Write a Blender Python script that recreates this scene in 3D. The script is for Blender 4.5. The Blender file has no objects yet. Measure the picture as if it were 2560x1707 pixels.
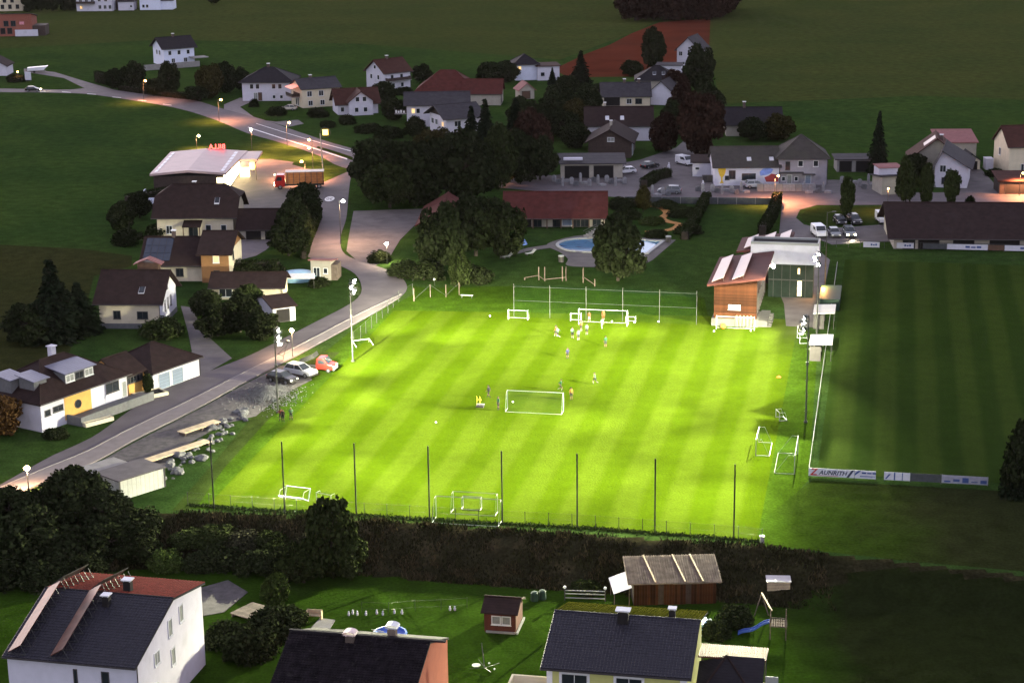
import bpy, bmesh, math, random
import numpy as np
from mathutils.geometry import tessellate_polygon
from mathutils import Vector, Matrix, noise as mnoise
R = math.radians
random.seed(7)
scene = bpy.context.scene
COL = scene.collection

# ------------------------------------------------------------------ camera
CAM_F, CAM_H = 4780.0, 74.0            # focal length in photo pixels (2560 wide), height in metres
CAM_P, CAM_R = R(15.4), R(-0.7)        # pitch down, roll
_fw = Vector((0, math.cos(CAM_P), -math.sin(CAM_P)))
_up0 = Vector((0, math.sin(CAM_P), math.cos(CAM_P)))
_rt = Vector((1, 0, 0)) * math.cos(CAM_R) + _up0 * math.sin(CAM_R)
_up = Vector((1, 0, 0)) * -math.sin(CAM_R) + _up0 * math.cos(CAM_R)
cam_data = bpy.data.cameras.new('camera'); cam = bpy.data.objects.new('camera', cam_data); COL.objects.link(cam)
cam_data.sensor_width = 36.0; cam_data.lens = CAM_F / 2560 * 36
cam_data.clip_start = 1.0; cam_data.clip_end = 20000
m = Matrix((_rt, _up, -_fw)).transposed().to_4x4(); m.translation = (0, 0, CAM_H); cam.matrix_world = m
scene.camera = cam

# ------------------------------------------------------------------ sky, sun, exposure (dusk)
world = bpy.data.worlds.new('World'); scene.world = world; world.use_nodes = True
wn = world.node_tree.nodes; wl = world.node_tree.links
sky = wn.new('ShaderNodeTexSky'); sky.sky_type = 'NISHITA'; sky.sun_disc = False
SUN_EL, SUN_ROT = R(9.0), R(-35)
sky.sun_elevation = SUN_EL; sky.sun_rotation = SUN_ROT
sky.air_density = 1.2; sky.dust_density = 1.0; sky.ozone_density = 4.0
bg = wn['Background']; bg.inputs[1].default_value = 0.15
hs_ = wn.new('ShaderNodeHueSaturation'); hs_.inputs['Saturation'].default_value = .38; hs_.inputs['Value'].default_value = 1.0
tint = wn.new('ShaderNodeMix'); tint.data_type = 'RGBA'; tint.blend_type = 'MULTIPLY'; tint.inputs[0].default_value = 1.0; tint.inputs[7].default_value = (1.0, .87, .93, 1)
wl.new(sky.outputs[0], hs_.inputs['Color']); wl.new(hs_.outputs[0], tint.inputs[6]); wl.new(tint.outputs[2], bg.inputs[0])
sun_d = bpy.data.lights.new('sun', 'SUN'); sun_d.energy = 0.04; sun_d.angle = R(12); sun_d.color = (1.0, 0.62, 0.5)
sun = bpy.data.objects.new('sun', sun_d); COL.objects.link(sun)
sdir = Vector((math.sin(SUN_ROT) * math.cos(SUN_EL), math.cos(SUN_ROT) * math.cos(SUN_EL), math.sin(SUN_EL)))
sun.rotation_euler = (-sdir).to_track_quat('-Z', 'Y').to_euler()
vs = scene.view_settings; vs.view_transform = 'Standard'; vs.look = 'None'; vs.exposure = 1.95; vs.gamma = 1.0; vs.use_curve_mapping = False

# ------------------------------------------------------------------ the lie of the land
def ray(px, py):
    return _fw * CAM_F + _rt * (px - 1280) - _up * (py - 853.5)
def G(px, py, z=0.0):
    """ground point that the photograph shows at px, py, on the level z"""
    d = ray(px, py); t = (z - CAM_H) / d.z
    return Vector((d.x * t, d.y * t, z))
EDGE = [G(*p) for p in ((-500, 1330), (0, 1322), (440, 1280), (880, 1300), (1380, 1333), (1840, 1362), (2060, 1385), (2300, 1412), (2560, 1440), (3000, 1480))]
EX = [p.x for p in EDGE]; EY = [p.y for p in EDGE]
def terrain(x, y):
    """level ground at 0; a bank drops to the gardens in the foreground"""
    ye = np.interp(x, EX, EY); d = (ye - y) * 0.98
    A = float(np.interp(x, [-80, 28, 42, 70], [3.0, 3.0, 1.9, 1.3]))
    t = min(max(d / 7.5, 0), 1); t = t * t * (3 - 2 * t)
    A2 = 3.0 if d > 30 else A + (3.0 - A) * min(max((d - 7.5) / 22, 0), 1)
    return -(A2 if d > 7.5 else A) * t
def GT(px, py):
    """the same on the terrain"""
    z = 0.0
    for _ in range(12):
        p = G(px, py, z); z = 0.5 * z + 0.5 * terrain(p.x, p.y)
    p = G(px, py, z); return Vector((p.x, p.y, terrain(p.x, p.y)))

# ------------------------------------------------------------------ materials
MATS = {}
def M(name, col=(.5, .5, .5), rough=.8, var=.18, scale=2.0, bump=0.0, bscale=None, bands=None, metal=0.0, spec=.3, emit=None, estr=0.0, alpha=None, var2=None, orand=0.0):
    """procedural material: base colour broken up by noise, optional bump and courses (bands = axis, period, depth)"""
    if name in MATS: return MATS[name]
    mt = bpy.data.materials.new(name); mt.use_nodes = True; n = mt.node_tree.nodes; l = mt.node_tree.links
    b = n['Principled BSDF']; out = n['Material Output']
    b.inputs['Roughness'].default_value = rough; b.inputs['Metallic'].default_value = metal
    b.inputs['Specular IOR Level'].default_value = spec
    tc = n.new('ShaderNodeTexCoord'); co = tc.outputs['Object']
    nz = n.new('ShaderNodeTexNoise'); nz.inputs['Scale'].default_value = scale; nz.inputs['Detail'].default_value = 4; l.new(co, nz.inputs['Vector'])
    mr = n.new('ShaderNodeMapRange'); mr.inputs[1].default_value = .3; mr.inputs[2].default_value = .7
    mr.inputs[3].default_value = 1 - var; mr.inputs[4].default_value = 1 + var; l.new(nz.outputs[0], mr.inputs[0])
    mul = n.new('ShaderNodeVectorMath'); mul.operation = 'MULTIPLY'; mul.inputs[0].default_value = col; l.new(mr.outputs[0], mul.inputs[1])
    colout = mul.outputs[0]
    if var2:                                   # blotches of a second colour: (colour, scale, threshold)
        n2 = n.new('ShaderNodeTexNoise'); n2.inputs['Scale'].default_value = var2[1]; n2.inputs['Detail'].default_value = 5; l.new(co, n2.inputs['Vector'])
        m2 = n.new('ShaderNodeMapRange'); m2.inputs[1].default_value = var2[2]; m2.inputs[2].default_value = var2[2] + .14; l.new(n2.outputs[0], m2.inputs[0])
        mx = n.new('ShaderNodeMix'); mx.data_type = 'RGBA'; l.new(m2.outputs[0], mx.inputs[0]); l.new(colout, mx.inputs[6]); mx.inputs[7].default_value = (*var2[0], 1); colout = mx.outputs[2]
    if orand:                                  # each board a tone of its own
        oi = n.new('ShaderNodeObjectInfo'); mo = n.new('ShaderNodeMapRange'); mo.inputs[3].default_value = 1 - orand; mo.inputs[4].default_value = 1 + orand; l.new(oi.outputs['Random'], mo.inputs[0])
        vo = n.new('ShaderNodeVectorMath'); vo.operation = 'MULTIPLY'; l.new(colout, vo.inputs[0]); l.new(mo.outputs[0], vo.inputs[1]); colout = vo.outputs[0]
    hs = []
    if bands:
        sp = n.new('ShaderNodeSeparateXYZ'); l.new(co, sp.inputs[0])
        for ax, per, dep in bands:
            dv = n.new('ShaderNodeMath'); dv.operation = 'DIVIDE'; dv.inputs[1].default_value = per; l.new(sp.outputs[ax], dv.inputs[0])
            fr = n.new('ShaderNodeMath'); fr.operation = 'FRACT'; l.new(dv.outputs[0], fr.inputs[0])
            pw = n.new('ShaderNodeMath'); pw.operation = 'POWER'; pw.inputs[1].default_value = 3; l.new(fr.outputs[0], pw.inputs[0])
            hs.append((pw, dep))
            dk = n.new('ShaderNodeMapRange'); dk.inputs[1].default_value = .8; dk.inputs[2].default_value = 1; dk.inputs[3].default_value = 1; dk.inputs[4].default_value = .62; l.new(fr.outputs[0], dk.inputs[0])
            m3 = n.new('ShaderNodeVectorMath'); m3.operation = 'MULTIPLY'; l.new(colout, m3.inputs[0]); l.new(dk.outputs[0], m3.inputs[1]); colout = m3.outputs[0]
    l.new(colout, b.inputs['Base Color'])
    if bump or hs:
        nb = n.new('ShaderNodeTexNoise'); nb.inputs['Scale'].default_value = bscale or scale * 6; nb.inputs['Detail'].default_value = 3; l.new(co, nb.inputs['Vector'])
        h = nb.outputs[0]
        for pw, dep in hs:
            ad = n.new('ShaderNodeMath'); ad.operation = 'MULTIPLY_ADD'; ad.inputs[1].default_value = -dep; l.new(pw.outputs[0], ad.inputs[0]); l.new(h, ad.inputs[2]); h = ad.outputs[0]
        bp = n.new('ShaderNodeBump'); bp.inputs['Strength'].default_value = bump or .5; bp.inputs['Distance'].default_value = .05; l.new(h, bp.inputs['Height']); l.new(bp.outputs[0], b.inputs['Normal'])
    if emit: b.inputs['Emission Color'].default_value = (*emit, 1); b.inputs['Emission Strength'].default_value = estr
    if alpha is not None:
        tr = n.new('ShaderNodeBsdfTransparent'); ms = n.new('ShaderNodeMixShader'); ms.inputs[0].default_value = alpha
        l.new(tr.outputs[0], ms.inputs[1]); l.new(b.outputs[0], ms.inputs[2]); l.new(ms.outputs[0], out.inputs[0])
    MATS[name] = mt; return mt

def grass(name, a, b, stripe=None, patch=.5, fine=3.0, dry=None, east=None):
    """grass: two greens by noise; stripe = (angle, period, share) for mowing that lays the blades two ways"""
    mt = bpy.data.materials.new(name); mt.use_nodes = True; n = mt.node_tree.nodes; l = mt.node_tree.links; p = n['Principled BSDF']
    p.inputs['Roughness'].default_value = 1.0; p.inputs['Specular IOR Level'].default_value = 0.0
    geo = n.new('ShaderNodeNewGeometry'); co = geo.outputs['Position']
    def nz(s, d=5):
        t = n.new('ShaderNodeTexNoise'); t.inputs['Scale'].default_value = s; t.inputs['Detail'].default_value = d; l.new(co, t.inputs['Vector']); return t.outputs[0]
    def mrange(x, a0, a1, b0, b1):
        t = n.new('ShaderNodeMapRange'); t.inputs[1].default_value = a0; t.inputs[2].default_value = a1; t.inputs[3].default_value = b0; t.inputs[4].default_value = b1; l.new(x, t.inputs[0]); return t.outputs[0]
    big = mrange(nz(.035, 6), .35, .65, 0, 1)
    fac = big
    if stripe:
        ang, per, share = stripe
        dt = n.new('ShaderNodeVectorMath'); dt.operation = 'DOT_PRODUCT'; dt.inputs[1].default_value = (math.cos(ang), math.sin(ang), 0); l.new(co, dt.inputs[0])
        wob = n.new('ShaderNodeMath'); wob.operation = 'MULTIPLY_ADD'; wob.inputs[1].default_value = .9; l.new(nz(.09, 2), wob.inputs[0]); l.new(dt.outputs['Value'], wob.inputs[2])
        sn = n.new('ShaderNodeMath'); sn.operation = 'MULTIPLY'; sn.inputs[1].default_value = 2 * math.pi / per; l.new(wob.outputs[0], sn.inputs[0])
        s2 = n.new('ShaderNodeMath'); s2.operation = 'SINE'; l.new(sn.outputs[0], s2.inputs[0])
        st = mrange(s2.outputs[0], -.45, .45, 0, 1)
        mixn = n.new('ShaderNodeMix'); mixn.data_type = 'FLOAT'; mixn.inputs[0].default_value = share; l.new(big, mixn.inputs[2]); l.new(st, mixn.inputs[3]); fac = mixn.outputs[0]
    mx = n.new('ShaderNodeMix'); mx.data_type = 'RGBA'; l.new(fac, mx.inputs[0]); mx.inputs[6].default_value = (*a, 1); mx.inputs[7].default_value = (*b, 1)
    col = mx.outputs[2]
    if dry:
        m2 = n.new('ShaderNodeMix'); m2.data_type = 'RGBA'; l.new(mrange(nz(dry[1], 6), .52, .68, 0, 1), m2.inputs[0]); l.new(col, m2.inputs[6]); m2.inputs[7].default_value = (*dry[0], 1); col = m2.outputs[2]
    if east:                                            # other sward and painted dimness take over towards +x: (x, width, colour)
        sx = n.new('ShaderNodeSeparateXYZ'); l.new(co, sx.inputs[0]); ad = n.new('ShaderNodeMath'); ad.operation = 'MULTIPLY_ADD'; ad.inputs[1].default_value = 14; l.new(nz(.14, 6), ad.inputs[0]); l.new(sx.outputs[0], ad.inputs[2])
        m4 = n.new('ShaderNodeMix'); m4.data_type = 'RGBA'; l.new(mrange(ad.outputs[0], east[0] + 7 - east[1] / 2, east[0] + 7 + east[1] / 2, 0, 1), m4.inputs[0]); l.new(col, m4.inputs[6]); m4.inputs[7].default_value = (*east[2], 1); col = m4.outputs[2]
    f1 = mrange(nz(fine, 3), .3, .7, 1 - patch * .5, 1 + patch * .5); f2 = mrange(nz(.45, 5), .3, .7, 1 - patch * .4, 1 + patch * .4)
    for f in (f1, f2):
        v = n.new('ShaderNodeVectorMath'); v.operation = 'MULTIPLY'; l.new(col, v.inputs[0]); l.new(f, v.inputs[1]); col = v.outputs[0]
    l.new(col, p.inputs['Base Color'])
    bp = n.new('ShaderNodeBump'); bp.inputs['Strength'].default_value = .5; bp.inputs['Distance'].default_value = .12; l.new(nz(4.0, 4), bp.inputs['Height']); l.new(bp.outputs[0], p.inputs['Normal'])
    MATS[name] = mt; return mt

PANG = R(-11.35)                                        # the pitches lie at this angle
grass('grass', (.022, .036, .008), (.028, .042, .010), patch=.5)
grass('grass_field', (.020, .042, .0105), (.032, .058, .0125), stripe=(R(24), 11.0, .14), patch=.6)
grass('grass_dark', (.0085, .0125, .0042), (.0115, .016, .0050), patch=.6)
grass('grass_long', (.022, .026, .0085), (.028, .030, .010), patch=.6)
grass('grass_meadow', (.017, .020, .0075), (.014, .019, .007), patch=.6)
grass('grass_verge', (.025, .052, .0040), (.030, .058, .0044), patch=.55, east=(72, 4, (.025, .05, .004)))
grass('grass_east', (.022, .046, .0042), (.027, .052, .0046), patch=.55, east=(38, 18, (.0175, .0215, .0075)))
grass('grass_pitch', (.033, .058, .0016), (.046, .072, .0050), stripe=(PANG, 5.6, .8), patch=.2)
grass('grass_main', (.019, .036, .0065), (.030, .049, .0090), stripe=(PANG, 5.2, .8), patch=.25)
grass('grass_lawn', (.0165, .037, .0040), (.021, .045, .0046), patch=.5, east=(29, 7, (.0105, .0145, .0046)))  # lawn colour itself darkens eastward, in place of weaker light
grass('grass_bank', (.017, .016, .008), (.023, .021, .011), patch=.8, dry=((.042, .034, .018), .35))
M('soil', (.092, .025, .014), 1.0, .25, .06, bump=.4, bscale=1.2, spec=0, var2=((.072, .022, .013), .03, .5))
M('asphalt', (.098, .082, .088), .8, .16, .35, bump=.2, bscale=6, var2=((.078, .066, .072), .12, .55))
M('asphalt_old', (.105, .092, .094), .85, .2, .4, bump=.2, bscale=6, var2=((.075, .066, .068), .3, .55))
M('pavement', (.17, .145, .145), .85, .12, .8, bump=.2)
M('gravel', (.07, .062, .064), .95, .35, 1.2, bump=.6, bscale=9)
M('paving', (.10, .088, .085), .85, .2, .35, bump=.2, bscale=5, var2=((.082, .072, .07), .15, .55))
M('kerb', (.24, .215, .205), .85, .1)
M('paint', (.72, .70, .68), .6, .12, 3)
M('white', (.53, .515, .585), .85, .05, 1.2, bump=.1, bscale=12, var2=((.45, .44, .49), .35, .60))
M('white_cool', (.62, .65, .78), .85, .05, 1.2, bump=.1, bscale=12)
M('cream', (.56, .49, .36), .85, .07, 1.0, bump=.1, bscale=12, var2=((.48, .42, .31), .35, .6))
M('cream_dark', (.34, .31, .26), .85, .1, 1.0)
M('grey_wall', (.27, .25, .28), .9, .12, .8, var2=((.21, .195, .21), .4, .55))
M('orange_wall', (.25, .125, .05), .85, .08, 1.5)
M('ochre', (.55, .31, .085), .85, .08, 1.5)
M('yellow_wall', (.48, .47, .17), .85, .06, 2.0, bump=.1, bscale=14)
M('salmon', (.33, .075, .04), .85, .08, 1.4)
M('brick', (.25, .085, .06), .9, .2, 3, bands=((2, .3, .3),))
M('plinth', (.12, .12, .125), .9, .12)
M('concrete', (.22, .21, .20), .9, .15, 1.0, bump=.2)
M('dark_wood', (.045, .03, .025), .8, .25, 2, bands=((0, .22, .5),))
M('roof_brown', (0.0255, 0.0153, 0.0140), .78, .22, 1.2, spec=.08, bands=((2, .14, .8),), var2=((.030, .020, .019), .5, .56))
M('roof_dark', (0.0191, 0.0166, 0.0197), .72, .2, 1.2, spec=.08, bands=((2, .14, .8),))
M('roof_grey', (0.0446, 0.0408, 0.0459), .75, .18, 1.0, spec=.08, bands=((2, .16, .7),), var2=((.055, .052, .055), .35, .55))
M('roof_olive', (0.0542, 0.0478, 0.0433), .8, .2, 1.0, spec=.08, bands=((2, .15, .7),), var2=((.06, .055, .045), .4, .5))
M('roof_red', (0.0733, 0.0204, 0.0166), .78, .22, 1.0, spec=.08, bands=((2, .15, .7),), var2=((.085, .028, .024), .4, .54))
M('roof_rust', (0.0542, 0.0229, 0.0179), .78, .2, 1.0, spec=.08, bands=((2, .15, .7),), var2=((.065, .028, .023), .4, .54))
M('roof_pink', (.24, .105, .10), .7, .12, 1.0, spec=.08, bands=((2, .16, .5),))
M('metal_roof', (.42, .30, .28), .5, .08, .5, spec=.5, bump=.08, bscale=.6)
M('metal_seam', (.10, .10, .15), .35, .12, .8, spec=.5, bands=((0, .55, .4),))
M('panel_pink', (.34, .235, .225), .3, .06, .5, spec=.9)
M('solar', (.018, .024, .042), .12, .1, 1, spec=.7)
M('frame_white', (.62, .62, .63), .5, .05)
M('frame_dark', (.05, .045, .045), .5, .1)
M('glass', (.018, .022, .028), .08, .2, .7, spec=.6)
M('glass_lit', (.6, .4, .2), .3, .2, 3, emit=(1.0, .62, .25), estr=.32)
M('curtain', (.20, .21, .20), .6, .2, 2)
M('door_wood', (.09, .05, .032), .6, .2, 2)
M('garage_grey', (.17, .21, .28), .6, .06, 1, bands=((2, .45, .3),))
M('dark_hole', (.012, .010, .010), .9, .2)
M('galv', (.065, .066, .062), .45, .15, 4, metal=.4)
M('galv_dark', (.045, .05, .045), .5, .15, 4, metal=.3)
M('post_green', (.0035, .006, .004), .5, .15, 2)
M('white_metal', (.27, .275, .265), .4, .05, 4)
M('net_green', (.008, .04, .018), .95, .1, alpha=.06, spec=0)
M('net_white', (.10, .16, .12), .95, .1, alpha=.07, spec=0)
M('wire', (.05, .06, .05), .8, .1, alpha=.10, spec=0)
M('wood', (.040, .0135, .0055), .75, .28, 1.6, bump=.25, bscale=6, orand=.45, spec=.1)
M('wood_light', (.46, .36, .23), .75, .2, 1.6)
M('wood_grey', (.13, .10, .082), .9, .3, 1.4, bump=.3, orand=.25, spec=.1)
M('rock', (.115, .115, .12), .9, .3, 1.5, bump=.6, bscale=3)
M('bark', (.032, .024, .018), .95, .3, 3, bump=.6)
M('chimney_brick', (.085, .06, .055), .9, .2, 4)
M('cap_metal', (.55, .55, .58), .35, .08, spec=.6)
def leafmat(name, col, var=.5):
    mt = bpy.data.materials.new(name); mt.use_nodes = True; n = mt.node_tree.nodes; l = mt.node_tree.links; p = n['Principled BSDF']
    p.inputs['Roughness'].default_value = 1.0; p.inputs['Specular IOR Level'].default_value = 0.0
    geo = n.new('ShaderNodeNewGeometry'); oi = n.new('ShaderNodeObjectInfo')
    mr = n.new('ShaderNodeMapRange'); mr.inputs[3].default_value = 1 - var; mr.inputs[4].default_value = 1 + var; l.new(geo.outputs['Random Per Island'], mr.inputs[0])
    m2 = n.new('ShaderNodeMapRange'); m2.inputs[3].default_value = .8; m2.inputs[4].default_value = 1.25; l.new(oi.outputs['Random'], m2.inputs[0])
    a = n.new('ShaderNodeMath'); a.operation = 'MULTIPLY'; l.new(mr.outputs[0], a.inputs[0]); l.new(m2.outputs[0], a.inputs[1])
    v = n.new('ShaderNodeVectorMath'); v.operation = 'MULTIPLY'; v.inputs[0].default_value = col; l.new(a.outputs[0], v.inputs[1]); l.new(v.outputs[0], p.inputs['Base Color'])
    MATS[name] = mt
for nm_, c_ in (('leaf', (.022, .030, .010)), ('leaf_dark', (.0165, .0215, .009)), ('leaf_con', (.012, .017, .009)), ('leaf_yellow', (.034, .031, .010)), ('leaf_red', (.026, .014, .010)), ('leaf_bright', (.032, .048, .012)), ('leaf_autumn', (.06, .033, .012)), ('leaf_grey', (.030, .031, .018)), ('leaf_hedge', (.016, .022, .008))): leafmat(nm_, c_)
leafmat('blade', (.020, .020, .009), .6); leafmat('blade_dry', (.045, .036, .019), .5)

# ------------------------------------------------------------------ mesh helpers
class MB:
    def __init__(s): s.v = []; s.f = []; s.mi = []; s.cur = 0
    def add(s, vs, fs):
        o = len(s.v); s.v += [tuple(v) for v in vs]; s.f += [tuple(i + o for i in f) for f in fs]; s.mi += [s.cur] * len(fs); return s
    def box(s, x0, y0, z0, x1, y1, z1, mat=None):
        vs = [(x0, y0, z0), (x1, y0, z0), (x1, y1, z0), (x0, y1, z0), (x0, y0, z1), (x1, y0, z1), (x1, y1, z1), (x0, y1, z1)]
        if mat is not None: vs = [mat @ Vector(v) for v in vs]
        return s.add(vs, [(0, 3, 2, 1), (4, 5, 6, 7), (0, 1, 5, 4), (1, 2, 6, 5), (2, 3, 7, 6), (3, 0, 4, 7)])
    def tube(s, a, b, r0, r1=None, n=6):
        a = Vector(a); b = Vector(b); r1 = r0 if r1 is None else r1
        d = (b - a).normalized(); u = d.orthogonal().normalized(); w = d.cross(u); vs = []
        for c, r in ((a, r0), (b, r1)):
            for i in range(n):
                t = 2 * math.pi * i / n; vs.append(c + (u * math.cos(t) + w * math.sin(t)) * r)
        return s.add(vs, [(i, (i + 1) % n, n + (i + 1) % n, n + i) for i in range(n)] + [tuple(range(n - 1, -1, -1)), tuple(range(n, 2 * n))])
    def bar(s, a, b, w, h=None):
        """square bar from a to b"""
        a = Vector(a); b = Vector(b); h = h or w; d = (b - a).normalized()
        u = Vector((0, 0, 1)).cross(d); u = u.normalized() if u.length > 1e-4 else Vector((1, 0, 0)); q = d.cross(u); vs = []
        for c in (a, b):
            for i, j in ((-1, -1), (1, -1), (1, 1), (-1, 1)): vs.append(c + u * (w / 2 * i) + q * (h / 2 * j))
        return s.add(vs, [(3, 2, 1, 0), (4, 5, 6, 7), (0, 1, 5, 4), (1, 2, 6, 5), (2, 3, 7, 6), (3, 0, 4, 7)])
    def slab(s, poly, t):
        """polygon with thickness t below it"""
        n = len(poly); vs = [tuple(p) for p in poly] + [(p[0], p[1], p[2] - t) for p in poly]
        return s.add(vs, [tuple(range(n)), tuple(range(2 * n - 1, n - 1, -1))] + [(i, i + n, (i + 1) % n + n, (i + 1) % n) for i in range(n)])
    def sphere(s, c, r, n=8, m=5, sz=1.0):
        vs = [(c[0], c[1], c[2] + r * sz)]
        for j in range(1, m):
            p = math.pi * j / m
            for i in range(n):
                t = 2 * math.pi * i / n; vs.append((c[0] + r * math.sin(p) * math.cos(t), c[1] + r * math.sin(p) * math.sin(t), c[2] + r * sz * math.cos(p)))
        vs.append((c[0], c[1], c[2] - r * sz)); L = len(vs) - 1
        fs = [(0, 1 + i, 1 + (i + 1) % n) for i in range(n)]
        for j in range(m - 2):
            for i in range(n): a = 1 + j * n; fs.append((a + i, a + n + i, a + n + (i + 1) % n, a + (i + 1) % n))
        a = 1 + (m - 2) * n; fs += [(L, a + (i + 1) % n, a + i) for i in range(n)]
        return s.add(vs, fs)
    def lathe(s, prof, n=12, c=(0, 0)):
        vs = []; fs = []
        for r, z in prof:
            for i in range(n): t = 2 * math.pi * i / n; vs.append((c[0] + r * math.cos(t), c[1] + r * math.sin(t), z))
        for j in range(len(prof) - 1):
            for i in range(n): fs.append((j * n + i, j * n + (i + 1) % n, (j + 1) * n + (i + 1) % n, (j + 1) * n + i))
        fs += [tuple(range(n - 1, -1, -1)), tuple(range((len(prof) - 1) * n, len(prof) * n))]
        return s.add(vs, fs)
    def prof(s, pts, y0, y1):
        """x-z outline extruded along y"""
        n = len(pts); vs = [(p[0], y0, p[1]) for p in pts] + [(p[0], y1, p[1]) for p in pts]
        return s.add(vs, [tuple(range(n)), tuple(range(2 * n - 1, n - 1, -1))] + [(i, i + n, (i + 1) % n + n, (i + 1) % n) for i in range(n)])
    def mesh(s, name, mats):
        me = bpy.data.meshes.new(name); me.from_pydata(s.v, [], s.f)
        if isinstance(mats, str): mats = [mats]
        for q in mats: me.materials.append(MATS[q])
        if len(mats) > 1: me.polygons.foreach_set('material_index', s.mi)
        bm = bmesh.new(); bm.from_mesh(me); bmesh.ops.recalc_face_normals(bm, faces=bm.faces); bm.to_mesh(me); bm.free()
        return me
    def build(s, name, mat, parent=None, loc=None, smooth=False, **tags):
        me = s.mesh(name, mat)
        if smooth: me.polygons.foreach_set('use_smooth', [True] * len(me.polygons))
        return obj(name, me, parent, loc, **tags)
def obj(name, me, parent=None, loc=None, rz=0, **tags):
    o = bpy.data.objects.new(name, me); COL.objects.link(o)
    if parent: o.parent = parent
    if loc is not None: o.location = loc
    if rz: o.rotation_euler.z = rz
    for k, v in tags.items():
        if v is not None: o[k] = v
    return o
def thing(name, label, category, loc=(0, 0, 0), rz=0, group=None):
    o = bpy.data.objects.new(name, None); COL.objects.link(o); o.empty_display_size = .3
    o.location = loc; o.rotation_euler.z = rz; o['label'] = label; o['category'] = category
    if group: o['group'] = group
    return o
def copy_thing(root, loc, rz=0, label=None, group=None, scale=None):
    def cp(o, par):
        c = o.copy(); COL.objects.link(c)
        if par: c.parent = par
        for ch in o.children: cp(ch, c)
        return c
    r = cp(root, None); r.location = loc; r.rotation_euler.z = rz
    if label: r['label'] = label
    if group: r['group'] = group
    if scale: r.scale = scale
    return r
def sheet(name, pts, z, mat, parent=None, kind='structure', **tags):
    """flat outline on the ground, pts in photo pixels or world vectors"""
    P = [p if isinstance(p, Vector) else G(p[0], p[1]) for p in pts]
    V_ = [(p.x, p.y, z) for p in P]; F_ = []
    for a, b, c in tessellate_polygon([[Vector(v) for v in V_]]):
        A, B, C = Vector(V_[a]), Vector(V_[b]), Vector(V_[c]); F_.append((a, b, c) if (B - A).cross(C - A).z > 0 else (a, c, b))
    me = bpy.data.meshes.new(name); me.from_pydata(V_, [], F_); me.materials.append(MATS[mat])
    return obj(name, me, parent, kind=kind, **tags)
def smooth_line(pts, n=6):
    """Catmull-Rom through 2-D/3-D points"""
    P = [Vector(p) for p in pts]; P = [P[0] * 2 - P[1]] + P + [P[-1] * 2 - P[-2]]; out = []
    for i in range(1, len(P) - 2):
        for k in range(n):
            t = k / n; a, b, c, d = P[i - 1], P[i], P[i + 1], P[i + 2]
            out.append(.5 * (2 * b + (c - a) * t + (2 * a - 5 * b + 4 * c - d) * t * t + (3 * b - a - 3 * c + d) * t ** 3))
    return out + [P[-2]]
def text_mesh(txt, size, mat, depth=.02, shear=0.0, bold=0.0):
    cu = bpy.data.curves.new('lettering', 'FONT'); cu.body = txt; cu.size = size; cu.extrude = depth; cu.shear = shear; cu.offset = bold; cu.align_x = 'CENTER'; cu.resolution_u = 2
    o = bpy.data.objects.new('lettering', cu); COL.objects.link(o); dg = bpy.context.evaluated_depsgraph_get()
    me = bpy.data.meshes.new_from_object(o.evaluated_get(dg)); bpy.data.objects.remove(o); bpy.data.curves.remove(cu)
    me.materials.clear(); me.materials.append(MATS[mat]); return me
# ================================================================== THE SETTING
# ground: one sheet to the horizon with the bank in front
xs = [-6000, -2500, -900, -400, -200, -140] + [-100 + 1.25 * i for i in range(161)] + [140, 200, 400, 900, 2500, 6000]
ys = [-600, 40, 100] + [118 + 1.0 * i for i in range(100)] + [240, 300, 400, 600, 1000, 2000, 8000]
gv = []; gf = []; gm = []
for j, y in enumerate(ys):
    for i, x in enumerate(xs):
        z = terrain(x, y)
        ye = float(np.interp(x, EX, EY))
        if 0 < ye - y < 8: z += .22 * mnoise.noise((x * .35, y * .35, 0))
        gv.append((x, y, z))
W_ = len(xs)
for j in range(len(ys) - 1):
    for i in range(W_ - 1):
        gf.append((j * W_ + i, j * W_ + i + 1, (j + 1) * W_ + i + 1, (j + 1) * W_ + i))
        cx = (xs[i] + xs[i + 1]) / 2; cy = (ys[j] + ys[j + 1]) / 2; d = float(np.interp(cx, EX, EY)) - cy
        wob = 1.2 * mnoise.noise((cx * .2, cy * .2, 3))
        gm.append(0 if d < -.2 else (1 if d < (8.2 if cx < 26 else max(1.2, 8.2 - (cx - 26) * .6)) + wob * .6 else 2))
me = bpy.data.meshes.new('ground'); me.from_pydata(gv, [], gf)
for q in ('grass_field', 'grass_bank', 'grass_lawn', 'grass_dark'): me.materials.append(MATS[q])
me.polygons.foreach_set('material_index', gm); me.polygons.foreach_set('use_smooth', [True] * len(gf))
obj('ground', me, kind='structure')

# fields beyond the village
sheet('ploughed_field', [(1385, 174), (1463, 136), (1524, 113), (1579, 84), (1650, 56), (1776, 46), (1772, 140), (1600, 192), (1420, 194)], .02, 'soil')
grass('grass_field_pale', (.046, .055, .0145), (.033, .048, .0125), stripe=(R(80), 14.0, .12), patch=.55)
sheet('meadow', [(-300, 140), (400, 100), (900, 110), (1400, 150), (1560, 90), (1650, 50), (1700, -120), (600, -140), (-300, -100)], .015, 'grass_field_pale')
sheet('field', [(1700, -120), (2900, -140), (2800, 260), (2300, 240), (1800, 260), (1777, 140)], .015, 'grass_field_pale')
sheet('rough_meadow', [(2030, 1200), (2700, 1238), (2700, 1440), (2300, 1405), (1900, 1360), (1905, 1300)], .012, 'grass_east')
sheet('verge', [(470, 1270), (545, 1160), (700, 975), (800, 890), (905, 806), (1015, 712), (1060, 720), (1300, 715), (1760, 745), (1775, 812), (1960, 800), (2030, 832), (2044, 870), (2021, 1200), (1910, 1320), (1906, 1358), (1640, 1334), (1256, 1312), (890, 1291)], .008, 'grass_verge')
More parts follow.
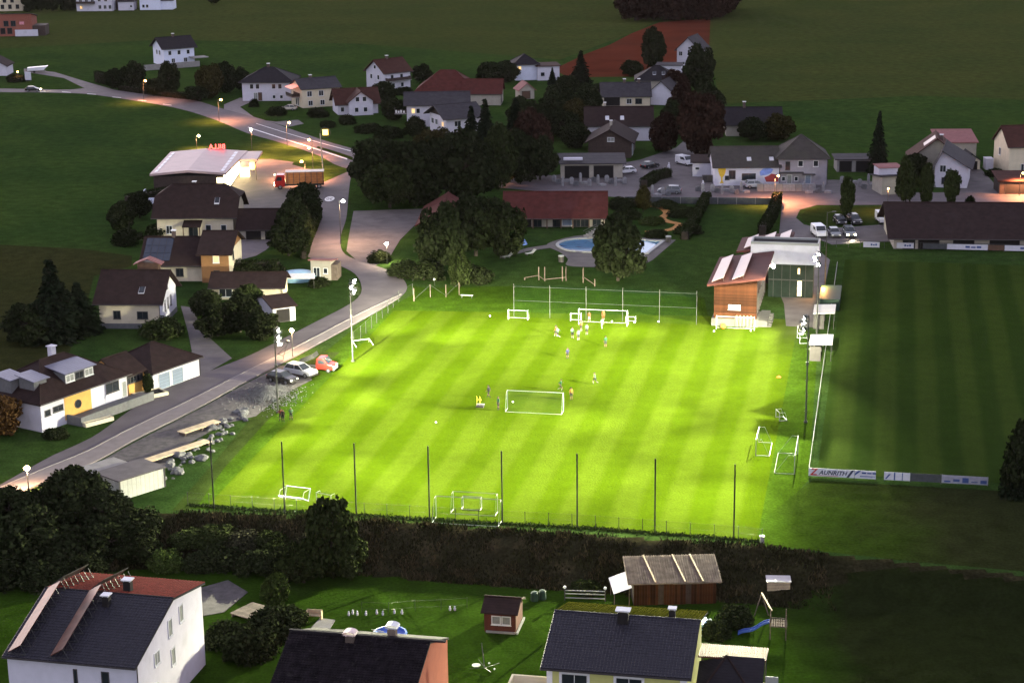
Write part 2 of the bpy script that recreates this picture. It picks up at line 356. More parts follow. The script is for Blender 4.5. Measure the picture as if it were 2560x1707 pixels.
sheet('rough_verge', [(430, 1276), (540, 1150), (700, 960), (800, 880), (850, 880), (760, 960), (660, 1060), (560, 1170), (500, 1255), (470, 1275)], .012, 'grass')

sheet('long_grass_field', [(-300, 620), (0, 612), (200, 622), (330, 640), (330, 665), (235, 690), (215, 770), (170, 890), (60, 930), (-300, 960)], .014, 'grass_long')
# roads
UP = [(-300, 219), (0, 222), (165, 225), (217, 221), (274, 224), (315, 229), (398, 241), (488, 252), (548, 270), (656, 299), (752, 332), (878, 371), (1040, 400), (1300, 430), (1600, 462), (1960, 482), (2300, 482), (2700, 478)]
LO = [(-300, 228), (0, 231), (192, 234), (274, 243), (384, 260), (466, 277), (548, 304), (617, 333), (697, 356), (793, 388), (862, 421), (1000, 440), (1250, 470), (1600, 497), (1960, 512), (2300, 512), (2700, 510)]
def strip(name, A, B, z, mat, **kw):
    def res(L, n):
        P = smooth_line([G(*p) for p in L], 4); s = [0]
        for a, b in zip(P[:-1], P[1:]): s.append(s[-1] + (b - a).length)
        return [(float(np.interp(s[-1] * k / n, s, [p.x for p in P])), float(np.interp(s[-1] * k / n, s, [p.y for p in P])), z) for k in range(n + 1)]
    n = 90; a, b = res(A, n), res(B, n); me = bpy.data.meshes.new(name)
    F = [(k, n + 1 + k, n + 2 + k, k + 1) for k in range(n)]; V = a + b
    F = [f if (Vector(V[f[1]]) - Vector(V[f[0]])).cross(Vector(V[f[2]]) - Vector(V[f[0]])).z > 0 else f[::-1] for f in F]
    me.from_pydata(V, [], F); me.materials.append(MATS[mat]); return obj(name, me, kind='structure')
strip('main_road', UP, LO, .03, 'asphalt')
sheet('side_road', [(60, 172), (137, 181), (219, 206), (290, 226), (217, 224), (160, 196), (60, 180)], .024, 'asphalt_old')
strip('road_marking', [(620, 318), (700, 344), (790, 372), (868, 397)], [(620, 320), (700, 346), (790, 374.5), (868, 400)], .05, 'paint')
strip('road_marking', [(640, 309), (720, 334), (800, 357), (878, 378)], [(640, 310), (720, 335), (800, 358.2), (878, 379.4)], .05, 'paint')
strip('traffic_island', [(795, 367), (840, 380), (882, 394)], [(792, 370), (838, 386), (882, 402)], .08, 'grass')
for k in range(9):
    a = k * 70; sheet('road_marking', [(100 + a * .9 - 8, 229 + [0, 1, 6, 14, 22, 32, 46, 66, 88][k]), (100 + a * .9 + 14, 229.6 + [0, 2, 7, 15, 23, 34, 49, 70, 92][k]), (100 + a * .9 + 14, 230.4 + [0, 2, 7, 15, 23, 34, 49, 70, 92][k]), (100 + a * .9 - 8, 229.9 + [0, 1, 6, 14, 22, 32, 46, 66, 88][k])], .05, 'paint') if k < 6 else None
LL = [(812, 455), (803, 516), (797, 544), (773, 600), (764, 636), (800, 655), (842, 662), (887, 685), (904, 716), (898, 741), (865, 766), (797, 801), (733, 834), (674, 864), (612, 894), (500, 938), (416, 982), (344, 1013), (244, 1085), (178, 1118), (119, 1145), (0, 1212), (-200, 1320)]
LR = [(880, 425), (872, 480), (866, 545), (852, 590), (855, 626), (880, 646), (949, 668), (999, 690), (1018, 721), (991, 751), (915, 796), (809, 855), (725, 900), (682, 922), (590, 970), (500, 1020), (417, 1062), (330, 1106), (238, 1157), (120, 1205), (0, 1256), (-200, 1370)]
strip('village_road', LL, LR, .04, 'asphalt')
# pale footway along the pitch side of the road, a real step up
FW = [(1000, 745), (915, 794), (809, 853), (725, 898), (682, 920), (590, 968), (500, 1018), (417, 1060), (330, 1104), (238, 1155), (120, 1203), (0, 1254), (-200, 1368)]
FW2 = [(1003, 737), (903, 784), (796, 840), (710, 884), (664, 906), (570, 953), (478, 1000), (395, 1040), (306, 1083), (216, 1130), (98, 1178), (-20, 1230), (-220, 1330)]
fa = smooth_line([G(*p) for p in FW], 4); fb = smooth_line([G(*p) for p in FW2], 4)
mb = MB()
for i in range(len(fa) - 1):
    mb.slab([Vector((q.x, q.y, .12)) for q in (fa[i], fb[i], fb[i + 1], fa[i + 1])], .1)
mb.build('footway', 'pavement', kind='structure')
mb = MB()
for i in range(len(fb) - 1):
    a, b = fb[i], fb[i + 1]; mb.bar((a.x, a.y, .09), (b.x, b.y, .09), .18, .14)
mb.build('kerb', 'kerb', kind='structure')
sheet('gravel_shoulder', [(700, 915), (760, 905), (780, 950), (700, 990), (640, 1040), (560, 1060), (470, 1110), (400, 1175), (340, 1215), (240, 1225), (150, 1215), (238, 1160), (330, 1109), (417, 1064), (500, 1022), (590, 972), (682, 924)], .022, 'gravel')
sheet('market_car_park', [(470, 450), (591, 401), (675, 398), (734, 406), (730, 412), (775, 424), (800, 458), (815, 455), (805, 512), (700, 528), (600, 520), (540, 470)], .026, 'paving')
sheet('gravel_square', [(884, 528), (1070, 522), (1040, 560), (1000, 600), (975, 642), (940, 664), (890, 650), (866, 628), (874, 580)], .026, 'asphalt_old')
sheet('driveway', [(585, 600), (695, 598), (665, 625), (640, 640), (600, 650)], .026, 'pavement')
sheet('driveway', [(452, 765), (487, 770), (497, 815), (530, 850), (580, 896), (500, 942), (416, 984), (380, 960), (440, 900), (480, 880), (470, 830)], .032, 'asphalt_old')
sheet('driveway', [(600, 245), (560, 262), (560, 277), (640, 297), (600, 268), (640, 250)], .026, 'pavement')
sheet('driveway', [(745, 300), (690, 305), (665, 302), (720, 318), (760, 310)], .026, 'asphalt_old')
sheet('stone_yard', [(1380, 440), (1600, 400), (1690, 370), (1710, 352), (1740, 350), (1730, 440), (1790, 450), (2080, 450), (2240, 455), (2240, 486), (1960, 484), (1600, 470), (1400, 462)], .034, 'asphalt_old')
sheet('yard_drive', [(2390, 425), (2450, 420), (2510, 486), (2360, 486)], .034, 'asphalt_old')
sheet('club_drive', [(1955, 505), (2060, 508), (2000, 525), (1990, 545), (2010, 562), (2060, 572), (2235, 560), (2240, 602), (2080, 612), (2050, 600), (2045, 625), (2075, 650), (2065, 700), (2050, 820), (1965, 815), (1960, 760), (1930, 690), (1945, 620), (1950, 560)], .028, 'asphalt_old')
sheet('kerb_island', [(2000, 540), (2020, 524), (2080, 518), (2235, 517), (2235, 558), (2150, 563), (2060, 566), (2012, 556)], .06, 'grass')
# garden path and play path
pp = smooth_line([G(*p) for p in ((1612, 514), (1650, 519), (1668, 533), (1655, 546), (1672, 555), (1697, 561), (1685, 572), (1655, 578), (1615, 581))], 5)
mb = MB()
for i in range(len(pp) - 1):
    a, b = pp[i], pp[i + 1]; n_ = Vector((-(b - a).y, (b - a).x, 0)).normalized() * .75
    mb.slab([Vector((q.x, q.y, .08)) for q in (a + n_, a - n_, b - n_, b + n_)], .06)
M('sand', (.40, .19, .055), .95, .15, 2); mb.build('sand_path', 'sand', kind='structure')

# pitches
NEAR_L, NEAR_R = G(533, 1272), G(1838, 1350)
AX = Vector((math.cos(PANG), math.sin(PANG), 0)); AY = Vector((-AX.y, AX.x, 0))
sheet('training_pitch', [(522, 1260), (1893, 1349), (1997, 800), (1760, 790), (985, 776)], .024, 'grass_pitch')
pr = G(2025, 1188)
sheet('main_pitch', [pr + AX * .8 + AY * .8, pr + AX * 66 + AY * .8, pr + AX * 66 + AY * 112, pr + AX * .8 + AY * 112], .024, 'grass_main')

# swimming pool
M('water', (.05, .17, .30), .08, .12, .6, bump=.3, bscale=.8, spec=.6); M('pool_tile', (.10, .30, .45), .5, .1)
rim = smooth_line([G(*p) for p in ((1659, 604), (1560, 599), (1465, 597), (1415, 602), (1393, 613), (1410, 625), (1440, 630), (1485, 632), (1560, 634), (1617, 636))], 4)
t = thing('swimming_pool', 'bright blue swimming pool with white rim and one rounded end behind a tree', 'pool')
sheet('water', rim, -.02 + .07, 'water', parent=t, kind=None)
mb = MB()
for i in range(len(rim)):
    a, b = rim[i], rim[(i + 1) % len(rim)]; mb.bar((a.x, a.y, .12), (b.x, b.y, .12), .55, .22)
mb.build('rim', 'white_metal', t)
sheet('pool_deck', smooth_line([G(*p) for p in ((1690, 600), (1560, 591), (1460, 588), (1395, 600), (1366, 614), (1398, 630), (1420, 648), (1417, 664), (1485, 668), (1560, 664), (1617, 658), (1655, 630), (1690, 600))], 3)[:-1], .03, 'paving')
sheet('pool_path', [(1372, 612), (1320, 620), (1250, 640), (1250, 646), (1322, 628), (1376, 620)], .032, 'paving')
# painted speed limit on the road, read from the other side
c = G(824, 498); e_ = [Vector((c.x + .98 * math.cos(a), c.y + 2.6 * math.sin(a), 0)) for a in [2 * math.pi * k / 20 for k in range(20)]]
mk = sheet('road_marking', e_, .056, 'paint')
M('mark_dark', (.09, .075, .08), .8)
me = text_mesh('30', 1.35, 'mark_dark', .004); o = obj('speed_digits', me, mk); o.location = (c.x, c.y + 1.1, .066); o.rotation_euler = (0, 0, math.pi); o.scale = (1.0, 2.4, 1)
# ================================================================== BUILDINGS
def zroof(kind, w, d, e, r, rf=.5):
    """height of the roof underside over x, y"""
    if kind == 'x': return lambda x, y: e + r * (y / (d * rf) if y < d * rf else (d - y) / (d * (1 - rf)))
    if kind == 'y': return lambda x, y: e + r * (x / (w * rf) if x < w * rf else (w - x) / (w * (1 - rf)))
    if kind == 'hip':
        s = min(w, d) / 2; return lambda x, y: e + r * min(x, y, w - x, d - y) / s
    if kind == 'hh': return lambda x, y: e + r * (1 - abs(y - d / 2) / (d / 2))
    if kind == 'sf': return lambda x, y: e + r * y / d
    if kind == 'sb': return lambda x, y: e + r * (1 - y / d)
    if kind == 'sl': return lambda x, y: e + r * x / w
    return lambda x, y: e
def block(root, x0, y0, w, d, e, r, kind='x', o=.5, g=None, wm='white', rm='roof_brown', z0=0.0, pre='', rf=.5, t=.2, gable=None, plinth=None, eb=None):
    """walls and roof of one volume whose corner lies at x0, y0 of its root; eb = back eave level for uneven roofs"""
    g = o if g is None else g; Z = zroof(kind, w, d, e, r, rf)
    mb = MB(); b = z0
    def P(x, y, z): return (x0 + x, y0 + y, z)
    if kind == 'x' and eb is not None:
        base = [P(0, 0, b), P(w, 0, b), P(w, d, b), P(0, d, b)]; yr = d * rf
        mb.add(base + [P(0, 0, e), P(w, 0, e), P(w, d, eb), P(0, d, eb), P(0, yr, e + r), P(w, yr, e + r)], [(0, 1, 5, 4), (1, 2, 6, 9, 5), (2, 3, 7, 6), (3, 0, 4, 8, 7)])
    elif kind in ('x', 'hh'):
        yr = d * rf; mb.add([P(0, 0, b), P(w, 0, b), P(w, d, b), P(0, d, b), P(0, 0, e), P(w, 0, e), P(w, d, e), P(0, d, e)] + ([P(0, yr, e + r), P(w, yr, e + r)] if kind == 'x' else [P(0, d * .28, e + r * .56), P(w, d * .28, e + r * .56), P(0, d * .72, e + r * .56), P(w, d * .72, e + r * .56)]),
            [(0, 1, 5, 4), (2, 3, 7, 6)] + ([(1, 2, 6, 9, 5), (3, 0, 4, 8, 7)] if kind == 'x' else [(1, 2, 6, 11, 9, 5), (3, 0, 4, 8, 10, 7)]))
    elif kind == 'y':
        xr = w * rf; mb.add([P(0, 0, b), P(w, 0, b), P(w, d, b), P(0, d, b), P(0, 0, e), P(w, 0, e), P(w, d, e), P(0, d, e), P(xr, 0, e + r), P(xr, d, e + r)], [(0, 1, 5, 8, 4), (1, 2, 6, 5), (2, 3, 7, 9, 6), (3, 0, 4, 7)])
    else:
        mb.add([P(0, 0, b), P(w, 0, b), P(w, d, b), P(0, d, b)] + [P(x, y, Z(x, y)) for x, y in ((0, 0), (w, 0), (w, d), (0, d))], [(0, 1, 5, 4), (1, 2, 6, 5), (2, 3, 7, 6), (3, 0, 4, 7)])
    mb.build(pre + 'wall', wm, root)
    if plinth:
        mp = MB(); mp.box(x0 - .06, y0 - .06, z0 - .3, x0 + w + .06, y0 + d + .06, z0 + plinth); mp.build(pre + 'plinth', 'plinth', root)
    rb = MB()
    if kind == 'x':
        yr = d * rf; sf = r / yr; sb_ = (e + r - (e if eb is None else eb)) / (d - yr); zb = (e if eb is None else eb)
        rb.slab([P(-g, -o, e - o * sf + t), P(w + g, -o, e - o * sf + t), P(w + g, yr, e + r + t), P(-g, yr, e + r + t)], t)
        rb.slab([P(w + g, d + o, zb - o * sb_ + t), P(-g, d + o, zb - o * sb_ + t), P(-g, yr, e + r + t + .004), P(w + g, yr, e + r + t + .004)], t)
        rb.tube(P(-g, yr, e + r + t), P(w + g, yr, e + r + t), .13)
    elif kind == 'y':
        xr = w * rf; sf = r / xr; s2 = r / (w - xr)
        rb.slab([P(-o, d + g, e - o * sf + t), P(-o, -g, e - o * sf + t), P(xr, -g, e + r + t), P(xr, d + g, e + r + t)], t)
        rb.slab([P(w + o, -g, e - o * s2 + t), P(w + o, d + g, e - o * s2 + t), P(xr, d + g, e + r + t + .004), P(xr, -g, e + r + t + .004)], t)
        rb.tube(P(xr, -g, e + r + t), P(xr, d + g, e + r + t), .13)
    elif kind == 'hip':
        s = min(w, d) / 2; k = r / s; ze = e - o * k + t; zt = e + r + t
        A = [P(-o, -o, ze), P(w + o, -o, ze), P(w + o, d + o, ze), P(-o, d + o, ze)]
        if w >= d: q0, q1 = P(s, d / 2, zt), P(w - s, d / 2, zt)
        else: q0, q1 = P(w / 2, s, zt), P(w / 2, d - s, zt)
        F = [[A[0], A[1], q1, q0], [A[1], A[2], q1], [A[2], A[3], q0, q1], [A[3], A[0], q0]] if w >= d else [[A[0], A[1], q0], [A[1], A[2], q1, q0], [A[2], A[3], q1], [A[3], A[0], q0, q1]]
        for f in F:
            if abs(w - d) < .01 and len(f) == 4: f = f[:3]
            rb.slab(f, t)
        for a, b2 in ((A[0], q0), (A[1], q1 if w >= d else q0), (A[2], q1), (A[3], q0 if w >= d else q1), (q0, q1)):
            if (Vector(a) - Vector(b2)).length > .05: rb.tube(a, b2, .11)
    elif kind == 'hh':
        sl = r / (d / 2); ze = e - o * sl + t; zt = e + r + t; zh = e + r * .56 + t; hx = (r * .44) / sl * .8
        y1, y2 = d * .28, d * .72
        rb.slab([P(-g, -o, ze), P(w + g, -o, ze), P(w + g, y1, zh), P(w - hx, d / 2, zt), P(hx, d / 2, zt), P(-g, y1, zh)], t)
        rb.slab([P(w + g, d + o, ze), P(-g, d + o, ze), P(-g, y2, zh), P(hx, d / 2, zt), P(w - hx, d / 2, zt), P(w + g, y2, zh)], t)
        rb.slab([P(w + g, y1, zh), P(w + g, y2, zh), P(w - hx, d / 2, zt)], t); rb.slab([P(-g, y2, zh), P(-g, y1, zh), P(hx, d / 2, zt)], t)
        rb.tube(P(hx, d / 2, zt), P(w - hx, d / 2, zt), .13)
    elif kind in ('sf', 'sb', 'sl'):
        rb.slab([P(x, y, Z(x, y) + t) for x, y in ((-o, -o), (w + o, -o), (w + o, d + o), (-o, d + o))], t)
    else:
        rb.slab([P(-o, -o, e + t), P(w + o, -o, e + t), P(w + o, d + o, e + t), P(-o, d + o, e + t)], t)
    roof = rb.build(pre + 'roof', rm, root)
    if kind in ('x', 'hip', 'hh') and w > 5:
        gb = MB(); sl = r / (d * rf if kind == 'x' else min(w, d) / 2); zz = e - o * sl + t * .6
        gb.bar(P(-g, -o - .07, zz), P(w + g, -o - .07, zz), .14, .12); gb.build('gutter', 'frame_dark', roof)
        dp = MB(); dp.tube(P(w + .06, -.1, b), P(w + .06, -.1, e - .1), .055, n=5); dp.tube(P(w + .06, -.1, e - .1), P(w + .06, -o, zz), .055, n=5); dp.build('downpipe', 'frame_dark', root)
    if gable is not None and kind in ('x', 'y'):
        gm_ = MB()
        if kind == 'y': gm_.add([P(0, -.03, e), P(w, -.03, e), P(w * rf, -.03, e + r)], [(0, 1, 2)])
        else:
            for xx in (-.03, w + .03): gm_.add([P(xx, 0, e), P(xx, d, e), P(xx, d * rf, e + r)], [(0, 1, 2)])
        gm_.build(pre + 'gable_boarding', gable, root)
    return roof, Z
def face_mat(face, w, d, x0, y0):
    if face == 'f': return Matrix.Translation((x0, y0, 0))
    if face == 'b': return Matrix.Translation((x0 + w, y0 + d, 0)) @ Matrix.Rotation(math.pi, 4, 'Z')
    if face == 'r': return Matrix.Translation((x0 + w, y0, 0)) @ Matrix.Rotation(math.pi / 2, 4, 'Z')
    return Matrix.Translation((x0, y0 + d, 0)) @ Matrix.Rotation(-math.pi / 2, 4, 'Z')
def opening(root, face, u, z, ww, hh, kind, w, d, x0=0, y0=0):
    """window, door or gate on a face: frame proud of the wall, pane set back in it"""
    Q = face_mat(face, w, d, x0, y0)
    def bx(mb, *a): mb.box(*a, mat=Q); return mb
    fr = 'frame_white'; k = .09
    if kind == 'garage': name, pane, fr, k = 'garage_door', 'garage_grey', 'frame_white', .08
    elif kind == 'hole': name, pane, fr, k = 'gateway', 'dark_hole', 'frame_dark', .1
    elif kind == 'door': name, pane, fr, k = 'door', 'door_wood', 'frame_dark', .1
    elif kind == 'lit': name, pane = 'window', 'glass_lit'
    elif kind == 'dark': name, pane, fr = 'window', 'glass', 'frame_dark'
    elif kind == 'curtain': name, pane = 'window', 'curtain'
    else: name, pane = 'window', 'glass'
    mb = MB()
    bx(mb, u - ww / 2 - k, -.09, z - k, u + ww / 2 + k, .02, z); bx(mb, u - ww / 2 - k, -.07, z + hh, u + ww / 2 + k, .02, z + hh + k)
    bx(mb, u - ww / 2 - k, -.07, z, u - ww / 2, .02, z + hh); bx(mb, u + ww / 2, -.07, z, u + ww / 2 + k, .02, z + hh)
    if name == 'window':
        if ww > .9: bx(mb, u - .03, -.06, z, u + .03, .02, z + hh)
        bx(mb, u - ww / 2 - k - .05, -.16, z - k - .05, u + ww / 2 + k + .05, -.02, z - k)      # sill
    o = mb.build(name, fr, root)
    mp = MB(); bx(mp, u - ww / 2, -.03, z, u + ww / 2, .015, z + hh); mp.build('pane' if name == 'window' else 'leaf', pane, o)
def chimney(roof, x, y, z0, h, w=.6, d=.6, mat='chimney_brick', cap='cap_metal'):
    mb = MB(); mb.box(x - w / 2, y - d / 2, z0 - .8, x + w / 2, y + d / 2, z0 + h); c = mb.build('chimney', mat, roof)
    k = MB(); k.box(x - w * .7, y - d * .7, z0 + h + .12, x + w * .7, y + d * .7, z0 + h + .22)
    for i in (-1, 1):
        for j in (-1, 1): k.box(x + i * w * .42 - .04, y + j * d * .42 - .04, z0 + h, x + i * w * .42 + .04, y + j * d * .42 + .04, z0 + h + .12)
    k.build('chimney_cap', cap, roof)
def skylight(roof, Z, x, y, w=.8, d=1.2, t=.2, mat='glass'):
    e = .05; n = []
    for dx, dy in ((-1, -1), (1, -1), (1, 1), (-1, 1)):
        X, Y = x + dx * w / 2, y + dy * d / 2; n.append((X, Y, Z(X, Y) + t + .07))
    mb = MB(); mb.slab([(p[0] + (p[0] - x) * .12, p[1] + (p[1] - y) * .1, p[2] - .02) for p in n], .1); s = mb.build('skylight', 'cap_metal', roof)
    mb = MB(); mb.slab([(p[0], p[1], p[2] + .012) for p in n], .02); mb.build('skylight_pane', mat, roof)
def house(name, label, at, th, w, d, e, r, kind='x', ax=0, ay=0, z0=0.0, wins=(), chims=(), skies=(), cat='house', group=None, **kw):
    """at = (px, py, level) of the wall corner ax, ay (0 or 1) of the front face"""
    p = G(at[0], at[1], at[2]); a = R(th)
    off = Vector((ax * w * math.cos(a) - ay * d * math.sin(a), ax * w * math.sin(a) + ay * d * math.cos(a), 0))
    root = thing(name, label, cat, (p.x - off.x, p.y - off.y, z0), a, group)
    roof, Z = block(root, 0, 0, w, d, e, r, kind, **kw)
    for q in wins: opening(root, q[0], q[1], q[2], q[3], q[4], q[5] if len(q) > 5 else 'win', w, d)
    for c in chims: chimney(roof, c[0], c[1], Z(c[0], c[1]), c[2], *c[3:])
    for s in skies: skylight(roof, Z, s[0], s[1], *(s[2:] if len(s) > 2 else ()))
    return root, roof, Z
def row(face, z, us, w=1.0, h=1.2, kind='win'): return [(face, u, z, w, h, kind) for u in us]
def balcony(root, x0, x1, y0, y1, z, mat='dark_wood'):
    mb = MB(); mb.box(x0, y0, z - .15, x1, y1, z); b = mb.build('balcony', 'concrete', root)
    mb = MB(); mb.box(x0, y0, z + .12, x1, y0 + .05, z + .95); mb.box(x0, y0 + .05, z + .12, x0 + .05, y1, z + .95); mb.box(x1 - .05, y0 + .05, z + .12, x1, y1, z + .95); mb.build('railing', mat, b)

VG = 'houses of the village'
# ---- far left and top
house('farmhouse', 'cream block cut off by the left picture edge at the top', (57, 28, 0), 2, 22, 10, 5.5, 2, 'x', ax=1, wm='cream', rm='roof_dark', group=VG, wins=row('f', 1.0, [14, 17, 20], 1.2, 1.5, 'dark') + row('f', 3.5, [12, 15, 18], 1.2, 1.3, 'dark'))
root, roof, Z = house('brick_house', 'unplastered red brick house with grey roof and a white basement wall', (0, 92, 0), 3, 11.5, 10, 6.2, 1.6, 'sb', ax=0, wm='brick', rm='roof_grey', group=VG, wins=row('f', 3.6, [2.5, 5], 1.6, 1.8, 'dark') + row('f', .9, [1.2, 3.6], 1.6, 2.0, 'hole'))
mb = MB(); mb.box(5.5, -.5, 0, 13.5, -.2, 2.3); mb.build('basement_wall', 'white', root)
mb = MB(); mb.box(7.2, -.06, 4.1, 8.8, 0, 5.1); M('banner_pink', (.6, .25, .3), .7); mb.build('banner', 'banner_pink', root)
mb = MB(); mb.box(11.5, .5, 0, 16, 8, 3.6); mb.build('annex', 'dark_wood', root)
house('white_block', 'white two-storey house with dark balcony at the top edge', (192, 29, 0), -3, 14.5, 10, 6.2, 2.5, 'x', wm='white', rm='roof_dark', group=VG, wins=row('f', 3.8, [1.8, 4.2, 6.6, 9.4, 12], 1.1, 1.4) + row('f', .9, [2, 9.5, 11.6, 13.6], 1.1, 1.4) + [('f', 1.9, .9, .9, 1.2, 'lit')])
balcony(bpy.data.objects['white_block'], .2, 7.6, -1.5, 0, 3.0)
house('barn', 'dark timber barn between two white houses at the top edge', (284, 25, 0), 0, 8, 9, 5, 2, 'x', wm='dark_wood', rm='roof_dark', cat='barn', group='farm buildings')
house('garage', 'plain white garage at the top edge of the picture', (296, 27, 0), 0, 6.2, 6, 3.4, .3, 'flat', wm='white', rm='roof_grey', cat='garage', wins=[('f', 5.2, 1.2, .8, .8)])
house('blue_house', 'pale blue house with low annex at the top edge', (350, 26, 0), -2, 8.5, 10, 4.2, 2.2, 'y', wm='white_cool', rm='roof_dark', group=VG, wins=row('f', 1.0, [1.5, 3], .9, 1.1) + [('f', 2.2, 4.3, .8, .9)])
block(bpy.data.objects['blue_house'], 8.5, 1, 4.6, 7, 3.6, .6, 'sf', wm='white_cool', rm='roof_dark', pre='annex_')
root, roof, Z = house('hillside_house', 'white house with dark hip-ended roof above a hedge and terrace wall', (411, 166, 0), 30, 10, 9.5, 5.6, 2.6, 'x', wm='white_cool', rm='roof_dark', group=VG, o=.9, wins=row('l', 3.2, [3.5, 6], 1.1, 1.3) + row('f', 3.3, [2, 5, 8], .9, 1.2) + row('f', .9, [3, 7], 1, 1.2), chims=[(5, 4.7, 1.0)])
mb = MB(); mb.box(-9, -7, 0, 9, -6.7, 1.7); mb.build('terrace_wall', 'concrete', root)
mb = MB(); mb.box(8.0, -4.4, 2.2, 13, -.2, 2.45); mb.build('terrace', 'concrete', root)
house('cottage', 'small white gabled house cut off by the left picture edge', (17, 190, 0), 0, 8, 8, 3, 2.2, 'y', ax=1, wm='white', rm='roof_brown', group=VG)
# ---- row along the main road
house('hip_house', 'white two-storey house with dark hipped roof beside the main road', (607, 253, 0), -3, 13.3, 11, 5.4, 2.9, 'hip', wm='white', rm='roof_dark', group=VG, o=.9, wins=row('f', 3.3, [2.6, 4.2, 8.6, 10.3], .9, 1.2) + row('f', .7, [8.6, 10.6], .7, .8) + [('f', 3.6, .2, 1.0, 2.0, 'curtain'), ('f', 4.8, .2, .9, 2, 'door')], chims=[(6.4, 5.6, 1.0)])
root, roof, Z = house('balcony_house', 'cream house with grey roof and a balcony with red awning', (757, 271, 0), 24, 10.5, 9.5, 5.0, 2.0, 'x', wm='cream', rm='roof_grey', group=VG, wins=row('f', 3.0, [2.0, 5.2], 1.2, 1.3) + row('f', .6, [2.2, 5.5], 1.1, 1.2) + row('l', .3, [4.5, 6], .9, 2.0, 'win'), chims=[(4, 5, .9)])
balcony(root, -2.2, 0, 2, 7.5, 2.7); mb = MB(); mb.slab([(-2.4, 2, 5.0), (0, 2, 5.6), (0, 7.5, 5.6), (-2.4, 7.5, 5.0)], .08)
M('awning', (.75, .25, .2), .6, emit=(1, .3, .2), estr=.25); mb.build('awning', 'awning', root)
root, roof, Z = house('gabled_house', 'white house with rust-brown roof and a white cross gable', (845, 288, 0), 14, 10.5, 8.5, 3.0, 3.0, 'x', wm='white', rm='roof_rust', group=VG, o=.8, wins=[('f', 1.2, .8, .8, 1.1)])
rf2, Z2 = block(root, 2.6, -2.4, 6.2, 6, 3.6, 2.4, 'y', wm='white', rm='roof_rust', pre='cross_', o=.6)
for u, z in ((1.9, .9), (4.2, .9), (2.2, 3.6), (4.0, 3.6)): opening(root, 'f', u, z, .9, 1.1, 'win', 6.2, 6, 2.6, -2.4)
house('upper_house', 'white gabled house with red-brown roof standing above the others on the meadow edge', (962, 226, 0), 38, 8.8, 9.0, 4.9, 3.0, 'x', wm='white', rm='roof_rust', group=VG, o=.7, wins=row('l', 2.7, [2.5, 6], .9, 1.2) + [('l', 4.4, 5.6, .9, .9)] + row('f', 2.7, [2.6, 5.8], .9, 1.3) + row('f', .5, [3, 6], .9, 1.1), chims=[(4, 4.5, .9)])
balcony(bpy.data.objects['upper_house'], .3, 8.3, -1.4, 0, 2.4)
house('red_roof_barn', 'long barn with broad red tiled roof and solar tubes on the ridge', (1040, 262, 0), -4, 16, 12, 3.6, 4.6, 'hip', wm='cream_dark', rm='roof_red', cat='barn', group='farm buildings')
house('red_roof_wing', 'lower red-roofed wing joined to the right of the long barn', (1158, 264, 0), -4, 10, 9, 3.2, 3.0, 'x', wm='cream_dark', rm='roof_red', cat='barn', group='farm buildings', wins=[('r', 3, .5, 1.4, 1.8, 'dark')])
root, roof, Z = house('grey_roof_house', 'white house with long blue-grey roof and white lettered balcony', (1018, 318, 0), 2, 15, 9, 5.6, 2.2, 'x', wm='white', rm='roof_grey', group=VG, o=.8, wins=[('f', 1.2, .4, 1.2, 2), ('f', 1.6, 3.4, .8, 1.1, 'lit'), ('f', 2.8, 3.4, .8, 1.1)])
balcony(root, -3.0, -.1, -.5, 4, 3.4)
mb = MB()
for i, x in enumerate((-2.8, -2.2, -1.6, -.9)): mb.box(x, -.56, 3.6, x + .42, -.52, 4.3 - .2 * (i % 2))
mb.build('balcony_banner', 'frame_white', root)
house('wood_gable_house', 'white house with dark boarded gable and one lit window', (1116, 342, 0), 25, 9, 10, 4.6, 2.2, 'x', wm='white', rm='roof_grey', group=VG, o=1.2, gable='dark_wood', wins=row('l', 2.2, [1.8, 4.2], 1.3, 1.2) + [('l', 8, 2.2, 1.1, 1.0, 'lit'), ('f', 3, 2.3, 1.6, 1.2)])
root, roof, Z = house('flat_roof_house', 'white flat-roofed house with a hip-roofed tower part by the ploughed field', (1344, 202, 0), 8, 6.4, 8, 4.0, .1, 'flat', wm='white', rm='roof_rust', group=VG, wins=row('f', 1.4, [1.5, 4.2], .9, .8, 'dark'))
block(root, -6.2, 1.5, 6.2, 7, 5.0, 2.0, 'hip', wm='white_cool', rm='roof_dark', pre='tower_', o=.9); opening(root, 'f', 1.2, 3.0, .9, 1.0, 'lit', 6.2, 7, -6.2, 1.5)
house('summer_house', 'small garden house with pale pink roof in front of the flat-roofed house', (1300, 249, 0), 14, 4.0, 5, 2.6, 1.6, 'y', wm='cream_dark', rm='roof_pink', group=VG, wins=[('f', 1.7, .2, 2.2, 1.9, 'door')])
house('white_gable_house', 'white gabled house with garage before the ploughed field', (1692, 164, 0), -22, 7.0, 9.5, 5.0, 3.4, 'y', wm='white', rm='roof_grey', group=VG, o=.7, wins=[('f', 1.2, 3.0, 1.0, 1.2), ('f', 3.8, 1.0, .9, .9), ('f', 5.4, .4, .9, .9)])
house('double_garage', 'white garage with flat roof below the white gabled house', (1642, 188, 0), -10, 7, 6, 2.8, .1, 'flat', wm='white', rm='roof_grey', cat='garage')
house('hidden_house', 'house with dark roof and two skylights half hidden by trees', (1590, 232, 0), -4, 11.5, 10, 3.5, 3.0, 'hip', wm='cream_dark', rm='roof_dark', group=VG, skies=[(5, 2.2), (7.5, 2.2)])
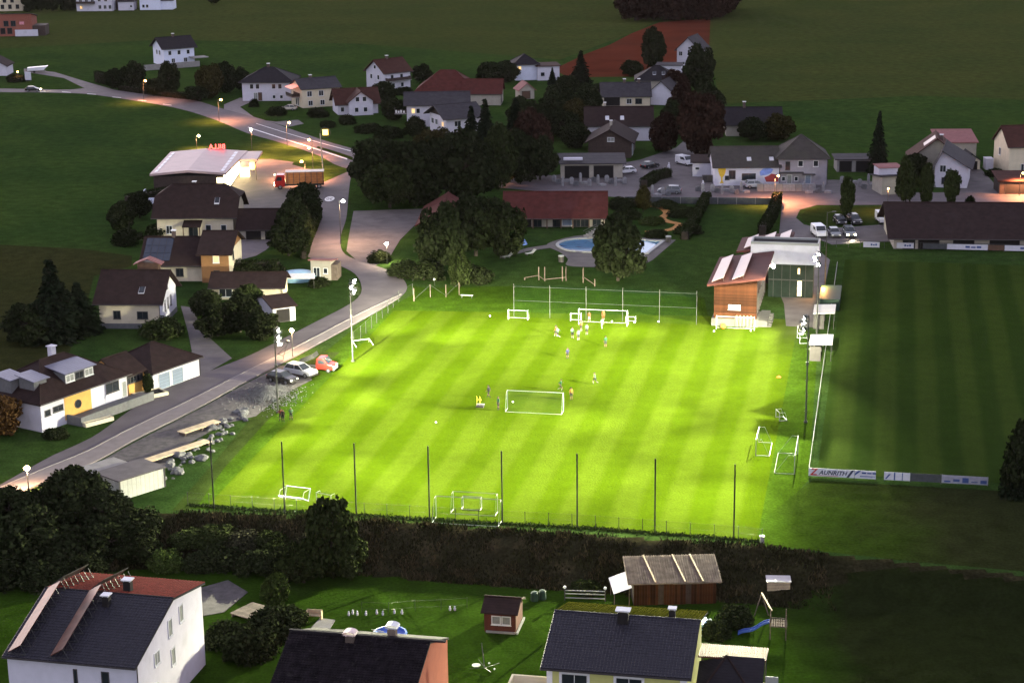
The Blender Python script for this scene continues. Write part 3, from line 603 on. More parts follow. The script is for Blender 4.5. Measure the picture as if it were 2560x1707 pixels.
house('twin_chimney_house', 'house with wide grey roof and two dark chimneys', (1506, 266, 0), 0, 12.5, 9, 2.6, 2.8, 'x', wm='cream', rm='roof_grey', group=VG, wins=[('f', 2.5, .2, 4, 2.0, 'hole'), ('f', 7, .6, 1.2, 1.2), ('f', 9.5, .6, 1.6, 1.2, 'dark')], chims=[(6, 4.4, 1.0), (9.8, 4.4, 1.0)])
house('rear_gable_house', 'white house with brown gable behind the twin-chimney house', (1625, 262, 0), -20, 6, 8, 3.5, 2.6, 'y', wm='white', rm='roof_grey', group=VG)
house('long_brown_house', 'white-walled house with long brown roof and two bright skylights', (1465, 353, 0), -2, 15.5, 12, 3.6, 3.4, 'x', wm='white', rm='roof_brown', group=VG, skies=[(5.0, 2.2, .8, 1.2, .2, 'cap_metal'), (8.5, 2.2, .8, 1.2, .2, 'cap_metal')], chims=[(4.5, 6.2, 1.1, .5, .5, 'cream_dark')], wins=[('f', 2.3, .9, 1.2, 1.1)])
house('timber_barn', 'dark boarded barn with wide gable facing the stone yard', (1471, 394, 0), -8, 9.5, 13, 3.6, 2.6, 'y', wm='dark_wood', rm='roof_brown', cat='barn', group='farm buildings', o=.8, wins=[('f', 5, 3.7, 1.4, .8, 'curtain'), ('r', 4.5, .1, 3.0, 2.4, 'garage')], chims=[(4.6, 5, 1.3, .5, .5, 'cream_dark')])
root, roof, Z = house('open_workshop', 'flat-roofed open workshop full of stone blocks', (1402, 446, 0), -1, 13, 8, 3.1, .5, 'sf', wm='cream_dark', rm='roof_grey', cat='workshop', o=.8, wins=[('f', 3.4, .05, 5.0, 2.5, 'hole'), ('f', 9, .05, 4.0, 2.5, 'hole')])
mb = MB(); mb.box(.6, .3, 3.75, 4.6, 1.8, 4.15); mb.build('roof_crate', 'white', root)
house('slate_house', 'house with grey slate roof and dark chimney behind the red-leaved tree', (1815, 341, 0), -3, 13, 10, 2.8, 3.2, 'x', wm='cream_dark', rm='roof_dark', group=VG, chims=[(4.5, 5, 1.3, .6, .6)])
root, roof, Z = house('mural_workshop', 'white workshop with painted yellow cup, blue cloud and red house on its wall', (1786, 465, 0), -1, 13.2, 12, 3.95, 3.0, 'x', wm='white', rm='roof_olive', cat='workshop', o=.5, skies=[(7.2, 2.0, .8, 1.0, .2, 'cap_metal'), (11.8, 2.0, .8, 1.0, .2, 'cap_metal')], wins=[('f', 7.0, 1.25, 2.7, 1.2, 'dark'), ('f', 3.6, 1.5, 1.2, 1.6, 'dark'), ('f', 2.6, 1.3, .8, .7, 'dark')])
def mural(name, pts, mat, dy):
    mb = MB(); mb.add([(x, -.02 - dy, z) for x, z in pts] + [(x, .0, z) for x, z in pts], [tuple(range(len(pts)))] + [(i, (i + 1) % len(pts), (i + 1) % len(pts) + len(pts), i + len(pts)) for i in range(len(pts))]); mb.build(name, mat, root)
M('mural_yellow', (.62, .40, .04), .8, .08); M('mural_blue', (.20, .28, .62), .8, .25, 1.2); M('mural_red', (.30, .045, .04), .8, .1); M('mural_dark', (.08, .08, .14), .8, .1)
mural('painted_cup', [(.7, 3.85), (.75, 3.0), (1.0, 2.2), (1.35, 1.75), (1.35, 1.0), (1.05, .55), (1.95, .55), (1.65, 1.0), (1.65, 1.75), (2.0, 2.2), (2.25, 3.0), (2.3, 3.85)], 'mural_yellow', .004)
mural('painted_cloud', [(9.4, 2.0), (9.2, 2.8), (9.9, 3.5), (11.2, 3.7), (12.0, 3.3), (11.6, 2.6), (10.8, 2.2)], 'mural_blue', .004)
mural('painted_house', [(10.2, 1.7), (11.0, 2.0), (11.6, 2.45), (12.4, 2.3), (13.1, 1.9), (13.1, .75), (10.6, .75)], 'mural_red', .01)
root, roof, Z = house('hip_workshop', 'grey two-storey house with pyramid roof joined to the white workshop', (1946, 463, 0), -3, 9.8, 9.8, 5.9, 3.6, 'hip', wm='grey_wall', rm='roof_olive', group=VG, o=.7, wins=row('f', 3.9, [4.4, 7.5], .9, 1.1) + [('f', 1.8, 3.2, .8, 1.6, 'dark'), ('f', 1.0, .9, .6, .8), ('f', 3.6, .9, .6, .8), ('f', 2.2, .05, .9, 2.0, 'curtain'), ('f', 6.0, .05, 1.1, 2.2, 'garage')])
mb = MB(); mb.box(.2, -1.3, 2.6, 5.0, 0, 2.75); mb.box(4.8, -1.1, 2.2, 7.4, 0, 2.35); mb.build('canopy', 'frame_dark', root)
house('yard_garage', 'small white garage at the left end of the white workshop', (1731, 442, 0), -6, 4.8, 7, 3.0, .3, 'sf', wm='white', rm='roof_brown', cat='garage', wins=[('f', 1.0, 1.5, .8, .5)])
house('open_shed', 'low open shed row behind the hip-roofed house', (2092, 430, 0), -2, 7.2, 5, 2.6, .2, 'sf', wm='concrete', rm='roof_grey', cat='shed', wins=[('f', 1.8, .05, 2.5, 2.2, 'hole'), ('f', 5.4, .05, 2.7, 2.2, 'hole')])
# ---- right edge
root, roof, Z = house('porch_house', 'white house whose gable stands behind three columnar trees', (2335, 468, 0), -16, 6.5, 12, 4.4, 3.0, 'y', wm='white', rm='roof_grey', group=VG, o=1.0, rf=.22, wins=[('f', 1.6, 3.2, 1.1, 1.3), ('f', 1.9, .8, .8, 1.2, 'dark')])
root, roof, Z = house('pink_roof_house', 'house with brown gable, rust roof and a bright collector panel', (2276, 436, 0), -10, 10.5, 9, 3.6, 4.0, 'y', wm='cream_dark', rm='roof_rust', group=VG, o=.9, chims=[(6.2, 3, 1.0)])
mb = MB(); n = []
for x, y in ((2.6, .8), (4.9, .8), (4.9, 4.6), (2.6, 4.6)): n.append((x, y, Z(x, y) + .36))
mb.slab(n, .1); mb.build('collector_panel', 'panel_pink', roof)
house('pink_annex', 'annex with flat pink roof behind the brown gable', (2345, 400, 0), -2, 8.2, 8, 3.8, 1.4, 'sf', wm='cream_dark', rm='roof_pink', group=VG, o=.4, wins=[('f', 3.5, .6, 1.5, 1.6, 'dark')])
house('little_garage', 'small cream gabled garage with dark gate', (2407, 425, 0), 0, 3.6, 6, 2.0, 1.2, 'y', wm='cream', rm='roof_dark', cat='garage', o=.3, wins=[('f', 1.9, .05, 2.1, 1.7, 'hole')])
house('edge_house', 'cream house with rust roof cut off by the right picture edge', (2520, 440, 0), 4, 12, 10, 6.2, 3.4, 'x', wm='cream', rm='roof_rust', group=VG, wins=[('f', 3.2, 1, 1, 1.4), ('l', 4, 3.5, 1, 1.4)])
house('carport', 'open carport with brown roof at the right picture edge', (2498, 486, 0), -3, 8, 6, 2.7, .7, 'sf', wm='dark_wood', rm='roof_rust', cat='carport', wins=[('f', 4.2, .05, 6.2, 2.2, 'hole')])
root, roof, Z = house('outbuilding', 'low cream outbuilding with a bright roof edge by the road', (2204, 488, 0), 8, 6, 6, 3.0, .7, 'sb', wm='cream_dark', rm='roof_grey', cat='outbuilding')
mb = MB(); mb.box(.2, 2.5, 3.2, 4.6, 5.8, 4.9); mb.build('upper_storey', 'white', root); mb = MB(); mb.slab([(0, 2.2, 5.05), (5, 2.2, 5.05), (5, 6.1, 5.3), (0, 6.1, 5.3)], .12); mb.build('upper_roof', 'roof_pink', root)
house('white_cabin', 'small white cabin beside the house at the right picture edge', (2464, 425, 0), 0, 1.6, 2.4, 2.2, .1, 'flat', wm='white', rm='white', cat='cabin', o=.05)
house('long_hall', 'long low hall with broad brown roof at the right picture edge', (2234, 622, 0), -5, 42, 17, 2.4, 4.0, 'x', wm='cream_dark', rm='roof_brown', cat='hall', o=1.2, wins=[('f', 6, .05, 3.5, 2.0, 'hole'), ('f', 2.6, .05, 2.0, 1.9, 'dark'), ('f', 12, .05, 3.5, 2, 'hole'), ('f', 19, .05, 5, 2, 'hole')])
# ---- bath house
root, roof, Z = house('bath_house', 'low bath house with long red roof, posts and dark openings by the pool', (1512, 567, 0), -3, 18.5, 10, 2.6, 2.9, 'x', ax=1, wm='cream_dark', rm='roof_red', cat='bath house', o=1.6, g=.6, wins=[('f', u, .05, 1.4, 2.1, 'dark') for u in (2, 6, 9.6, 13.2, 14.8, 17)] + [('f', 11.6, .3, 1.9, 1.8, 'garage'), ('f', 4, .05, 1.6, 2.1, 'hole')])
for u in (.2, 3, 5.2, 7.8, 10.4, 12.6, 15.6, 18.3):
    mb = MB(); mb.box(u - .1, -1.4, 0, u + .1, -1.2, 2.0); mb.build('post', 'door_wood', root)
rf3, Z3 = block(root, -15, -8.5, 7.5, 16, 2.6, 2.2, 'y', wm='cream_dark', rm='roof_red', pre='wing_', o=1.0)
# ---- supermarket
M('shop_glass', (.9, .8, .5), .3, .3, .8, emit=(1.0, .84, .46), estr=3.6)
p = G(374, 436, 4.6); root = thing('supermarket', 'supermarket with broad pale metal roof and glowing glass front by the car park', 'supermarket', (p.x, p.y, 0), R(.5))
mk_w, mk_d = 15.4, 26.5
block(root, .6, .6, mk_w - 1.2, mk_d - 1.2, 4.0, .01, 'flat', o=.0, wm='dark_wood', rm='dark_hole', pre='shop_')
mb = MB(); mb.slab([(0, 0, 4.65), (mk_w / 2, 0, 5.3), (mk_w / 2, mk_d, 5.3), (0, mk_d, 4.65)], .45); mb.slab([(mk_w / 2, 0, 5.3), (mk_w, 0, 4.65), (mk_w + 1.2, mk_d, 4.65), (mk_w / 2, mk_d, 5.3)], .45); roof = mb.build('roof', 'metal_roof', root)
for k in range(9):
    mb = MB(); y = .9 + k * 2.75; mb.box(mk_w - .58, y, .3, mk_w - .5, y + 2.55, 3.9); mb.build('shop_window', 'shop_glass', root)
for k in range(2): mb = MB(); x = mk_w - 3.2 + k * 1.3; mb.box(x, .5, .3, x + 1.15, .58, 3.6); mb.build('shop_window', 'shop_glass', root) if k else None
mb = MB(); mb.slab([(mk_w, mk_d - 10, 4.55), (mk_w + 4.4, mk_d - 10, 4.55), (mk_w + 4.4, mk_d, 4.55), (mk_w + .7, mk_d, 4.55)], .5); mb.build('canopy', 'metal_roof', root)
mb = MB(); mb.tube((mk_w + 4, mk_d - 9.6, 0), (mk_w + 4, mk_d - 9.6, 4.1), .1); mb.build('canopy_post', 'galv', root)
for k in range(7):                                   # skylight strips along the eaves
    mb = MB(); y = 1.5 + k * 3.4; mb.slab([(.7, y, 4.79), (1.3, y, 4.84), (1.3, y + 2.6, 4.84), (.7, y + 2.6, 4.79)], .06); mb.build('roof_strip', 'cap_metal', roof)
    mb = MB(); mb.slab([(mk_w - 1.3, y, 4.84), (mk_w - .6, y, 4.79), (mk_w - .5, y + 2.6, 4.79), (mk_w - 1.2, y + 2.6, 4.84)], .06); mb.build('roof_strip', 'cap_metal', roof)
mb = MB(); mb.box(-1.2, -9.5, 0, -.9, 0, 1.6); mb.box(-1.2, -9.8, 0, 3.6, -9.5, 1.6); mb.build('ramp_wall', 'white_cool', root)
M('sign_red', (.8, .05, .05), .4, .05, emit=(1.0, .06, .05), estr=2.2); M('sign_yellow', (.9, .6, .1), .4, .05, emit=(1.0, .62, .10), estr=2.0)
me = text_mesh('BILLA', 1.45, 'sign_red', .12)
o = obj('roof_lettering', me, root); o.rotation_euler = (math.pi / 2, 0, math.pi); o.location = (mk_w * .66, mk_d - .6, 5.25)
mb = MB(); mb.box(mk_w * .66 - 2.1, mk_d - .62, 5.1, mk_w * .66 + 2.1, mk_d - .56, 5.3)
for i in range(5): mb.bar((mk_w * .66 - 2 + 1.0 * i, mk_d - .5, 5.0), (mk_w * .66 - 2 + 1.0 * i, mk_d - .5, 6.0), .08)
mb.build('lettering_frame', 'frame_dark', root)
mb = MB(); mb.lathe([(.0, 2.3), (.5, 2.5), (.62, 3.2), (.5, 3.9), (.0, 4.1)], 8, (mk_w + 3.4, mk_d - 10.5)); mb.build('sign_lamp', 'sign_yellow', root)
p = G(598, 445); t = thing('trolley_shelter', 'small lit trolley shelter before the supermarket front', 'shelter', p, R(0))
mb = MB(); mb.slab([(0, 0, 2.4), (2.4, 0, 2.4), (2.4, 6, 2.6), (0, 6, 2.6)], .12); mb.build('roof', 'metal_roof', t)
for x in (.1, 2.3):
    for y in (.1, 5.8): mb = MB(); mb.tube((x, y, 0), (x, y, 2.4), .05); mb.build('post', 'galv', t)
mb = MB(); mb.box(.2, .4, .15, 2.2, .5, 2.1); mb.build('lit_panel', 'shop_glass', t)
# ---- houses left of the village road
house('half_hip_house', 'cream house with big brown half-hipped roof in front of the supermarket', (582, 536, 4.4), -2, 14, 11.5, 4.4, 4.4, 'hh', ax=1, wm='cream', rm='roof_brown', group=VG, o=.9, g=.9, skies=[(10.8, 2.4)], chims=[(6, 6.3, .8)],
      wins=[('f', 9.4, .9, .9, 1.5), ('f', 12.2, .9, .9, 1.5), ('f', 6.6, .1, 1.5, 2.1, 'dark'), ('f', 2.2, .9, 1.0, 1.4), ('r', 5, 1.0, 1, 1.4)])
root = bpy.data.objects['half_hip_house']; mb = MB(); mb.slab([(5, -2.4, 2.6), (8.4, -2.4, 2.6), (8.4, 0, 3.4), (5, 0, 3.4)], .15); mb.build('porch_roof', 'roof_brown', root)
for x in (5.2, 8.2): mb = MB(); mb.box(x - .08, -2.3, 0, x + .08, -2.14, 2.5); mb.build('porch_post', 'door_wood', root)
house('twin_garage', 'low double garage with brown roof and two dark gates', (600, 600, 0), -1, 8.4, 6.6, 2.3, 2.6, 'x', wm='cream_dark', rm='roof_brown', cat='garage', o=.7, wins=[('f', 2.5, .05, 2.6, 1.95, 'hole'), ('f', 6.0, .05, 2.6, 1.95, 'hole')])
root, roof, Z = house('solar_roof_house', 'cream house with orange block and dark solar panels on its brown roof', (357, 703, 0), -3, 10.2, 10, 3.1, 3.2, 'x', wm='cream', rm='roof_brown', group=VG, o=.8, g=.5, chims=[(4.5, 5, 1.1, .6, .6)], wins=[('f', 6.3, .9, 1.1, 1.2, 'dark'), ('f', 2.5, .9, 1.1, 1.2, 'dark')])
block(root, 10.2, -1.0, 4.6, 11, 5.0, 2.4, 'x', wm='orange_wall', rm='roof_brown', pre='annex_', o=.7)
mb = MB(); mb.box(14.8, -1, 0, 14.84, 10, 5.0); mb.build('end_wall', 'cream', root)
opening(root, 'f', 2.5, 3.4, .9, 1.1, 'lit', 4.6, 11, 10.2, -1.0); opening(root, 'f', 2.5, .9, .9, 1.1, 'dark', 4.6, 11, 10.2, -1.0); opening(root, 'r', 3.5, 3.2, .9, 1.3, 'dark', 4.64, 11, 10.2, -1.0)
for i in range(4):
    for j in range(3):
        x, y = .1 + i * 1.15, .1 + j * 1.5; n = [(X, Y, Z(X, Y) + .34) for X, Y in ((x, y), (x + 1.08, y), (x + 1.08, y + 1.42), (x, y + 1.42))]
        mb = MB(); mb.slab(n, .07); mb.build('solar_panel', 'solar', roof)
root, roof, Z = house('white_gable_villa', 'cream-fronted house with white gable and large brown roof', (251, 821, 0), -4, 9.2, 10.5, 4.35, 3.3, 'x', wm='cream', rm='roof_brown', group=VG, o=.9, g=.8, plinth=.8, skies=[(6.3, 1.6, .8, 1.1)], wins=[('f', 2.7, 1.6, .95, 1.1, 'dark'), ('f', 6.6, 1.6, 1.5, 1.0, 'dark'), ('r', 5.2, 5.0, .7, 1.5, 'dark'), ('r', 3.4, 2.0, .6, 1.5, 'dark'), ('r', 5.2, 2.0, .6, 1.5, 'dark'), ('r', 7.0, 2.0, .6, 1.5, 'dark')])
mb = MB(); mb.add([(9.23, 0, .8), (9.23, 10.5, .8), (9.23, 10.5, 4.3), (9.23, 5.25, 7.5), (9.23, 0, 4.3)], [(0, 1, 2, 3, 4)]); mb.build('white_end_wall', 'white', root)
mb = MB(); mb.box(4.2, 7.6, 7.1, 7.4, 9.2, 8.4); c_ = mb.build('dormer', 'door_wood', root); mb = MB(); mb.slab([(3.6, 7.4, 8.2), (5.8, 7.4, 9.1), (5.8, 9.4, 9.1), (3.6, 9.4, 8.2)], .12); mb.slab([(5.8, 7.4, 9.1), (8.0, 7.4, 8.2), (8.0, 9.4, 8.2), (5.8, 9.4, 9.1)], .12); mb.build('dormer_roof', 'roof_pink', root)
root, roof, Z = house('low_outbuilding', 'low outbuilding with brown roof between the villa and the paddling pool', (531, 749, 0), -2, 11.2, 6, 2.1, 1.5, 'x', wm='cream', rm='roof_brown', cat='outbuilding', o=.6, wins=[('f', 2.2, .5, 2.0, 1.2)])
house('white_garage', 'dark-roofed garage with one white wall end beside the road', (684, 808, 0), 28, 3.6, 7.5, 2.3, .9, 'x', wm='white', rm='roof_brown', cat='garage', o=.3, wins=[('f', 1.6, .05, 2.0, 1.9, 'hole')])
# bungalow
p = G(106, 1081); root = thing('bungalow', 'long white and ochre bungalow with dark roof, dormers and garages', 'house', (p.x, p.y, 0), R(57), VG)
roof, Z = block(root, 0, 0, 15.3, 11, 3.9, 3.2, 'hip', wm='white', rm='roof_brown', o=.5)
block(root, 15.3, 1.2, 4.8, 6.5, 3.1, 1.8, 'x', wm='ochre', rm='roof_brown', pre='wing_', o=.4, g=0.02)
rf2, Z2 = block(root, 20.1, 0, 9.2, 8.5, 2.7, 2.4, 'hip', wm='white', rm='roof_brown', pre='garage_', o=.4)
mb = MB(); mb.box(4.0, -.04, .5, 8.7, .02, 3.9); mb.build('ochre_wall', 'ochre', root)
for u, z, w_, h_ in ((1.1, 2.0, .8, .6), (2.9, 2.1, 1.6, .6), (12.6, 2.1, 2.2, 1.2)): opening(root, 'f', u, z, w_, h_, 'dark', 15.3, 11)
opening(root, 'f', 14.7, .9, .7, 2.0, 'curtain', 15.3, 11); opening(root, 'l', 4, 1.9, .9, 1.2, 'dark', 15.3, 11)
for u in (1.2, 2.4, 3.6): opening(root, 'f', u, 1.9, 1.0, .75, 'dark', 4.8, 6.5, 15.3, 1.2)
for u in (2.2, 4.8): opening(root, 'f', u, .05, 2.1, 2.1, 'garage', 9.2, 8.5, 20.1, 0)
mb = MB()
for k in range(12): a = math.pi * k / 6; mb.bar((6.3 + .55 * math.cos(a), -.09, 2.1 + .55 * math.sin(a)), (6.3 + .55 * math.cos(a + .53), -.09, 2.1 + .55 * math.sin(a + .53)), .1)
o = mb.build('round_window', 'frame_dark', root); mb = MB(); mb.add([(6.3 + .52 * math.cos(math.pi * k / 6), -.07, 2.1 + .52 * math.sin(math.pi * k / 6)) for k in range(12)], [tuple(range(12))]); mb.build('pane', 'glass', o)
chimney(roof, 8.2, 6.0, Z(8.2, 5.5) - .3, 1.5, .75, .75, 'white', 'white')
def dormer(x0, x1, y0, y1, zb, h):
    mb = MB(); mb.box(x0, y0, zb, x1, y1, zb + h); d_ = mb.build('dormer', 'plinth', root)
    mb = MB(); mb.slab([(x0 - .3, y0 - .4, zb + h + .1), (x1 + .3, y0 - .4, zb + h + .1), (x1 + .3, y1 + .3, zb + h + .75), (x0 - .3, y1 + .3, zb + h + .75)], .1); mb.build('dormer_roof', 'metal_seam', root)
    n = 3
    for k in range(n): opening(root, 'f', x0 + (x1 - x0) * (k + .5) / n, zb + h * .48, (x1 - x0) / n - .35, h * .38, 'curtain' if k != 1 else 'dark', 1, 1, 0, y0)
dormer(5.6, 10.6, 1.2, 4.5, 3.9, 2.1)
for x in (-2.2, .4):
    pass
mb = MB(); mb.box(1.2, 2.2, 3.9, 3.4, 4.8, 6.0); mb.build('dormer', 'plinth', root); mb = MB(); mb.slab([(.9, 1.8, 6.05), (3.7, 1.8, 6.05), (3.7, 5.2, 6.55), (.9, 5.2, 6.55)], .1); mb.build('dormer_roof', 'metal_seam', root)
mb = MB(); mb.box(.2, 5.2, 3.9, 2.4, 7.6, 6.0); mb.build('dormer', 'plinth', root); mb = MB(); mb.slab([(-.2, 4.9, 6.05), (2.7, 4.9, 6.05), (2.7, 8.0, 6.5), (-.2, 8.0, 6.5)], .1); mb.build('dormer_roof', 'metal_seam', root)
mb = MB(); mb.box(4.2, -2.6, 0, 17.5, -2.35, 1.2); mb.box(4.2, -2.35, 0, 4.45, -.05, 1.2); mb.box(4.45, -2.35, 0, 17.5, -.05, .75); mb.build('terrace', 'plinth', root)
# raised beds in front of the bungalow
for lab, q, th, w_, d_ in (('stone-edged flower bed with a young tree before the bungalow garages', (352, 1003), 40, 4.2, 2.6), ('narrow stone trough bed on the lawn before the bungalow', (215, 1069), 45, 4.2, .9)):
    t = thing('flower_bed', lab, 'flower bed', G(*q), R(th))
    mb = MB(); k = .22
    mb.box(0, 0, 0, w_, k, .5); mb.box(0, d_ - k, 0, w_, d_, .5); mb.box(0, k, 0, k, d_ - k, .5); mb.box(w_ - k, k, 0, w_, d_ - k, .5); mb.build('edging', 'cream', t)
    mb = MB(); mb.box(k, k, 0, w_ - k, d_ - k, .38); mb.build('earth', 'dark_hole', t)
# garden hut and covered paddling pool by the road bend
root, roof, Z = house('garden_hut', 'pale garden hut with pinkish roof beside the covered paddling pool', (778, 700, 0), -8, 3.4, 3.6, 2.7, .6, 'sb', wm='cream_dark', rm='roof_pink', cat='hut', o=.35, wins=[('f', 1.0, .2, 1.0, 1.9, 'win'), ('f', 2.5, 1.2, .6, .8)])
mb = MB(); mb.box(3.4, .1, 0, 4.4, 3.2, 2.6); mb.build('side_room', 'wood_grey', root)
M('pool_cover', (.30, .50, .64), .45, .15, 1.5); M('tarp_white', (.7, .66, .62), .6, .1)
c = G(745, 698); t = thing('paddling_pool', 'round paddling pool with light blue domed cover', 'pool', c)
mb = MB(); mb.lathe([(3.3, .1), (3.4, .55), (3.3, .7)], 20); mb.build('wall', 'pool_cover', t); mb = MB(); mb.lathe([(3.35, .68), (2.4, 1.15), (1.2, 1.4), (.3, 1.45)], 20); mb.build('cover', 'pool_cover', t, smooth=True)
t = thing('awning', 'pale square awning standing before the paddling pool', 'awning', G(750, 722)); mb = MB(); mb.slab([(-2.6, -1.2, 2.0), (2.6, -1.2, 2.0), (2.4, 1.2, 2.3), (-2.4, 1.2, 2.3)], .06); mb.build('cloth', 'tarp_white', t)
for x in (-2.3, 2.3): mb = MB(); mb.tube((x, 0, 0), (x, 0, 2.1), .04); mb.build('pole', 'galv', t)

# ---- clubhouse
p = G(1784, 813); root = thing('clubhouse', 'timber clubhouse with rust metal roofs, pale roof panels and white middle block', 'clubhouse', (p.x, p.y, 0), R(-12))
M('club_roof', (.075, .024, .021), .7, .15, .6, spec=.15); M('plinth_pale', (.085, .082, .076), .9, .1, 1)
CW, CD = 6.35, 17.5
def clubwing(y0, d, npan, pre, x0=0):
    Z = lambda x: 6.35 + .95 * x / CW
    mb = MB(); mb.box(x0 + .05, y0 + .05, 1.2, x0 + CW - .05, y0 + d, 6.2); mb.build(pre + 'wall', 'dark_wood', root)
    mb = MB(); mb.slab([(x0 - 1.0, y0 - .9, Z(-1) + .25), (x0 + CW + 1.2, y0 - .9, Z(CW + 1.2) + .25), (x0 + CW + 1.2, y0 + d, Z(CW + 1.2) + .25), (x0 - 1.0, y0 + d, Z(-1) + .25)], .3); roof = mb.build(pre + 'roof', 'club_roof', root)
    for k, (a, b) in enumerate(npan):                       # collectors tilted up along the roof
        n = [(x0 + a, y0 + .2, Z(a) + .4), (x0 + a + 1.75, y0 + .2, Z(a) + 1.15), (x0 + a + 1.75, y0 + b, Z(a) + 1.15), (x0 + a, y0 + b, Z(a) + .4)]
        mb = MB(); mb.slab(n, .1); c_ = mb.build('roof_panel', 'panel_pink', roof)
        mb = MB()
        for yy in (y0 + .4, y0 + b * .5, y0 + b - .3): mb.bar((x0 + a + 1.7, yy, Z(a) + .2), (x0 + a + 1.7, yy, Z(a) + 1.05), .07); mb.bar((x0 + a + .2, yy, Z(a) + .35), (x0 + a + 1.7, yy, Z(a) + 1.0), .05)
        mb.build('panel_frame', 'galv', roof, kind='stuff')
    return roof
mb = MB(); mb.box(-.3, -.35, 0, CW + .25, 5, 1.15); mb.build('plinth', 'plinth_pale', root)
clubwing(0, CD, [(-.4, 15.5), (2.6, 15.8)], '')
pk = MB(); pk.box(0, -.06, 0, CW, .05, .205); pm = pk.mesh('plank', 'wood')
for k in range(24):
    z = 1.2 + k * .215
    if z + .2 > 6.6: break
    o = obj('plank', pm, root, (0, 0, z))
tri = MB(); tri.add([(0, -.06, 6.36), (CW, -.06, 6.36), (CW, -.06, 7.25), (0, .04, 6.36), (CW, .04, 6.36), (CW, .04, 7.25)], [(0, 1, 2), (5, 4, 3), (0, 2, 5, 3), (1, 4, 5, 2)]); tri.build('gable_board', 'wood', root)
opening(root, 'f', 3.05, 2.65, 1.6, .55, 'curtain', CW, CD, 0, -.07)
for k in range(7): opening(root, 'r', 1.6 + k * 2.1, 2.0, .8, 2.6, 'dark', CW, CD)
sp = MB(); sp.box(CW + .25, 0, 0, CW + 1.6, 6.5, .95)
for k in range(6): sp.box(CW + 1.6, .2 + k * .9, 0, CW + 2.2, 1.0 + k * .9, .16 + .13 * k)
sp.build('side_steps', 'plinth_pale', root)
mb = MB(); mb.box(3.8, CD + .6, 5.5, 14.4, CD + 4.6, 8.6); mb.build('middle_block', 'white', root)
mb = MB(); mb.box(4.1, CD + .9, 8.58, 14.1, CD + 4.3, 8.66); mb.build('flat_roof', 'dark_hole', root)
mb = MB(); mb.box(3.8, CD + .6, 8.6, 14.4, CD + .85, 9.0); mb.box(3.8, CD + 4.35, 8.6, 14.4, CD + 4.6, 9.0); mb.box(3.8, CD + .85, 8.6, 4.05, CD + 4.35, 9.0); mb.box(14.15, CD + .85, 8.6, 14.4, CD + 4.35, 9.0); mb.build('parapet', 'white_metal', root)
M('green_glass', (.016, .026, .02), .2, .2, 1, spec=.4); M('window_glow', (.9, .7, .4), .3, 0, emit=(1.0, .78, .36), estr=1.1); mb = MB(); mb.box(6.6, CD + 1.4, 0, 13.6, CD + 4.4, 5.5); mb.build('glazed_hall', 'green_glass', root)
for z, h_, w_ in ((.55, .7, .62), (1.35, .75, .62), (2.2, .75, .62), (4.1, .9, .3)):
    mb = MB(); mb.box(11.2, CD + 1.3, z - .25, 11.2 + w_, CD + 1.39, z - .25 + h_); mb.build('lit_window', 'window_glow', root)
for x in (7.4, 8.7, 10.0, 12.4): mb = MB(); mb.bar((x, CD + 1.34, 0), (x, CD + 1.34, 5.5), .07); mb.build('glazing_bar', 'frame_dark', root)
mb = MB(); mb.box(6.6, CD + 1.3, 2.75, 13.6, CD + 1.4, 2.9); mb.build('glazing_beam', 'frame_dark', root)
clubwing(CD + 5.4, 9.5, [(.1, 7.8), (2.9, 8.2), (5.4, 8.4)], 'rear_', 2.2)
M('flood', (1, 1, 1), .3, 0, emit=(1.0, .98, .86), estr=60.0); M('flood_dim', (1, 1, .9), .3, 0, emit=(1.0, .95, .72), estr=7.0)
mb = MB(); mb.bar((CW + 1.0, 9.0, 7.1), (CW + 1.5, 9.0, 7.3), .08); mb.build('lamp_arm', 'galv', root); mb = MB(); mb.sphere((CW + 1.65, 8.9, 7.3), .3); mb.build('wall_lamp', 'flood', root)
ld = bpy.data.lights.new('wall_lamp_light', 'SPOT'); ld.energy = 500; ld.spot_size = R(150); ld.spot_blend = .6; ld.color = (1, .96, .82); ld.shadow_soft_size = .3
lo = bpy.data.objects.new('wall_lamp_light', ld); COL.objects.link(lo); lo.parent = root; lo.location = (CW + 1.9, 8.6, 7.0); lo.rotation_euler = (R(25), R(20), 0)
ld = bpy.data.lights.new('door_light', 'POINT'); ld.energy = 500; ld.color = (1, .5, .14); ld.shadow_soft_size = .15; lo = bpy.data.objects.new('door_light', ld); COL.objects.link(lo); lo.parent = root; lo.location = (15.2, CD + 1.8, 2.4)

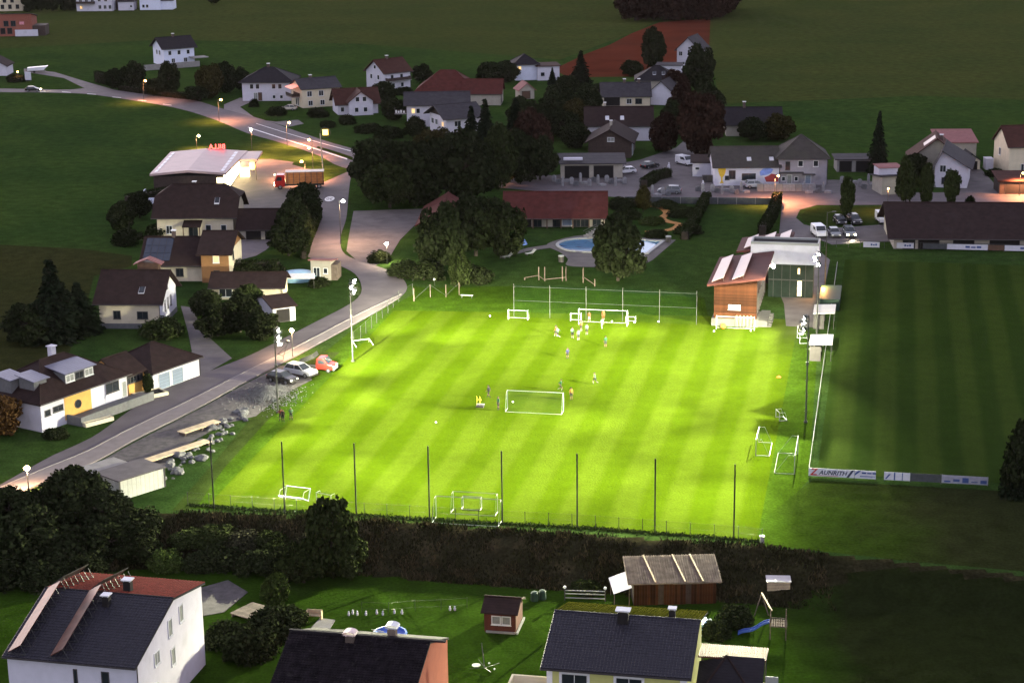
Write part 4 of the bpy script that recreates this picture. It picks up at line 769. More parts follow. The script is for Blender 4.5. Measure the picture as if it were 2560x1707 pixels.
# ---- foreground houses (gardens lie 3 m below the pitch)
GZ = -3.0
def tiles(roof, origin, ux, uy, nw, nl, tw, tl, mat, name='tile', singles=300, n0=None):
    """roof tiles laid in courses: the nearest ones single, the rest in one sheet"""
    nrm = ux.cross(uy).normalized(); mb = MB()
    A = [(0, 0, .05), (tw * .25, 0, .095), (tw * .55, 0, .055), (tw * .95, 0, .04)]
    vs = [ux * a + uy * (-.03) + nrm * c for a, b, c in A] + [ux * a + uy * tl + nrm * (c - .042) for a, b, c in A] + [ux * 0 + uy * -.03, ux * tw * .97 + uy * -.03]
    mb.add(vs, [(0, 1, 5, 4), (1, 2, 6, 5), (2, 3, 7, 6), (8, 9, 3, 2, 1, 0)])
    me = mb.mesh(name, mat); me.polygons.foreach_set('use_smooth', [False] * len(me.polygons)); rest = MB(); c = 0
    for j in range(nl):
        for i in range(nw):
            off = origin + ux * (i * tw) + uy * (j * tl) + nrm * (.012 * random.random())
            if c < singles: obj(name, me, roof, off); c += 1
            else: rest.add([v + off for v in vs], [(0, 1, 5, 4), (1, 2, 6, 5), (2, 3, 7, 6), (8, 9, 3, 2, 1, 0)])
    if rest.v: rest.build(name + '_rows', mat, roof, kind='stuff')
M('tile_navy', (.021, .0195, .028), .6, .35, 3.0, spec=.25); M('tile_moss', (.034, .036, .005), .95, .4, 1.6, bump=.4, spec=0); M('tile_red', (.135, .026, .020), .95, .3, 2.0, spec=.05); M('tile_old', (.012, .0095, .0115), .95, .5, 1.5, var2=((.05, .046, .042), 1.1, .66), spec=.05); M('tile_copper', (.115, .042, .028), .6, .2, 2.0, spec=.1)
M('trim_white', (.70, .68, .70), .6, .06)
# yellow house
p = G(1368, 1658, 2.5); root = thing('yellow_house', 'yellow house with dark tiled roof, two chimneys and mossy rear slope', 'house', (p.x, p.y, GZ), R(-11.4), VG)
YW, YD, YE, YR = 12.2, 13.0, 5.5, 2.0
yo = .75; Z = zroof('x', YW, YD, YE, YR); sl = YR / (YD / 2)
mb = MB(); mb.add([(0, 0, 0), (YW, 0, 0), (YW, YD, 0), (0, YD, 0), (0, 0, YE), (YW, 0, YE), (YW, YD, YE), (0, YD, YE), (0, YD / 2, YE + YR), (YW, YD / 2, YE + YR)], [(0, 1, 5, 4), (1, 2, 6, 9, 5), (2, 3, 7, 6), (3, 0, 4, 8, 7)]); mb.build('wall', 'yellow_wall', root)
rb = MB(); t = .16; ze = YE - yo * sl + t
rb.slab([(-.5, -yo, ze), (YW + .5, -yo, ze), (YW + .5, YD / 2, YE + YR + t), (-.5, YD / 2, YE + YR + t)], t); rb.slab([(YW + .5, YD + yo, ze), (-.5, YD + yo, ze), (-.5, YD / 2, YE + YR + t + .003), (YW + .5, YD / 2, YE + YR + t + .003)], t)
roof = rb.build('roof', 'roof_dark', root)
uy = Vector((0, YD / 2 + yo, YR + yo * sl)); L_ = uy.length; uy.normalize(); nl = 22
tiles(roof, Vector((-.5, -yo, ze + .005)), Vector((1, 0, 0)), uy, 44, nl, (YW + 1) / 44, L_ / nl, 'tile_navy')
uyb = Vector((0, -(YD / 2 + yo), YR + yo * sl)); uyb.normalize()
tiles(roof, Vector((YW + .5, YD + yo, ze + .005)), Vector((-1, 0, 0)), uyb, 44, nl, (YW + 1) / 44, L_ / nl, 'tile_moss', 'moss_tile', 0)
mb = MB(); mb.tube((-.5, YD / 2, YE + YR + t + .03), (YW + .5, YD / 2, YE + YR + t + .03), .12); mb.build('ridge', 'tile_navy', roof)
chimney(roof, 5.9, YD / 2 - .9, Z(5.9, YD / 2 - .9), 1.25, .95, .7, 'dark_hole', 'cap_metal'); chimney(roof, 10.1, YD / 2 + .8, Z(10, YD / 2 + .8), .95, .55, .5, 'dark_hole', 'cap_metal')
mb = MB(); mb.box(-.5, -yo - .12, ze - .2, YW + .5, -yo, ze - .06); mb.build('gutter', 'frame_dark', roof)
for u in (2.4, 7.2): 
    for z in (3.2,): opening(root, 'f', u, z, 2.2, 1.45, 'win', YW, YD)
    mb = MB(); mb.box(u - 1.35, -.05, 3.0, u - 1.2, 0, 4.9); mb.box(u + 1.2, -.05, 3.0, u + 1.35, 0, 4.9); mb.box(u - 1.35, -.05, 4.75, u + 1.35, 0, 4.95); mb.build('window_surround', 'trim_white', root)
mb = MB(); mb.box(YW - .55, -.05, 0, YW + .05, .02, 5.4); mb.build('corner_trim', 'trim_white', root)
mb = MB(); mb.box(-.05, -.05, 0, .45, .02, 5.4); mb.build('corner_trim', 'trim_white', root)
mb = MB(); mb.box(-3.4, -3.0, 2.6, -.1, 1.2, 2.8); mb.box(-3.4, -3.0, 2.8, -3.2, 1.2, 3.7); mb.box(-3.2, 1.0, 2.8, -.1, 1.2, 3.7); mb.box(-3.2, -3.0, 2.8, -.1, -2.8, 3.7); mb.build('balcony', 'cream', root)
# wing on the right: hipped brown roof, copper terrace roof behind
rb = MB(); wx = YW + .55
rb.slab([(wx, .6, 2.6), (wx + 5.8, .6, 2.6), (wx + 2.4, 5.6, 4.9)], .15); rb.slab([(wx + 5.8, .6, 2.6), (wx + 5.8, 5.6, 4.9), (wx + 2.4, 5.6, 4.905)], .15); rb.slab([(wx, .6, 2.6), (wx + 2.4, 5.6, 4.9), (wx, 5.6, 4.2)], .15)
wr = rb.build('wing_roof', 'roof_dark', root)
mb = MB(); mb.tube((wx + 5.8, .6, 2.62), (wx + 2.4, 5.6, 4.92), .1); mb.tube((wx, .6, 2.62), (wx + 2.4, 5.6, 4.92), .1); mb.build('hip_ridge', 'roof_brown', wr)
tiles(wr, Vector((wx + 5.8, .62, 2.64)), Vector((-1, 0, 0)) * 1.0, Vector((0, 5, 2.3)).normalized(), 1, 1, .3, .3, 'tile_old', 'verge_tile', 1)
mb = MB(); mb.box(wx, .9, 0, wx + 5.6, 5.4, 2.6); mb.build('wing_wall', 'yellow_wall', root)
rb = MB(); rb.slab([(wx - .1, 5.4, 4.75), (wx + 5.9, 5.4, 4.75), (wx + 5.9, 9.0, 4.35), (wx - .1, 9.0, 4.35)], .12); tr = rb.build('terrace_roof', 'tile_copper', root)
for k in range(30):
    mb = MB(); x = wx - .05 + k * .2; mb.tube((x, 5.42, 4.77), (x, 8.98, 4.37), .06, n=5); mb.build('roof_rib', 'tile_copper', tr)
for x in (wx, wx + 5.7): mb = MB(); mb.tube((x, 8.7, 0), (x, 8.7, 4.2), .07); mb.build('terrace_post', 'frame_dark', root)
mb = MB(); mb.box(wx + 6.0, 3.6, 2.9, wx + 7.1, 3.7, 4.1); mb.tube((wx + 6.5, 3.7, 3.4), (wx + 5.6, 4.2, 3.2), .05); mb.build('satellite_panel', 'white_metal', root)
# white house with collectors
p = G(339, 1677, 3.5); a_ = R(-13); SW, SD = 12.2, 15.0
q = Vector((p.x, p.y, 0)) + Vector((-math.sin(a_), math.cos(a_), 0)) * .6 - Vector((math.cos(a_), math.sin(a_), 0)) * (SW + .15)
root = thing('collector_house', 'white house with dark front roof, red rear slope and two long collector rows', 'house', (q.x, q.y, GZ), a_, VG)
roof, Z = block(root, 0, 0, SW, SD, 6.75, 2.6, 'x', wm='white', rm='roof_dark', o=.6, g=.15, rf=.55, eb=8.0)
yr = SD * .55; sf = 2.6 / yr; zt = 6.75 + 2.6 + .2
uy = Vector((0, yr + .6, 2.6 + .6 * sf)); L_ = uy.length; uy.normalize()
tiles(roof, Vector((-.15, -.6, 6.75 - .6 * sf + .205)), Vector((1, 0, 0)), uy, 42, 26, (SW + .3) / 42, L_ / 26, 'tile_navy', 'tile', 0)
sb_ = (6.75 + 2.6 - 8.0) / (SD - yr); uyb = Vector((0, -(SD - yr + .6), (SD - yr + .6) * sb_)); L_ = uyb.length; uyb.normalize()
tiles(roof, Vector((SW + .15, SD + .6, 8.0 - .6 * sb_ + .205)), Vector((-1, 0, 0)), uyb, 42, 24, (SW + .3) / 42, L_ / 24, 'tile_red', 'red_tile', 300)
chimney(roof, 7.4, yr + 1.3, Z(7, yr) - .25, 1.2, .7, .6, 'dark_hole', 'cap_metal'); chimney(roof, 6.6, yr - 1.6, Z(6, yr - 1.6), 1.1, .6, .6, 'dark_hole', 'cap_metal')
for u, z in ((4.2, 5.0), (7.4, 6.3), (10.0, 6.6), (7.7, 3.4), (3.6, 2.2)): opening(root, 'r', u, z, .75 if u > 5 else 1.0, 1.5 if u > 5 else 1.1, 'curtain', SW, SD)
for x in (9.2, 6.4): opening(root, 'f', x, 3.2, .55 if x > 7 else .2, 2.6, 'dark', SW, SD)
for k, xl in enumerate((.3, 4.3)):
    zf = lambda y: (6.75 + .2 + sf * y) if y <= yr else zt - sb_ * (y - yr)
    y0, y1 = -.3, yr - .2; c_ = MB()
    c_.slab([(xl, y0, zf(y0) + .25), (xl + 1.25, y0, zf(y0) + 1.0), (xl + 1.25, y1, zf(y1) + 1.0), (xl, y1, zf(y1) + .25)], .08); M('collector', (.095, .040, .028), .45, .5, .7, spec=.15) ; pn = c_.build('collector_row', 'collector', roof)
    y2 = SD - 1.2; c_ = MB(); c_.slab([(xl, yr + .3, zf(yr + .3) + .25), (xl + 1.25, yr + .3, zf(yr) + 1.15), (xl + 1.25, y2, zf(y2) + 1.35), (xl, y2, zf(y2) + .35)], .08); c_.build('rear_collector_row', 'galv', roof)
    c_ = MB(); n_ = 9
    for i in range(n_ + 6):
        y = y0 + (y1 - y0) * i / (n_ - 1) if i < n_ else yr + .5 + (y2 - yr - .6) * (i - n_) / 5
        c_.bar((xl + 1.23, y, zf(y) + .95), (xl + 1.7, y, zf(y) + .05), .05); c_.bar((xl, y, zf(y) + .08), (xl + 1.7, y, zf(y) + .08), .05); c_.bar((xl, y, zf(y) + .05), (xl + .02, y, zf(y) + .25), .05)
    c_.build('collector_frame', 'galv', roof, kind='stuff')
# dark-roofed house with salmon gable
p = G(1075, 1605, 5.0); a_ = R(-11.8); DW, DD = 12.6, 12.4
q = Vector((p.x, p.y, 0)) - Vector((math.cos(a_), math.sin(a_), 0)) * DW - Vector((-math.sin(a_), math.cos(a_), 0)) * (DD / 2)
root = thing('salmon_house', 'house with lichen-spotted dark roof, two chimneys and salmon-red gable', 'house', (q.x, q.y, GZ), a_, VG)
roof, Z = block(root, 0, 0, DW, DD, 5.5, 2.4, 'x', wm='salmon', rm='roof_dark', o=.5, g=.05)
sl = 2.4 / (DD / 2); uy = Vector((0, DD / 2 + .5, 2.4 + .5 * sl)); L_ = uy.length; uy.normalize()
tiles(roof, Vector((-.05, -.5, 5.5 - .5 * sl + .205)), Vector((1, 0, 0)), uy, 44, 24, (DW + .1) / 44, L_ / 24, 'tile_old', 'tile', 0)
mb = MB(); mb.bar((-.1, DD / 2, 8.2), (DW + 1.4, DD / 2, 8.2), .3, .16); mb.build('ridge_board', 'roof_dark', roof)
M('cap_pink', (.66, .5, .48), .4)
for x, y, h, cm in ((5.6, DD / 2 - .6, .7, 'cap_pink'), (9.1, DD / 2 + .5, 1.1, 'cap_metal')):
    chimney(roof, x, y, Z(x, y), h, .75, .6, 'wood_grey', cm)
    mb = MB(); zc = Z(x, y) + h + .22
    for i in range(6):
        a0, a1 = math.pi * i / 6, math.pi * (i + 1) / 6; mb.slab([(x - .6 * math.cos(a0), y - .5, zc + .3 * math.sin(a0)), (x - .6 * math.cos(a1), y - .5, zc + .3 * math.sin(a1)), (x - .6 * math.cos(a1), y + .5, zc + .3 * math.sin(a1)), (x - .6 * math.cos(a0), y + .5, zc + .3 * math.sin(a0))], .03)
    mb.build('chimney_hood', cm, roof)
mb = MB(); mb.box(8.8, 2.0, 0, 9.0, 2.2, 1); opening(root, 'r', 3.0, 3.0, .9, 1.6, 'curtain', DW, DD)
# ================================================================== SPORTS GROUND
def P2(px, py): return G(px, py)
# floodlight masts: pole, crossarm, lamps with lenses, and the light they throw over the training pitch
PC = G(1400, 1010)
FLOOD = 0.78e5
def mast(label, base, h, aims, n=3):
    b = G(*base); t = thing('floodlight_mast', label, 'floodlight mast', b, 0, 'floodlight masts round the training pitch')
    d = (PC - b); rz = math.atan2(d.y, d.x)
    mb = MB(); mb.tube((0, 0, 0), (0, 0, h), .12, .07, 8); mb.lathe([(.24, 0), (.24, .22), (.13, .28)], 8); mb.build('pole', 'galv', t)
    mb = MB()
    for k in range(int(h / 2.2)): z = 1.5 + k * 2.0; mb.box(-.2, -.03, z, .2, .03, z + .06)
    mb.box(-.16, -.16, h * .55, .16, .16, h * .55 + .3); mb.build('step_irons', 'galv', t, kind='stuff')
    Rm = Matrix.Rotation(rz, 4, 'Z')
    for k in range(n):
        z = h - .1 - k * .75; off = (-.35 if k % 2 else .35) if n > 1 else 0
        br = MB(); br.bar(Rm @ Vector((0, 0, z)), Rm @ Vector((.25, off, z)), .07); br.build('bracket', 'galv', t)
        lb = MB(); Q = Rm @ Matrix.Translation((.35, off, z)) @ Matrix.Rotation(R(38), 4, 'Y'); lb.box(-.16, -.26, -.22, .14, .26, .22, mat=Q); l_ = lb.build('floodlight', 'galv_dark', t)
        gb = MB(); gb.box(.15, -.23, -.19, .17, .23, .19, mat=Q); gb.build('lens', 'flood', l_)
    def azim(q):
        v = NEAR_L + AX * q[0] + AY * q[1] - b; a = math.atan2(v.y, v.x) - rz; return math.atan2(math.sin(a), math.cos(a))
    aims = sorted(aims, key=azim); rows = (aims[0::3], aims[1::3], aims[2::3])                # lamps fan out, so none shades its neighbour
    for j, rw in enumerate(rows):
        z = h - .5 - .75 * j; vb = MB(); n_ = len(rw)
        vb.bar(Rm @ Vector((.42, -.3 * n_, z + .12)), Rm @ Vector((.42, .3 * n_, z + .12)), .06); vb.bar((0, 0, z + .12), Rm @ Vector((.42, 0, z + .12)), .06); vb.build('crossarm', 'galv', t)
        for k, (au, av, size, mg, e) in enumerate(rw):
            ld = bpy.data.lights.new('floodlight_beam', 'SPOT'); ld.energy = FLOOD * e; ld.color = (1.0, .97, .66); ld.spot_size = R(size); ld.spot_blend = 1.0; ld.shadow_soft_size = .035
            lo = bpy.data.objects.new('floodlight_beam', ld); COL.objects.link(lo); lo.parent = t; lo.location = Rm @ Vector((.62, (k - (n_ - 1) / 2) * .5, z))
            tgt = NEAR_L + AX * au + AY * av - b - Vector(lo.location); lo.rotation_euler = tgt.to_track_quat('-Z', 'Y').to_euler()
            dist = math.hypot(tgt.x, tgt.y); cut = math.atan2(h, dist + mg) + R(5)   # plate added to block the beam above the far edge
            Q = Matrix.Translation(lo.location) @ Matrix.Rotation(math.atan2(tgt.y, tgt.x), 4, 'Z') @ Matrix.Rotation(cut, 4, 'Y')
            vb = MB(); vb.box(-.12, -.27, .045, .30, .27, .065, mat=Q); vb.box(-.14, -.2, -.15, -.12, .2, .065, mat=Q); vb.build('beam_blocker', 'galv_dark', t)
mast('tall floodlight mast beside the parked dark car on the left touchline', (695, 1031), 11.2, [(8, -14, 40, 8, 1.9), (8, 24, 115, 40, 0.12), (8, 84, 40, 22, 2.36), (8, 84, 60, 22, 1.05), (16, 0, 85, 40, 0.39), (32, -16, 40, 8, 1.97), (40, 84, 40, 22, 1.06), (48, -16, 40, 40, 1.26), (48, 84, 60, 22, 1.1), (58, 76, 85, 12, 0.6)])
mast('floodlight mast by the road fence at the far left corner of the lit pitch', (882, 904), 11.9, [(0, 40, 60, 8, 0.36), (0, 88, 40, 20, 0.98), (8, -16, 85, 20, 0.18), (16, -16, 60, 40, 0.99), (16, 84, 40, 22, 0.92), (48, -16, 40, 40, 2.92), (56, 84, 60, 22, 0.72)])
mast('floodlight mast standing by the small goals on the right touchline', (2014, 1056), 13.9, [(0, 0, 40, 40, 2.56), (0, 0, 60, 40, 0.68), (0, 32, 40, 40, 3.2), (0, 80, 40, 26, 2.05), (0, 80, 60, 26, 1.41), (0, 80, 85, 26, 0.62), (8, -16, 40, 40, 1.64), (24, -16, 40, 8, 1.82), (24, 40, 60, 8, 1.09), (32, -16, 40, 8, 0.44), (32, 16, 60, 40, 0.52), (32, 84, 40, 22, 1.59), (40, 84, 60, 22, 0.51), (48, -16, 40, 8, 3.4), (48, 0, 60, 20, 0.7), (48, 16, 85, 40, 0.3), (48, 48, 115, 40, 0.23), (48, 84, 40, 22, 1.34), (48, 84, 85, 22, 0.23), (56, 24, 115, 40, 0.21), (56, 88, 40, 20, 0.77), (60, 84, 40, 8, .6)])
mast('floodlight mast between the two dugouts beside the main pitch', (2041, 853), 13.2, [(0, 84, 40, 22, 2.94), (32, 84, 115, 22, 0.4), (48, -16, 60, 40, 1.87)])
# fences
t = thing('ball_stop_fence', 'tall dark posts with low wire fence at the near end of the lit pitch', 'fence', (0, 0, 0))
POSTS = [(535, 1272), (712, 1283), (891, 1288), (1074, 1296), (1256, 1310), (1443, 1318), (1637, 1332), (1834, 1348)]
for q in POSTS:
    b = G(*q); mb = MB(); mb.tube((b.x, b.y, 0), (b.x, b.y, 8.3), .085, n=8); mb.build('post', 'post_green', t); mb = MB(); mb.lathe([(.085, 8.3), (.085, 8.36), (.02, 8.4)], 8, (b.x, b.y)); mb.build('post_cap', 'galv', t)
FL = [G(*q) for q in ((470, 1262), (670, 1277), (890, 1288), (1256, 1309), (1443, 1318), (1837, 1348), (1905, 1356))]
nf = 25; tot = [0]
for a, b in zip(FL[:-1], FL[1:]): tot.append(tot[-1] + (b - a).length)
def along(s):
    for i in range(len(FL) - 1):
        if s <= tot[i + 1] + 1e-6: f = (s - tot[i]) / (tot[i + 1] - tot[i]); return FL[i].lerp(FL[i + 1], f)
for k in range(nf + 1):
    b = along(tot[-1] * k / nf); mb = MB(); mb.tube((b.x, b.y, 0), (b.x, b.y, 1.55), .035, n=5); mb.build('fence_post', 'galv_dark', t)
mb = MB(); w1 = MB()
for a, b in zip(FL[:-1], FL[1:]):
    for z in (.1, .8, 1.5): w1.tube((a.x, a.y, z), (b.x, b.y, z), .006, n=4)
    mb.add([(a.x, a.y, .05), (b.x, b.y, .05), (b.x, b.y, 1.5), (a.x, a.y, 1.5)], [(0, 1, 2, 3)])
w1.build('fence_wires', 'galv_dark', t); mb.build('wire_mesh', 'wire', t)
t = thing('ball_net_fence', 'high pale net fence with six posts behind the far goals', 'fence', (0, 0, 0))
A_, B_ = G(1285, 792), G(1741, 812)
for k in range(6):
    b = A_.lerp(B_, k / 5); mb = MB(); mb.tube((b.x, b.y, 0), (b.x, b.y, 5.2), .045, n=6); mb.build('post', 'galv', t)
for z in (2.6, 4.8): mb = MB(); mb.tube((A_.x, A_.y, z), (B_.x, B_.y, z), .025, n=5); mb.build('rail', 'galv_dark', t)
mb = MB(); mb.add([(A_.x, A_.y, .02), (B_.x, B_.y, .02), (B_.x, B_.y, 5.1), (A_.x, A_.y, 5.1)], [(0, 1, 2, 3)]); mb.build('net', 'net_green', t)
t = thing('road_fence', 'wire fence on grey posts between the road and the far left corner of the pitch', 'fence', (0, 0, 0))
RF = [G(*q) for q in ((885, 860), (902, 846), (915, 834), (929, 821), (942, 808), (956, 795), (970, 783), (983, 769), (997, 756), (1032, 738))]
for b in RF: mb = MB(); mb.tube((b.x, b.y, 0), (b.x, b.y, 1.9), .04, n=5); mb.build('post', 'galv_dark', t)
mb = MB(); w1 = MB()
for a, b in zip(RF[:-1], RF[1:]):
    mb.add([(a.x, a.y, .05), (b.x, b.y, .05), (b.x, b.y, 1.8), (a.x, a.y, 1.8)], [(0, 1, 2, 3)]); w1.tube((a.x, a.y, 1.85), (b.x, b.y, 1.85), .015, n=4)
mb.build('wire_mesh', 'wire', t); w1.build('top_wire', 'galv_dark', t)
t = thing('zigzag_fence', 'low fence of posts and sagging wires at the far left corner', 'fence', (0, 0, 0))
ZF = [G(*q) for q in ((1035, 753), (1076, 743), (1115, 743), (1148, 738))]
for i, b in enumerate(ZF): mb = MB(); mb.tube((b.x, b.y, 0), (b.x, b.y, 2.1), .06, n=5); mb.build('post', 'wood_grey', t)
for i, (a, b) in enumerate(zip(ZF[:-1], ZF[1:])):
    za, zb = (.3, 2.0) if i % 2 == 0 else (2.0, .3); mb = MB(); mb.tube((a.x, a.y, za), (b.x, b.y, zb), .018, n=4); mb.build('stay', 'galv_dark', t)
# touchline barrier of the main pitch
t = thing('pitch_barrier', 'long pale handrail between the lit pitch and the dark main pitch', 'barrier', (0, 0, 0))
r0, r1 = G(2022, 1190), G(2093, 670)
for k in range(37): b = r0.lerp(r1, k / 36); mb = MB(); mb.tube((b.x, b.y, 0), (b.x, b.y, 1.05), .025, n=5); mb.build('post', 'galv', t)
mb = MB(); mb.tube((r0.x, r0.y, 1.08), (r1.x, r1.y, 1.08), .032, n=6); mb.build('rail', 'white_metal', t)
M('board_white', (.50, .50, .56), .6, .08, 2); M('board_dark', (.05, .055, .06), .6, .2, 2); M('board_grey', (.26, .26, .31), .6, .15, 2); M('ink_blue', (.04, .07, .20), .6, .1); M('ink_red', (.38, .03, .03), .6, .1); M('ink_navy', (.03, .035, .07), .6, .1)
bl, br_ = G(2021, 1192), G(2504, 1218); bd = (br_ - bl); BLEN = bd.length; bz = math.atan2(bd.y, bd.x)
def board(label, f0, f1, mat, org=bl, ln=BLEN, z=bz, h=.95, posts=True):
    t = thing('advertising_board', label, 'advertising board', org + (Vector((math.cos(z), math.sin(z), 0)) * (ln * f0)), z, 'advertising boards round the main pitch')
    w = ln * (f1 - f0); mb = MB(); mb.box(0, -.02, .18, w, .02, .18 + h); pn = mb.build('panel', mat, t)
    if posts:
        for x in (.05, w - .05): mb = MB(); mb.bar((x, .06, 0), (x, .06, 1.2), .07); mb.build('post', 'galv', t)
    return t, w
t, w = board('white board lettered ZAUNRITH with a big red Z', 0, .24, 'board_white')
o = obj('letter', text_mesh('Z', 1.15, 'ink_red', .004, .2, .03), t, (.55, -.03, .3)); o.rotation_euler = (math.pi / 2, 0, 0)
o = obj('lettering', text_mesh('AUNRITH', .72, 'ink_navy', .004, .3, .018), t, (2.75, -.03, .42)); o.rotation_euler = (math.pi / 2, 0, 0)
mb = MB(); mb.box(.6, -.026, .26, 3.4, -.021, .31); mb.build('underline', 'ink_red', t); mb = MB(); mb.add([(w - .9, -.027, .2), (w - .6, -.027, .2), (w - .02, -.027, 1.1), (w - .3, -.027, 1.1)], [(0, 1, 2, 3)]); mb.build('slash', 'ink_navy', t)
t, w = board('white board with small blue writing next to the red Z board', .242, .352, 'board_white')
mb = MB(); mb.add([(.02, -.027, .75), (.4, -.027, 1.12), (.75, -.027, 1.12), (.02, -.027, .5)], [(0, 1, 2, 3)]); mb.build('blue_corner', 'ink_blue', t)
for k, (x0, x1, z0, z1) in enumerate(((.8, 1.3, .75, .95), (1.4, 1.9, .75, .92), (2.0, 2.4, .75, .95), (.6, 2.3, .42, .5), (.6, 2.0, .34, .37))): mb = MB(); mb.box(x0, -.027, z0, min(x1, w), -.021, z1); mb.build('writing', 'ink_blue', t)
t, w = board('pale board with a grey diagonal standing alone after the gap', .395, .53, 'board_white')
mb = MB(); mb.box(1.1, -.027, .2, 1.25, -.021, 1.1); mb.build('writing', 'ink_blue', t)
mb = MB(); mb.box(2.0, -.027, .2, 2.1, -.021, 1.1); mb.build('writing', 'ink_blue', t)
mb = MB(); mb.add([(.1, -.027, .3), (.3, -.027, .3), (.75, -.027, .9), (.55, -.027, .9)], [(0, 1, 2, 3)]); mb.build('writing', 'ink_blue', t)
board('dark board between two pale boards', .532, .69, 'board_dark')
t, w = board('dim grey-blue board nearest the dark bush on the right', .692, .93, 'board_grey')
for k in range(5): mb = MB(); mb.box(.3 + k * 1.0, -.027, .3 + .1 * (k % 2), 1.0 + k * 1.0, -.021, .5 + .2 * (k % 3)); mb.build('writing', 'ink_blue', t)
fl, fr_ = G(2062, 618), G(2700, 634); fd = fr_ - fl; FLEN = fd.length; fz = math.atan2(fd.y, fd.x)
def X2F(px): return (px - 2062) / 638
for lab, a, b, mt in (('white board leftmost on the far side of the dark pitch', 2160, 2201, 'board_white'), ('pale blue board second from left on the far side of the dark pitch', 2244, 2287, 'board_white'), ('long white board with blue emblem on the far side of the dark pitch', 2371, 2472, 'board_white'), ('white board at the far right picture edge', 2514, 2600, 'board_white'), ('black board left of the long white far board', 2310, 2370, 'board_dark'), ('brown board right of the long white far board', 2473, 2513, 'door_wood')):
    t, w = board(lab, X2F(a), X2F(b), mt, fl, FLEN, fz)
    if mt == 'board_white':
        for k in range(3): mb = MB(); mb.box(w * (.45 + .14 * k), -.027, .5, w * (.56 + .14 * k), -.021, .85 - .1 * (k % 2)); mb.build('writing', 'ink_blue', t)
t = thing('far_barrier', 'thin rail fence along the far side of the dark main pitch', 'barrier', (0, 0, 0))
for k in range(22): b = fl.lerp(fr_, k / 21) + Vector((0, .3, 0)); mb = MB(); mb.tube((b.x, b.y, 0), (b.x, b.y, 1.2), .04, n=5); mb.build('post', 'galv', t)
mb = MB(); mb.tube((fl.x, fl.y + .3, 1.2), (fr_.x, fr_.y + .3, 1.2), .04, n=5); mb.build('rail', 'galv', t)

# goals
def goal(label, loc, rz, w=7.32, h=2.44, d=1.9, r=.04, dt=.7, net='net_green', rx=0.0, lift=0.0, base=True):
    t = thing('football_goal', label, 'goal', (loc.x, loc.y, lift), rz, 'football goals'); t.rotation_euler.x = rx
    for s in (-1, 1): mb = MB(); mb.tube((s * w / 2, 0, 0), (s * w / 2, 0, h), r, n=8); mb.build('post', 'white_metal', t)
    mb = MB(); mb.tube((-w / 2 - r, 0, h), (w / 2 + r, 0, h), r, n=8); mb.build('crossbar', 'white_metal', t)
    mb = MB()
    for s in (-1, 1):
        mb.tube((s * w / 2, 0, r), (s * w / 2, d, r), r * .9, n=6)
        mb.tube((s * w / 2, 0, h), (s * w / 2, dt, h), r * .5, n=5); mb.tube((s * w / 2, dt, h), (s * w / 2, d, r), r * .4, n=5)
    mb.tube((-w / 2, d, r), (w / 2, d, r), r * .8, n=6); mb.build('base_frame', 'white_metal', t)
    mb = MB(); x = w / 2 - .01
    mb.add([(-x, dt, h), (x, dt, h), (x, d, .06), (-x, d, .06), (-x, 0, h), (x, 0, h), (-x, 0, 0.05), (x, 0, 0.05)], [(0, 1, 2, 3), (4, 5, 1, 0), (4, 0, 3, 6), (5, 1, 2, 7)]); mb.build('net', net, t)
    return t
mid = lambda a, b: (G(*a) + G(*b)) / 2
goal('full-size goal at the far end in front of the net fence', mid((1447, 812), (1567, 817)), PANG, r=.042)
goal('small white goal left of the far goal', mid((1270, 799), (1319, 801)), PANG, 3.0, 1.5, 1.2, .04)
goal('mini goal half hidden behind the left post of the far goal', mid((1429, 803), (1449, 804)), PANG, 1.6, 1.2, .8, .05)
goal('mini goal behind the right post of the far goal', mid((1566, 806), (1587, 807)), PANG, 1.4, .9, .8, .05)
goal('full-size goal standing alone in the middle of the lit pitch', mid((1270, 1020), (1408, 1028)), PANG + math.pi, d=1.6, net='net_white', r=.042)
goal('full-size goal nearest to the wire fence between two tall posts', mid((1090, 1290), (1255, 1303)), PANG + math.pi, r=.042)
goal('medium goal nested behind the large goal at the near fence', mid((1130, 1272), (1248, 1279)), PANG + math.pi, 5, 2.1, 1.4, .035)
goal('tiny goal innermost of the three nested goals at the near fence', mid((1157, 1267), (1205, 1270)), PANG + math.pi, 2.1, 1.3, .8, .05)
goal('white goal tipped forward beside the bush at the near fence', G(742, 1256), PANG - R(8), 2.9, 1.6, 1.4, .07, rx=R(62), lift=.35)
goal('white goal almost hidden behind the tree at the near fence', G(810, 1268), PANG - R(20), 2.0, 1.6, 1.2, .04)
goal('medium goal with green net turned sideways near the right touchline', G(1893, 1122), PANG - R(90), 5, 2.0, 1.6, .045)
goal('large goal with green net turned sideways, rightmost of the side goals', G(1990, 1160), PANG + R(90), 7.32, 2.3, 2.3, .048)
goal('small low goal below the right floodlight mast', G(1944, 1048), PANG - R(70), 1.6, 1.1, 1.0, .05)
goal('pale net goal behind the floodlight mast near the dugouts', G(1996, 852), PANG - R(80), 3, 1.9, 1.4, .035)
goal('white goal lying on its back by the road fence', G(912, 866), PANG + R(35), 2.6, 1.8, 1.4, .07, rx=R(-75), lift=.1)
